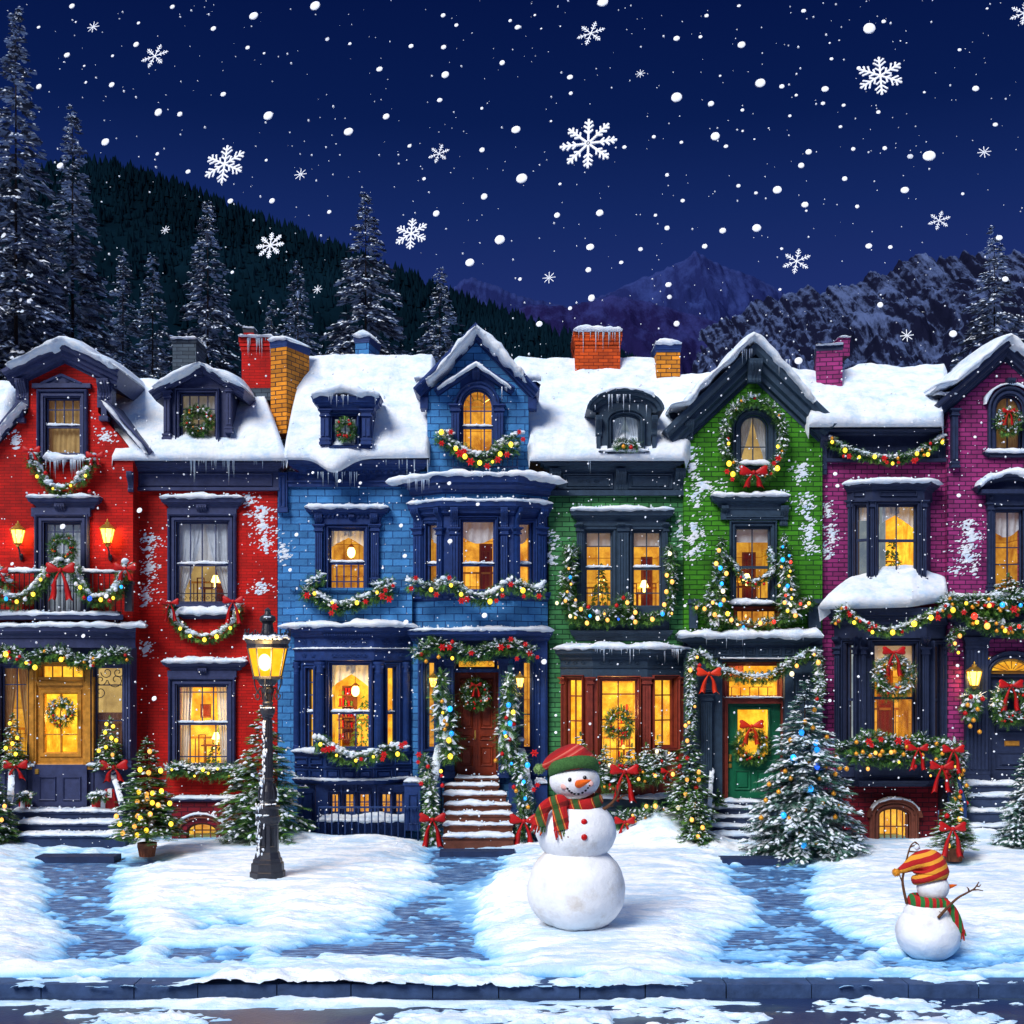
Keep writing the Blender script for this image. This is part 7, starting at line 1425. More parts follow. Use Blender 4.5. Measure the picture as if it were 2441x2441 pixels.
xtree('large snow laden Christmas tree with gold baubles in front of the green house steps', H, 490, 610, 1730, 400, -3.2, 47, 25, 11, .36, .018, 1.0, ('fir_blue', 'fir_blue_light'), bulbs=[(468, 955, 'c'), (562, 1022, 'c'), (415, 1120, 'c'), (570, 1178, 'b'), (530, 1325, 'c'), (350, 1500, 'c'), (485, 1697, 'c'), (570, 1070, 'c')],
      baub=[(x, y, 'g') for x, y in ((490, 887), (395, 1007), (498, 1027), (543, 925), (553, 808), (635, 985), (518, 1155), (362, 1210), (397, 1257), (255, 1297), (590, 1257), (625, 1183), (318, 1347), (233, 1402), (680, 1357), (607, 1420), (715, 1447), (493, 1462), (203, 1517), (385, 1522), (690, 1512), (447, 1612), (565, 1680), (765, 1195), (720, 1190), (585, 1140), (690, 1230))], bsz=.052, brd=.06)
xtree('green cone tree with small bulbs between the maroon bay and the green steps', G, 1225, 930, 1480, 165, -1.9, 48, 15, 9, .26, .016, .5, bulbs=[(1208, 1265, 'o'), (1285, 1265, 'o'), (1198, 1357, 'o'), (1285, 1215, 'o'), (1115, 1230, 'o'), (1150, 1450, 'w'), (1210, 1010, 'o'), (1255, 1430, 'o')], baub=[(1160, 1180, 'r'), (1210, 1125, 'r'), (1270, 1320, 'r')], name='cone_tree')
xtree('narrow trailing snowy fir at the foot of the green house handrail', G, 1270, 1350, 1690, 115, -2.6, 49, 12, 9, .24, .015, .55, bulbs=[(1310, 1580, 'o'), (1280, 1640, 'o'), (1240, 1530, 'o')], name='cone_tree')
xtree('slender potted fir with a red bow beside the purple house steps', H, 1468, 1410, 1715, 125, -4.2, 50, 11, 8, .24, .015, .45, pot=(85, 60), bulbs=[(1498, 1675, 'o'), (1435, 1700, 'o'), (1508, 1525, 'o')], baub=[(1425, 1505, 'r')], brd=.045)
inst_b = [o for o in bpy.data.objects if o.get('label', '').startswith('slender potted')][0]; inst('bow', BOW[('r', 1)], inst_b, W(H, 1460, 1590, -4.75), .25)
xtree('snowy fir standing at the right of the purple steps', H, 1960, 1060, 1740, 215, -2.6, 51, 18, 9, .30, .018, 1.0, ('fir_blue', 'fir_blue_light'))
xtree('small frosted bush on the sill of the right purple window', D, 1830, 1640, 1760, 150, -.45, 52, 6, 10, .2, .013, .7, name='frosted_bush', group='frosted bushes')
xtree('small green bush beside the green house stair rail', G, 1412, 1340, 1425, 50, -.9, 53, 5, 7, .12, .012, .15, name='small_bush', group='frosted bushes')
# bows tied to the red stair rails, presents on the landing
for x, y, s_, lab in ((750, 1185, .30, 'large red bow tied on the right stair rail of the red house'), (105, 1180, .26, 'red bow on the left stair rail of the red house')):
    o = inst('ribbon_bow', BOW[('r', 0)], None, W(E, x, y, -1.0), s_); tag(o, lab, 'bow', 'red bows on the stair rails')
def gift(T, x0, y0, x1, y1, d, label, dep=.35):
    th = thing('gift_box', label, 'gift', W(T, (x0 + x1) / 2, y1, d), 'presents on the red house landing'); P = FP(d); mb = MB(); mb.pbox(P, T, x0 + 4, y0 + 14, x1 - 4, y1, -dep, 0); mb.build('box', 'gift_red', th); mb = MB(); mb.pbox(P, T, x0, y0, x1, y0 + 16, -dep - .02, .02); mb.build('lid', 'gift_red', th)
    c = (x0 + x1) / 2; mb = MB(); mb.pbox(P, T, c - 14, y0 - 2, c + 14, y1, -dep - .03, .03); mb.build('ribbon', 'gift_white', th)
gift(E, 600, 1388, 758, 1466, -1.0, 'wide red present with white ribbon on the red house landing'); gift(E, 690, 1328, 757, 1385, -.85, 'smaller red present standing behind the wide present', .25); gift(E, 120, 1392, 182, 1460, -.95, 'narrow red present under a snowy bundle by the left stair rail', .22)
for x, y, w_, lab in ((655, 1390, 55, 'little snowy sprig lying on the wide red present'), (165, 1395, 50, 'snowy sprig bundle on the narrow red present')):
    g = garland(lab, [pl(E, -1.15, (x - w_, y), (x, y - 25), (x + w_, y - 5))], .13, 330, .5, .4, name='fir_sprig', cat='sprig', group='sprigs on presents')
# ------------------------------------------------------------------ street lamp
def street_lamp():
    d = -6.7; c0 = W(F, 105, 1912, d); c0.z = 0; th = thing('street_lamp', 'tall black cast iron street lamp with a glowing amber hexagonal lantern', 'street lamp', c0)
    zz = lambda y: W(F, 0, y, d).z; rr = lambda w_: sz(F, w_, d); prof = lambda q: [(rr(w_), zz(y)) for y, w_ in q]; c = V((c0.x, c0.y, 0))
    mb = MB(); mb.lathe(c, [(rr(118), -.1)] + prof([(1868, 118), (1862, 110), (1812, 108), (1806, 98), (1785, 96), (1780, 88), (1745, 80), (1738, 72), (1728, 74), (1560, 72), (1552, 80), (1542, 80)]), 8, math.pi / 8)
    P = FP(d - rr(66))
    for x0, x1 in ((55, 92), (118, 155)): mb.panel(P, F, x0, 1580, x1, 1710, .0, .02)
    mb.build('base', 'iron', th)
    mb = MB(); mb.lathe(c, prof([(1543, 76), (1530, 80), (1505, 82), (1500, 74), (1460, 70), (1452, 78), (1440, 78), (1432, 60), (1405, 52), (1390, 56), (1340, 52), (1300, 40), (1275, 36), (1268, 44), (1258, 44), (1252, 33), (860, 27), (852, 38), (840, 38), (832, 46), (806, 50), (790, 46), (776, 30), (762, 36), (750, 30), (700, 27), (690, 36), (668, 40), (655, 34), (645, 46), (630, 58), (612, 66), (600, 92)]), 24)
    for k in range(14): a = 6.283 * k / 14; mb.tube([c + V((math.cos(a) * rr(q), math.sin(a) * rr(q), zz(y))) for y, q in ((1235, 33), (880, 28))], rr(4), 5)
    for k in range(10): a = 6.283 * k / 10; mb.tube([c + V((math.cos(a) * rr(q), math.sin(a) * rr(q), zz(y))) for y, q in ((1395, 56), (1350, 58), (1320, 50), (1295, 44))], rr(7), 5)
    mb.build('post', 'iron', th)
    mb = MB()
    for k in range(4):
        a = math.pi * .5 * k + .0
        for s in (1,):
            pts = [(88, 600), (86, 640), (70, 690), (84, 715), (66, 740), (50, 715), (62, 690), (48, 660), (36, 690), (34, 740)]
            mb.tube(crom([c + V((math.cos(a) * rr(x), math.sin(a) * rr(x), zz(y))) for x, y in pts], 5), rr(5), 5)
    mb.build('scroll_bracket', 'iron', th)
    n = 8; ph = math.pi / 8; bot, top = (92, 585), (130, 402)
    mb = MB()
    for k in range(n):
        a = ph + 6.283 * k / n; mb.tube([c + V((math.cos(a) * rr(w_), math.sin(a) * rr(w_), zz(y))) for w_, y in (bot, top)], rr(6), 6)
    mb.lathe(c, prof([(604, 94), (602, 100), (588, 100), (584, 94)]), n, ph); mb.lathe(c, prof([(404, 132), (398, 140), (375, 136), (368, 140), (352, 150), (338, 150), (330, 152), (326, 140), (305, 60), (300, 44), (240, 34), (232, 40), (222, 52), (205, 54), (192, 48), (180, 24), (160, 18), (150, 22), (142, 14), (134, 2)]), n * 2, ph)
    for k in range(24):
        a = 6.283 * k / 24; p = c + V((math.cos(a) * rr(146), math.sin(a) * rr(146), zz(330))); mb.tube([p, p + ZZ * rr(22 if k % 3 else 42)], rr(5), 5); mb.ball(p + ZZ * rr(26 if k % 3 else 48), rr(8), lv=1)
    mb.build('lantern_frame', 'iron', th)
    g = MB(); g.lathe(c, prof([(584, 88), (404, 126)]), n, ph); gl = g.build('lantern_glass', 'lamp_panel', th)
    b = MB(); b.ball(c + ZZ * (zz(490)) + V((0, -rr(88), 0)), rr(44), rr(40), rr(60), 3); b.build('lamp_bulb', 'lamp_core', th, True)
    nb = MB(); r = rng()
    for k in range(60): a = r.uniform(3.3, 6.1); nb.ball(c + V((math.cos(a) * rr(146), math.sin(a) * rr(146), zz(333) + r.uniform(-.02, .03))), r.uniform(.03, .06), r.uniform(.03, .05), .03, 1)
    for y, w_ in ((205, 46), (800, 44), (650, 40), (1430, 66), (1500, 74)):
        for k in range(9): a = r.uniform(3.6, 6.0); nb.ball(c + V((math.cos(a) * rr(w_), math.sin(a) * rr(w_), zz(y) + .02)), r.uniform(.015, .035), r.uniform(.02, .04), r.uniform(.01, .02), 2, .2)
    for k in range(150): y = r.uniform(880, 1790); a = r.gauss(4.05, .3); w_ = 32 if y < 1260 else 50 if y < 1420 else 76; nb.ball(c + V((math.cos(a) * rr(w_), math.sin(a) * rr(w_), zz(y))), r.uniform(.008, .026), r.uniform(.01, .02), r.uniform(.02, .06), 1)
    nb.build('snow', 'snow', th, True)
    li = bpy.data.objects.new('lamp_light', bpy.data.lights.new('lamp_light', 'POINT')); C.objects.link(li); li.data.energy = 190; li.data.color = (1, .6, .2); li.data.shadow_soft_size = .2; li.parent = th; li.location = V((0, -rr(150), zz(500)))
street_lamp()
# ------------------------------------------------------------------ snowmen
def torus_ring(mb, c, rx, ry, r0, h, n=48, m=12, tilt=None, rib=0, wob=0):
    vs = []
    for i in range(n):
        a = 6.283 * i / n; k = 1 + (.09 if rib and i % 2 else 0)
        for j in range(m):
            b = 6.283 * j / m; q = V((math.cos(a) * (rx + math.cos(b) * r0 * k), math.sin(a) * (ry + math.cos(b) * r0 * k), math.sin(b) * h * k + wob * math.sin(a * 2 + 1)))
            if tilt: q = tilt @ q
            vs.append(c + q)
    mb.add(vs, [(i * m + j, ((i + 1) % n) * m + j, ((i + 1) % n) * m + (j + 1) % m, i * m + (j + 1) % m) for i in range(n) for j in range(m)])
def band_tail(mb, pts, w_, t_, fr=0):
    """a hanging strip of scarf: pts centre line, w_ half width, t_ half thickness"""
    n = len(pts); vs = []
    for i, p in enumerate(pts):
        tg = (pts[min(i + 1, n - 1)] - pts[max(0, i - 1)]).normalized(); sd_ = tg.cross(V((0, -1, 0))).normalized(); ww = w_ * (.85 + .25 * i / n)
        vs += [p - sd_ * ww, p - sd_ * ww * .5 + V((0, -t_, 0)), p + sd_ * ww * .5 + V((0, -t_, 0)), p + sd_ * ww, p + sd_ * ww * .5 + V((0, t_, 0)), p - sd_ * ww * .5 + V((0, t_, 0))]
    mb.add(vs, [(i * 6 + k, i * 6 + (k + 1) % 6, (i + 1) * 6 + (k + 1) % 6, (i + 1) * 6 + k) for i in range(n - 1) for k in range(6)] + [tuple(range(6)), tuple((n - 1) * 6 + k for k in range(6))])
    tg = (pts[-1] - pts[-2]).normalized(); sd_ = tg.cross(V((0, -1, 0))).normalized()
    for k in range(9): p = pts[-1] + sd_ * w_ * (k / 4 - 1) * 1.02; mb.tube([p - tg * .02, p + tg * (.07 + .03 * (k % 3)) + sd_ * .012 * ((k % 2) - .5)], .012, 5)
def pompom(mb, c, r_, rg):
    mb.ball(c, r_ * .8, lv=2)
    for k in range(160): v = V((rg.gauss(0, 1), rg.gauss(0, 1), rg.gauss(0, 1))).normalized(); mb.cone(c + v * r_ * .5, c + v * r_ * rg.uniform(.9, 1.15), .022 * r_ / .12, 4)
def snowman1():
    b_ = WG(FULL, 1088, 1752, .16); d = b_.y; th = thing('snowman', 'big smiling snowman in a red knitted hat and plaid scarf on the snowy yard', 'snowman', b_)
    q = lambda x, y, o=0: W(G, x, y, d - o); k_ = lambda n: sz(G, n, d); f_ = lambda n: sz(FULL, n, d)
    mb = MB(); c1, c2, c3 = q(478, 1975), q(476, 1606), q(468, 1272)
    mb.ball(c1, k_(324), k_(310), k_(298), 4, .04, 1.5); mb.ball(c2, k_(266), k_(252), k_(214), 4, .035, 1.5); mb.ball(c3, k_(166), k_(150), k_(122), 4, .012, 1.6); mb.build('body', 'snowman_snow', th, True)
    fr = k_(150)
    def face(x, y): 
        p = q(x, y); u, w_ = (p.x - c3.x) / k_(166), (p.z - c3.z) / k_(122); return V((p.x, c3.y - k_(150) * math.sqrt(max(.02, 1 - u * u - w_ * w_)), p.z))
    for x, y in ((430, 1254), (527, 1241)): 
        mb = MB(); mb.ball(face(x, y), k_(13), k_(9), k_(14), 2); e = mb.build('eye', 'coal', th, True); mb = MB(); mb.ball(face(x - 4, y - 5) + V((0, -k_(9), 0)), k_(3.5), lv=1); mb.build('glint', 'white_ball', e, True)
    for x, y, r_ in ((416, 1312, 8), (428, 1327, 8), (443, 1338, 9), (462, 1346, 9), (487, 1347, 9), (513, 1339, 9), (533, 1325, 9), (548, 1308, 8), (560, 1292, 8)): mb = MB(); mb.ball(face(x, y), k_(r_), k_(5), k_(r_), 2); mb.build('mouth_coal', 'coal', th, True)
    for x, y in ((397, 1298), (560, 1282)): mb = MB(); p = face(x, y); mb.ball(p + V((0, k_(9), 0)), k_(26), k_(12), k_(22), 3); mb.build('cheek', 'blush', th, True)
    n0 = face(478, 1286) + V((0, .03, 0)); tip = q(577, 1268) + V((0, -k_(150) - .42, 0)); tip = V((q(577, 1268, k_(260)).x, d - k_(260), q(577, 1268, k_(260)).z)); mb = MB(); pts = [n0.lerp(tip, t_) for t_ in (0, .1, .3, .5, .7, .88, 1)]; mb.tube(pts, [k_(x) for x in (20, 27, 24, 19, 13, 7, 2)], 14); mb.build('carrot_nose', 'carrot', th, True)
    for x, y in ((518, 1517), (518, 1612)):
        p = q(x, y); u, w_ = (p.x - c2.x) / k_(266), (p.z - c2.z) / k_(214); mb = MB(); mb.ball(V((p.x, c2.y - k_(252) * math.sqrt(1 - u * u - w_ * w_), p.z)), k_(21), k_(12), k_(21), 2); mb.build('button', 'red_ball', th, True)
    # hat
    tl = Matrix.Rotation(R_(-8), 3, 'Y') @ Matrix.Rotation(R_(-22), 3, 'X'); mb = MB(); hb = q(462, 1192); torus_ring(mb, hb, k_(144), k_(130), k_(24), k_(42), 72, 12, tl, 1); mb.build('hat_brim', 'brim', th, True)
    mb = MB(); pts = crom([q(464, 1190), q(458, 1160), q(440, 1136), q(400, 1128), q(345, 1135), q(296, 1160), q(268, 1190)], 5); r0 = [142, 146, 118, 84, 56, 36, 20]; rs = []
    for i in range(len(pts)): t_ = i / (len(pts) - 1) * 6; a = int(min(5, t_)); rs.append(k_(r0[a] + (r0[a + 1] - r0[a]) * (t_ - a)))
    vs = []; m = 28
    for i, p in enumerate(pts):
        tg = (pts[min(i + 1, len(pts) - 1)] - pts[max(0, i - 1)]).normalized(); e1 = V((0, -1, 0)); e2 = tg.cross(e1).normalized()
        for j in range(m): a = 6.283 * j / m; vs.append(p + (e1 * math.cos(a) * .92 + e2 * math.sin(a)) * rs[i] * (1 + .02 * math.sin(j * 3 + i)))
    mb.add(vs, [(i * m + j, i * m + (j + 1) % m, (i + 1) * m + (j + 1) % m, (i + 1) * m + j) for i in range(len(pts) - 1) for j in range(m)]); mb.build('hat', 'hat_red', th, True)
    mb = MB(); pompom(mb, q(236, 1196), k_(40), rng()); mb.build('pompom', 'pom', th)
    # scarf
    mb = MB(); torus_ring(mb, q(478, 1418), k_(150), k_(138), k_(30), k_(44), 48, 12, Matrix.Rotation(R_(-4), 3, 'Y'), 0, .02); mb.build('scarf', 'plaid', th, True)
    mb = MB(); band_tail(mb, crom([q(345, 1400, k_(130)), q(310, 1420, k_(165)), q(265, 1460, k_(170)), q(245, 1520, k_(180)), q(232, 1570, k_(185))], 4), k_(42), k_(14)); mb.build('scarf_tail', 'plaid', th)
    mb = MB(); band_tail(mb, crom([q(365, 1400, k_(165)), q(368, 1450, k_(190)), q(375, 1520, k_(215)), q(388, 1595, k_(230))], 4), k_(50), k_(15)); mb.build('scarf_tail', 'plaid', th)
    mb = MB(); mb.ball(q(366, 1420, k_(165)), k_(62), k_(34), k_(58), 3, .05); mb.build('scarf_knot', 'plaid', th, True)
    # stick arm
    mb = MB(); o = k_(60); A1 = [q(655, 1462, o), q(690, 1440, o), q(725, 1408, o), q(748, 1370, o), q(760, 1330, o), q(775, 1290, o)]; mb.tube(crom(A1, 4), [k_(13 - 9 * i / 20) for i in range(21)], 8)
    for br_ in ([(728, 1405), (765, 1388), (805, 1398)], [(765, 1388), (790, 1372), (815, 1368)], [(748, 1368), (742, 1330), (738, 1300)], [(700, 1432), (712, 1440), (728, 1438)]): mb.tube([q(x, y, o) for x, y in br_], [k_(7), k_(5), k_(2)], 6)
    mb.build('stick_arm', 'twig', th, True)
snowman1()
def snowman2():
    b_ = WG(GR2, 1570, 606); d = b_.y; th = thing('snowman', 'small snowman in profile with a striped red and yellow hat and raised twig arms', 'snowman', b_); T = GR2
    q = lambda x, y, o=0: W(T, x, y, d - o); k_ = lambda n: sz(T, n, d)
    mb = MB(); mb.ball(q(1572, 510), k_(123), k_(118), k_(108), 4, .045, 1.6); mb.ball(q(1570, 440), k_(92), k_(88), k_(62), 3, .02, 1.6); mb.ball(q(1588, 340), k_(60), k_(58), k_(56), 3, .02, 1.6); mb.build('body', 'snowman_snow', th, True)
    mb = MB(); n0, tip = q(1640, 340, 12 * .0), q(1680, 331); mb.tube([n0.lerp(tip, t_) for t_ in (0, .2, .6, 1)], [k_(9), k_(9), k_(6), k_(1)], 10); mb.build('carrot_nose', 'carrot', th, True)
    for x, y in ((1640, 360), (1634, 370)): mb = MB(); mb.ball(q(x, y, k_(28)), k_(4), lv=1); mb.build('mouth_coal', 'coal', th, True)
    mb = MB(); mb.ball(q(1634, 330, k_(32)), k_(6), lv=1); mb.build('eye', 'coal', th, True)
    tl = Matrix.Rotation(R_(13), 3, 'Y'); mb = MB(); torus_ring(mb, q(1576, 300), k_(58), k_(54), k_(11), k_(17), 48, 10, Matrix.Rotation(R_(-14), 3, 'Y') @ Matrix.Rotation(R_(-10), 3, 'X'), 1); mb.build('hat_brim', 'hat_stripe', th, True)
    mb = MB(); pts = crom([q(1575, 300), q(1578, 280), q(1572, 252), q(1545, 243), q(1515, 250), q(1488, 266), q(1462, 278)], 5); r0 = [60, 70, 60, 42, 30, 20, 11]; m = 24; vs = []
    for i, p in enumerate(pts):
        t_ = i / (len(pts) - 1) * 6; a = int(min(5, t_)); rr = k_(r0[a] + (r0[a + 1] - r0[a]) * (t_ - a)); tg = (pts[min(i + 1, len(pts) - 1)] - pts[max(0, i - 1)]).normalized(); e1 = V((0, -1, 0)); e2 = tg.cross(e1).normalized()
        for j in range(m): b2 = 6.283 * j / m; vs.append(p + (e1 * math.cos(b2) * .92 + e2 * math.sin(b2)) * rr)
    mb.add(vs, [(i * m + j, i * m + (j + 1) % m, (i + 1) * m + (j + 1) % m, (i + 1) * m + j) for i in range(len(pts) - 1) for j in range(m)]); mb.build('hat', 'hat_stripe', th, True)
    mb = MB(); pompom(mb, q(1450, 284), k_(17), rng()); mb.build('pompom', 'gold', th)
    mb = MB(); torus_ring(mb, q(1570, 396), k_(62), k_(58), k_(15), k_(25), 48, 12, Matrix.Rotation(R_(5), 3, 'Y')); mb.build('scarf', 'scarf_stripe', th, True)
    mb = MB(); band_tail(mb, crom([q(1632, 395, k_(60)), q(1662, 425, k_(75)), q(1680, 465, k_(75)), q(1690, 510, k_(70))], 5), k_(17), k_(6)); mb.build('scarf_tail', 'scarf_stripe', th)
    mb = MB(); A1 = [q(1490, 402), q(1478, 350), q(1474, 310), q(1482, 270), q(1492, 225), q(1504, 185), q(1522, 168)]; mb.tube(crom(A1, 4), [k_(6 - 4 * i / 24) for i in range(25)], 7)
    for br_ in ([(1504, 188), (1525, 180), (1540, 196)], [(1498, 205), (1520, 207), (1540, 204)], [(1522, 170), (1534, 180), (1538, 190)], [(1474, 320), (1466, 305), (1462, 290)]): mb.tube([q(x, y) for x, y in br_], [k_(3.5), k_(2.5), k_(1.5)], 6)
    a = mb.build('stick_arm', 'twig', th, True); nb = MB(); nb.ball(q(1528, 190, .01), k_(10), k_(6), k_(12), 2, .2); nb.build('snow', 'snow', a, True)
    o = k_(95); mb = MB(); A2 = [q(1608, 456, o), q(1640, 420, o), q(1680, 382, o), q(1715, 362, o), q(1745, 345, o), q(1762, 320, o)]; mb.tube(crom(A2, 4), [k_(6 - 4 * i / 20) for i in range(21)], 7)
    for br_ in ([(1740, 350), (1760, 350), (1778, 354)], [(1752, 334), (1762, 338), (1770, 330)], [(1725, 357), (1722, 345), (1716, 340)], [(1640, 420), (1625, 438), (1612, 432)]): mb.tube([q(x, y, o) for x, y in br_], [k_(4), k_(2.5), k_(1.5)], 6)
    mb.build('stick_arm', 'twig', th, True)
snowman2()
# ------------------------------------------------------------------ falling snow
t = NT('flake'); t.b.inputs['Base Color'].default_value = (.93, .95, .98, 1); t.b.inputs['Roughness'].default_value = .7
tl_ = t.n('ShaderNodeBsdfTranslucent'); tl_.inputs[0].default_value = (.95, .96, 1, 1); mx_ = t.n('ShaderNodeMixShader'); mx_.inputs[0].default_value = .05; t.l(t.b.outputs[0], mx_.inputs[1]); t.l(tl_.outputs[0], mx_.inputs[2]); t.l(mx_.outputs[0], t.out.inputs['Surface'])
def arm(mb, p, d, L, w_): s = V((-d.z, 0, d.x)); y_ = V((0, w_ * .35, 0)); e = p + d * L; mb.hexa([p - s * w_ * .5 - y_, e - s * w_ * .5 - y_, e + s * w_ * .5 - y_, p + s * w_ * .5 - y_, p - s * w_ * .5 + y_, e - s * w_ * .5 + y_, e + s * w_ * .5 + y_, p + s * w_ * .5 + y_])
def fl_fn(mb, n, br, w_, knob, ring=0):
    for k in range(n):
        a = 6.283 * k / n + math.pi / 2; d = V((math.cos(a), 0, math.sin(a))); arm(mb, V((0, 0, 0)), d, .93 if knob else 1, w_)
        if knob: mb.ball(d * .93, w_ * .95, w_ * .5, w_ * .95, 1)
        for t_, l_ in br:
            for s in (-1, 1):
                e = V((math.cos(a + s * .85), 0, math.sin(a + s * .85))); arm(mb, d * t_, e, l_, w_ * .85)
                if knob: mb.ball(d * t_ + e * l_, w_ * .75, w_ * .4, w_ * .75, 1)
    mb.ball(V((0, 0, 0)), w_ * .9, w_ * .5, w_ * .9, 1)
FL = {'six': mesh_of(lambda m: fl_fn(m, 6, ((.25, .22), (.48, .30), (.70, .22)), .075, 1), 'snowflake', 'flake', False), 'thin': mesh_of(lambda m: fl_fn(m, 6, ((.35, .22), (.58, .24), (.78, .16)), .06, 0), 'snowflake', 'flake', False),
      'eight': mesh_of(lambda m: fl_fn(m, 8, ((.42, .20), (.60, .22), (.78, .18)), .075, 0), 'snowflake', 'flake', False), 'star': mesh_of(lambda m: fl_fn(m, 8, (), .10, 0), 'snowflake', 'flake', False)}
TILT = V((0, -1, 0)).rotation_difference(V((-.22, -.905, .37))).to_matrix()
for x, y, r_, k, rot, lab in ((424, 310, 42, 'six', 0, 'large six armed snowflake with knobbed tips in the left half of the sky'), (1110, 271, 53, 'eight', 0, 'largest eight armed snowflake high in the middle of the sky'), (1661, 143, 43, 'six', 0, 'large six armed snowflake with knobbed tips high on the right'),
                              (292, 106, 26, 'thin', .3, 'thin tilted six armed snowflake at the upper left beside the tallest firs'), (510, 463, 27, 'eight', 0, 'smaller eight armed snowflake floating before the dark forest hill'), (776, 441, 33, 'six', 0, 'mid sized six armed snowflake right of the broad snowy fir'),
                              (828, 290, 20, 'thin', .25, 'small thin snowflake between the two large ones in mid sky'), (1115, 63, 26, 'thin', .3, 'thin six armed snowflake near the top centre of the sky'), (1503, 493, 26, 'thin', .2, 'thin six armed snowflake just above the snowy right mountain'),
                              (1772, 416, 20, 'thin', .3, 'small thin snowflake left of the lone right fir'), (1932, 25, 26, 'thin', .2, 'snowflake half cut off by the top right picture edge'),
                              (176, 51, 12, 'star', 0, 'tiny asterisk snowflake in the top left corner'), (567, 329, 12, 'star', 0, 'tiny asterisk snowflake right of the large left snowflake'), (312, 434, 9, 'star', 0, 'tiny asterisk snowflake in front of the upper left hillside'),
                              (599, 546, 9, 'star', 0, 'tiny asterisk snowflake just left of the broad snowy fir'), (1036, 524, 12, 'star', 0, 'tiny asterisk snowflake low above the blue gable'), (1208, 139, 9, 'star', 0, 'tiny asterisk snowflake high right of centre'), (1857, 287, 12, 'star', 0, 'tiny asterisk snowflake above the lone right fir'), (1711, 633, 12, 'star', 0, 'tiny asterisk snowflake before the right mountain above the purple chimney')):
    d = -9.0; o = inst('snowflake', FL[k], None, W(FULL, x, y, d), (sz(FULL, r_ * 1.03, d), sz(FULL, r_, d), sz(FULL, r_ * 1.12, d)), (TILT @ Matrix.Rotation(rot, 3, 'Y')).to_euler()); tag(o, lab, 'snowflake', 'ornate snowflakes drifting in the night sky')
def dotm(seed): return mesh_of(lambda mb: (mb.ball(V((seed, 0, 0)) * 0, 1, 1, 1, 3, .06, 1.3 + seed * .1),), 'snow_dot', 'flake')
DOT = [dotm(k) for k in range(4)]
S1 = '272,23,12 651,26,10 958,60,18 1190,22,20 146,103,7 286,83,4 523,87,7 806,108,11 1673,58,10 1723,95,8 514,168,11 1236,148,8 1321,165,7 1552,174,10 1675,178,10 253,208,12 425,211,6 935,180,9 997,201,5 1433,261,12 1681,282,16 1896,237,11 318,249,5 241,234,3 324,311,6 422,320,11 147,327,12 843,356,11 598,424,16 679,431,11 1013,437,20 1458,440,14 1660,378,10 1819,409,6 398,536,16 1316,497,18 1546,551,8 1820,566,11 594,581,8 227,625,13 710,648,10 1005,605,6 1601,675,7 870,759,11 1027,758,11 1828,742,13 1243,800,8 1647,806,13 1887,905,20 1774,991,17 877,1028,7 958,831,5 1926,78,7'
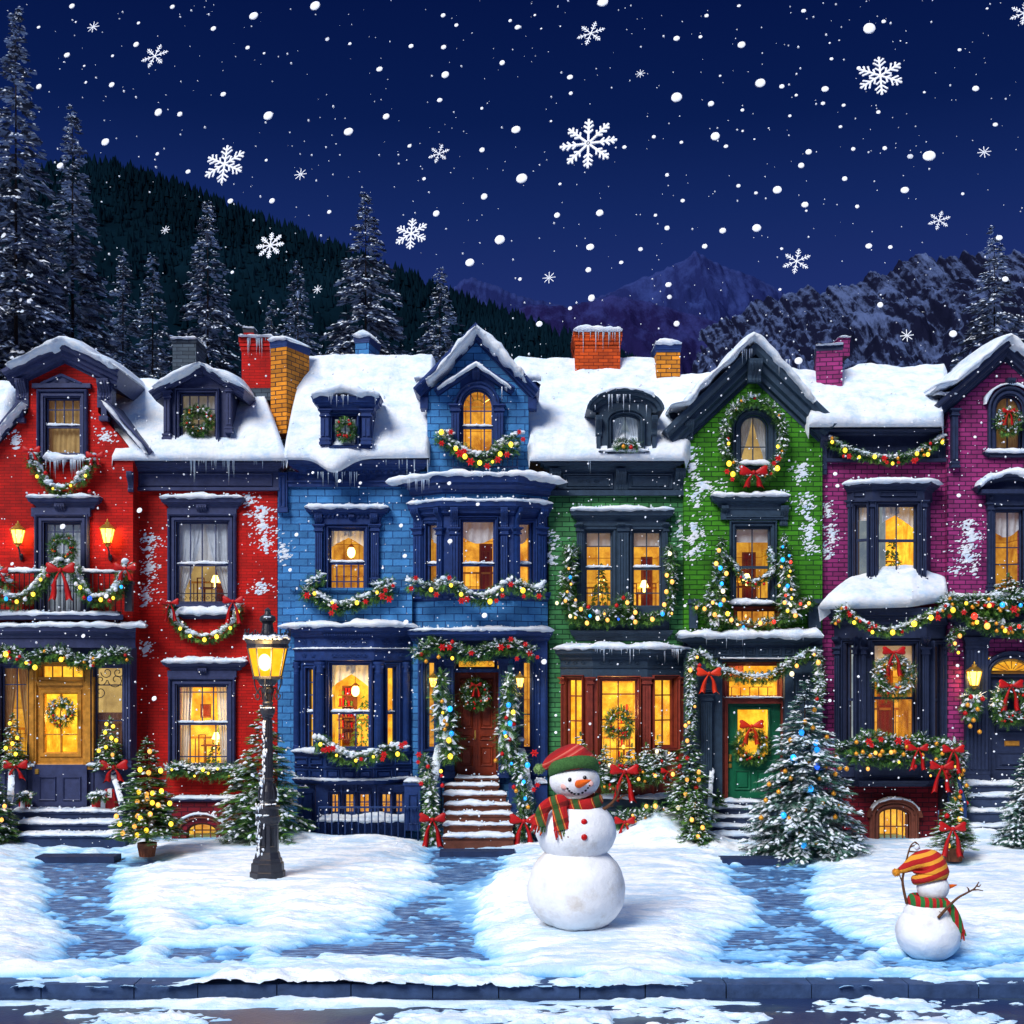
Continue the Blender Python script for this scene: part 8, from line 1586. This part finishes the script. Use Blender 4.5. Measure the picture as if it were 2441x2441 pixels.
S2 = '344,8,20 857,22,7 735,59,8 1101,41,9 22,103,11 87,57,5 111,108,4 183,99,3 622,145,12 712,139,7 867,169,16 1349,107,24 1403,81,8 1466,154,3 1113,71,3 1199,162,4 1206,222,7 1235,152,3 1309,257,8 1689,188,7 1793,32,5 220,291,11 223,352,8 622,367,21 786,286,5 938,313,19 1019,326,10 1182,336,13 1750,334,13 752,391,12 870,415,7 1073,359,6 1174,390,8 1252,397,7 1383,423,8 1556,348,5 1049,437,6 871,494,5 969,483,3 1240,478,7 1824,470,9 148,457,5 16,489,17 536,516,8 640,537,7 768,514,18 808,552,8 915,525,4 425,555,8 1288,562,8 1120,573,12 1407,559,9 1503,590,11 1575,588,23 586,660,8 1092,624,12 38,673,22 182,694,6 855,701,8 921,728,7 1002,716,16 1256,674,10 1483,717,15 1701,731,6 645,757,8 1303,779,8 171,812,12 332,803,15 542,812,7 586,860,10 796,870,13 924,860,18 1106,772,13 1111,795,5 296,932,15 486,940,9 413,990,8 728,929,10 1347,928,12 1428,932,8 1018,938,6 1839,897,12 31,1053,7 289,1018,11 591,1074,12 1862,1053,12 301,1124,14 595,1120,9 220,1163,8 1012,1092,6 1390,1150,12 104,1222,13 622,1221,12 1665,1259,14 1082,1361,15'
r = random.Random(77); kk = 0
for T_, s_ in ((SK1, S1), (SK2, S2)):
    for e in s_.split():
        x, y, q = [float(v) for v in e.split(',')]; d = -9 + r.uniform(-1.5, 2.5); o = inst('snow_dot', DOT[kk % 4], None, W(T_, x, y, d), (sz(T_, q, d) * r.uniform(.92, 1.05), sz(T_, q, d) * .3, sz(T_, q, d) * r.uniform(.95, 1.1)), TILT.to_euler()); kk += 1
        tag(o, 'plain round white blob of snow falling through the night air', 'falling snow', 'round blobs of falling snow')
for T_, pts_ in ((A, '918,1205,19 413,1312,20 80,1557,12 700,1770,16'), (E, '548,320,14 1015,732,17'), (B, '1300,1027,14 1488,1165,13 1305,1408,17 983,1305,14 1008,1505,15 295,1365,14 253,1597,13 578,1012,12 715,1025,11 402,957,10 862,1584,8'), (F, '1532,185,19 1015,230,18'), (G, '268,490,19 345,955,10 570,898,9 345,842,9 1195,122,10'), (D, '1610,722,10 690,965,14 705,1043,13 1503,1107,14 1645,1172,10 1390,548,8'), (H, '655,745,11 843,587,9 1495,515,11 1495,583,9 932,435,8')):
    for e in pts_.split():
        x, y, q = [float(v) for v in e.split(',')]; d = -3.0 + r.uniform(-.5, .5); o = inst('snow_dot', DOT[kk % 4], None, W(T_, x, y, d), (sz(T_, q, d), sz(T_, q, d) * .3, sz(T_, q, d)), TILT.to_euler()); kk += 1; tag(o, 'plain round white blob of snow falling through the night air', 'falling snow', 'round blobs of falling snow')
mb = MB(); r = random.Random(5)
for k in range(2600):
    d = r.uniform(-8, -1.6); x, y = r.uniform(-20, 1950), r.uniform(0, 1600) if k % 3 else r.uniform(650, 1600); q = r.choice((.006, .008, .010, .012, .012, .016, .022)); c = W(FULL, x, y, d)
    mb.ball(c, q, q, q * r.uniform(.8, 1.2), 1)
o = mb.build('snowfall', 'flake', None, True); o['kind'] = 'stuff'; o['label'] = 'fine specks of falling snow in the air in front of the houses'; o['category'] = 'snowfall'
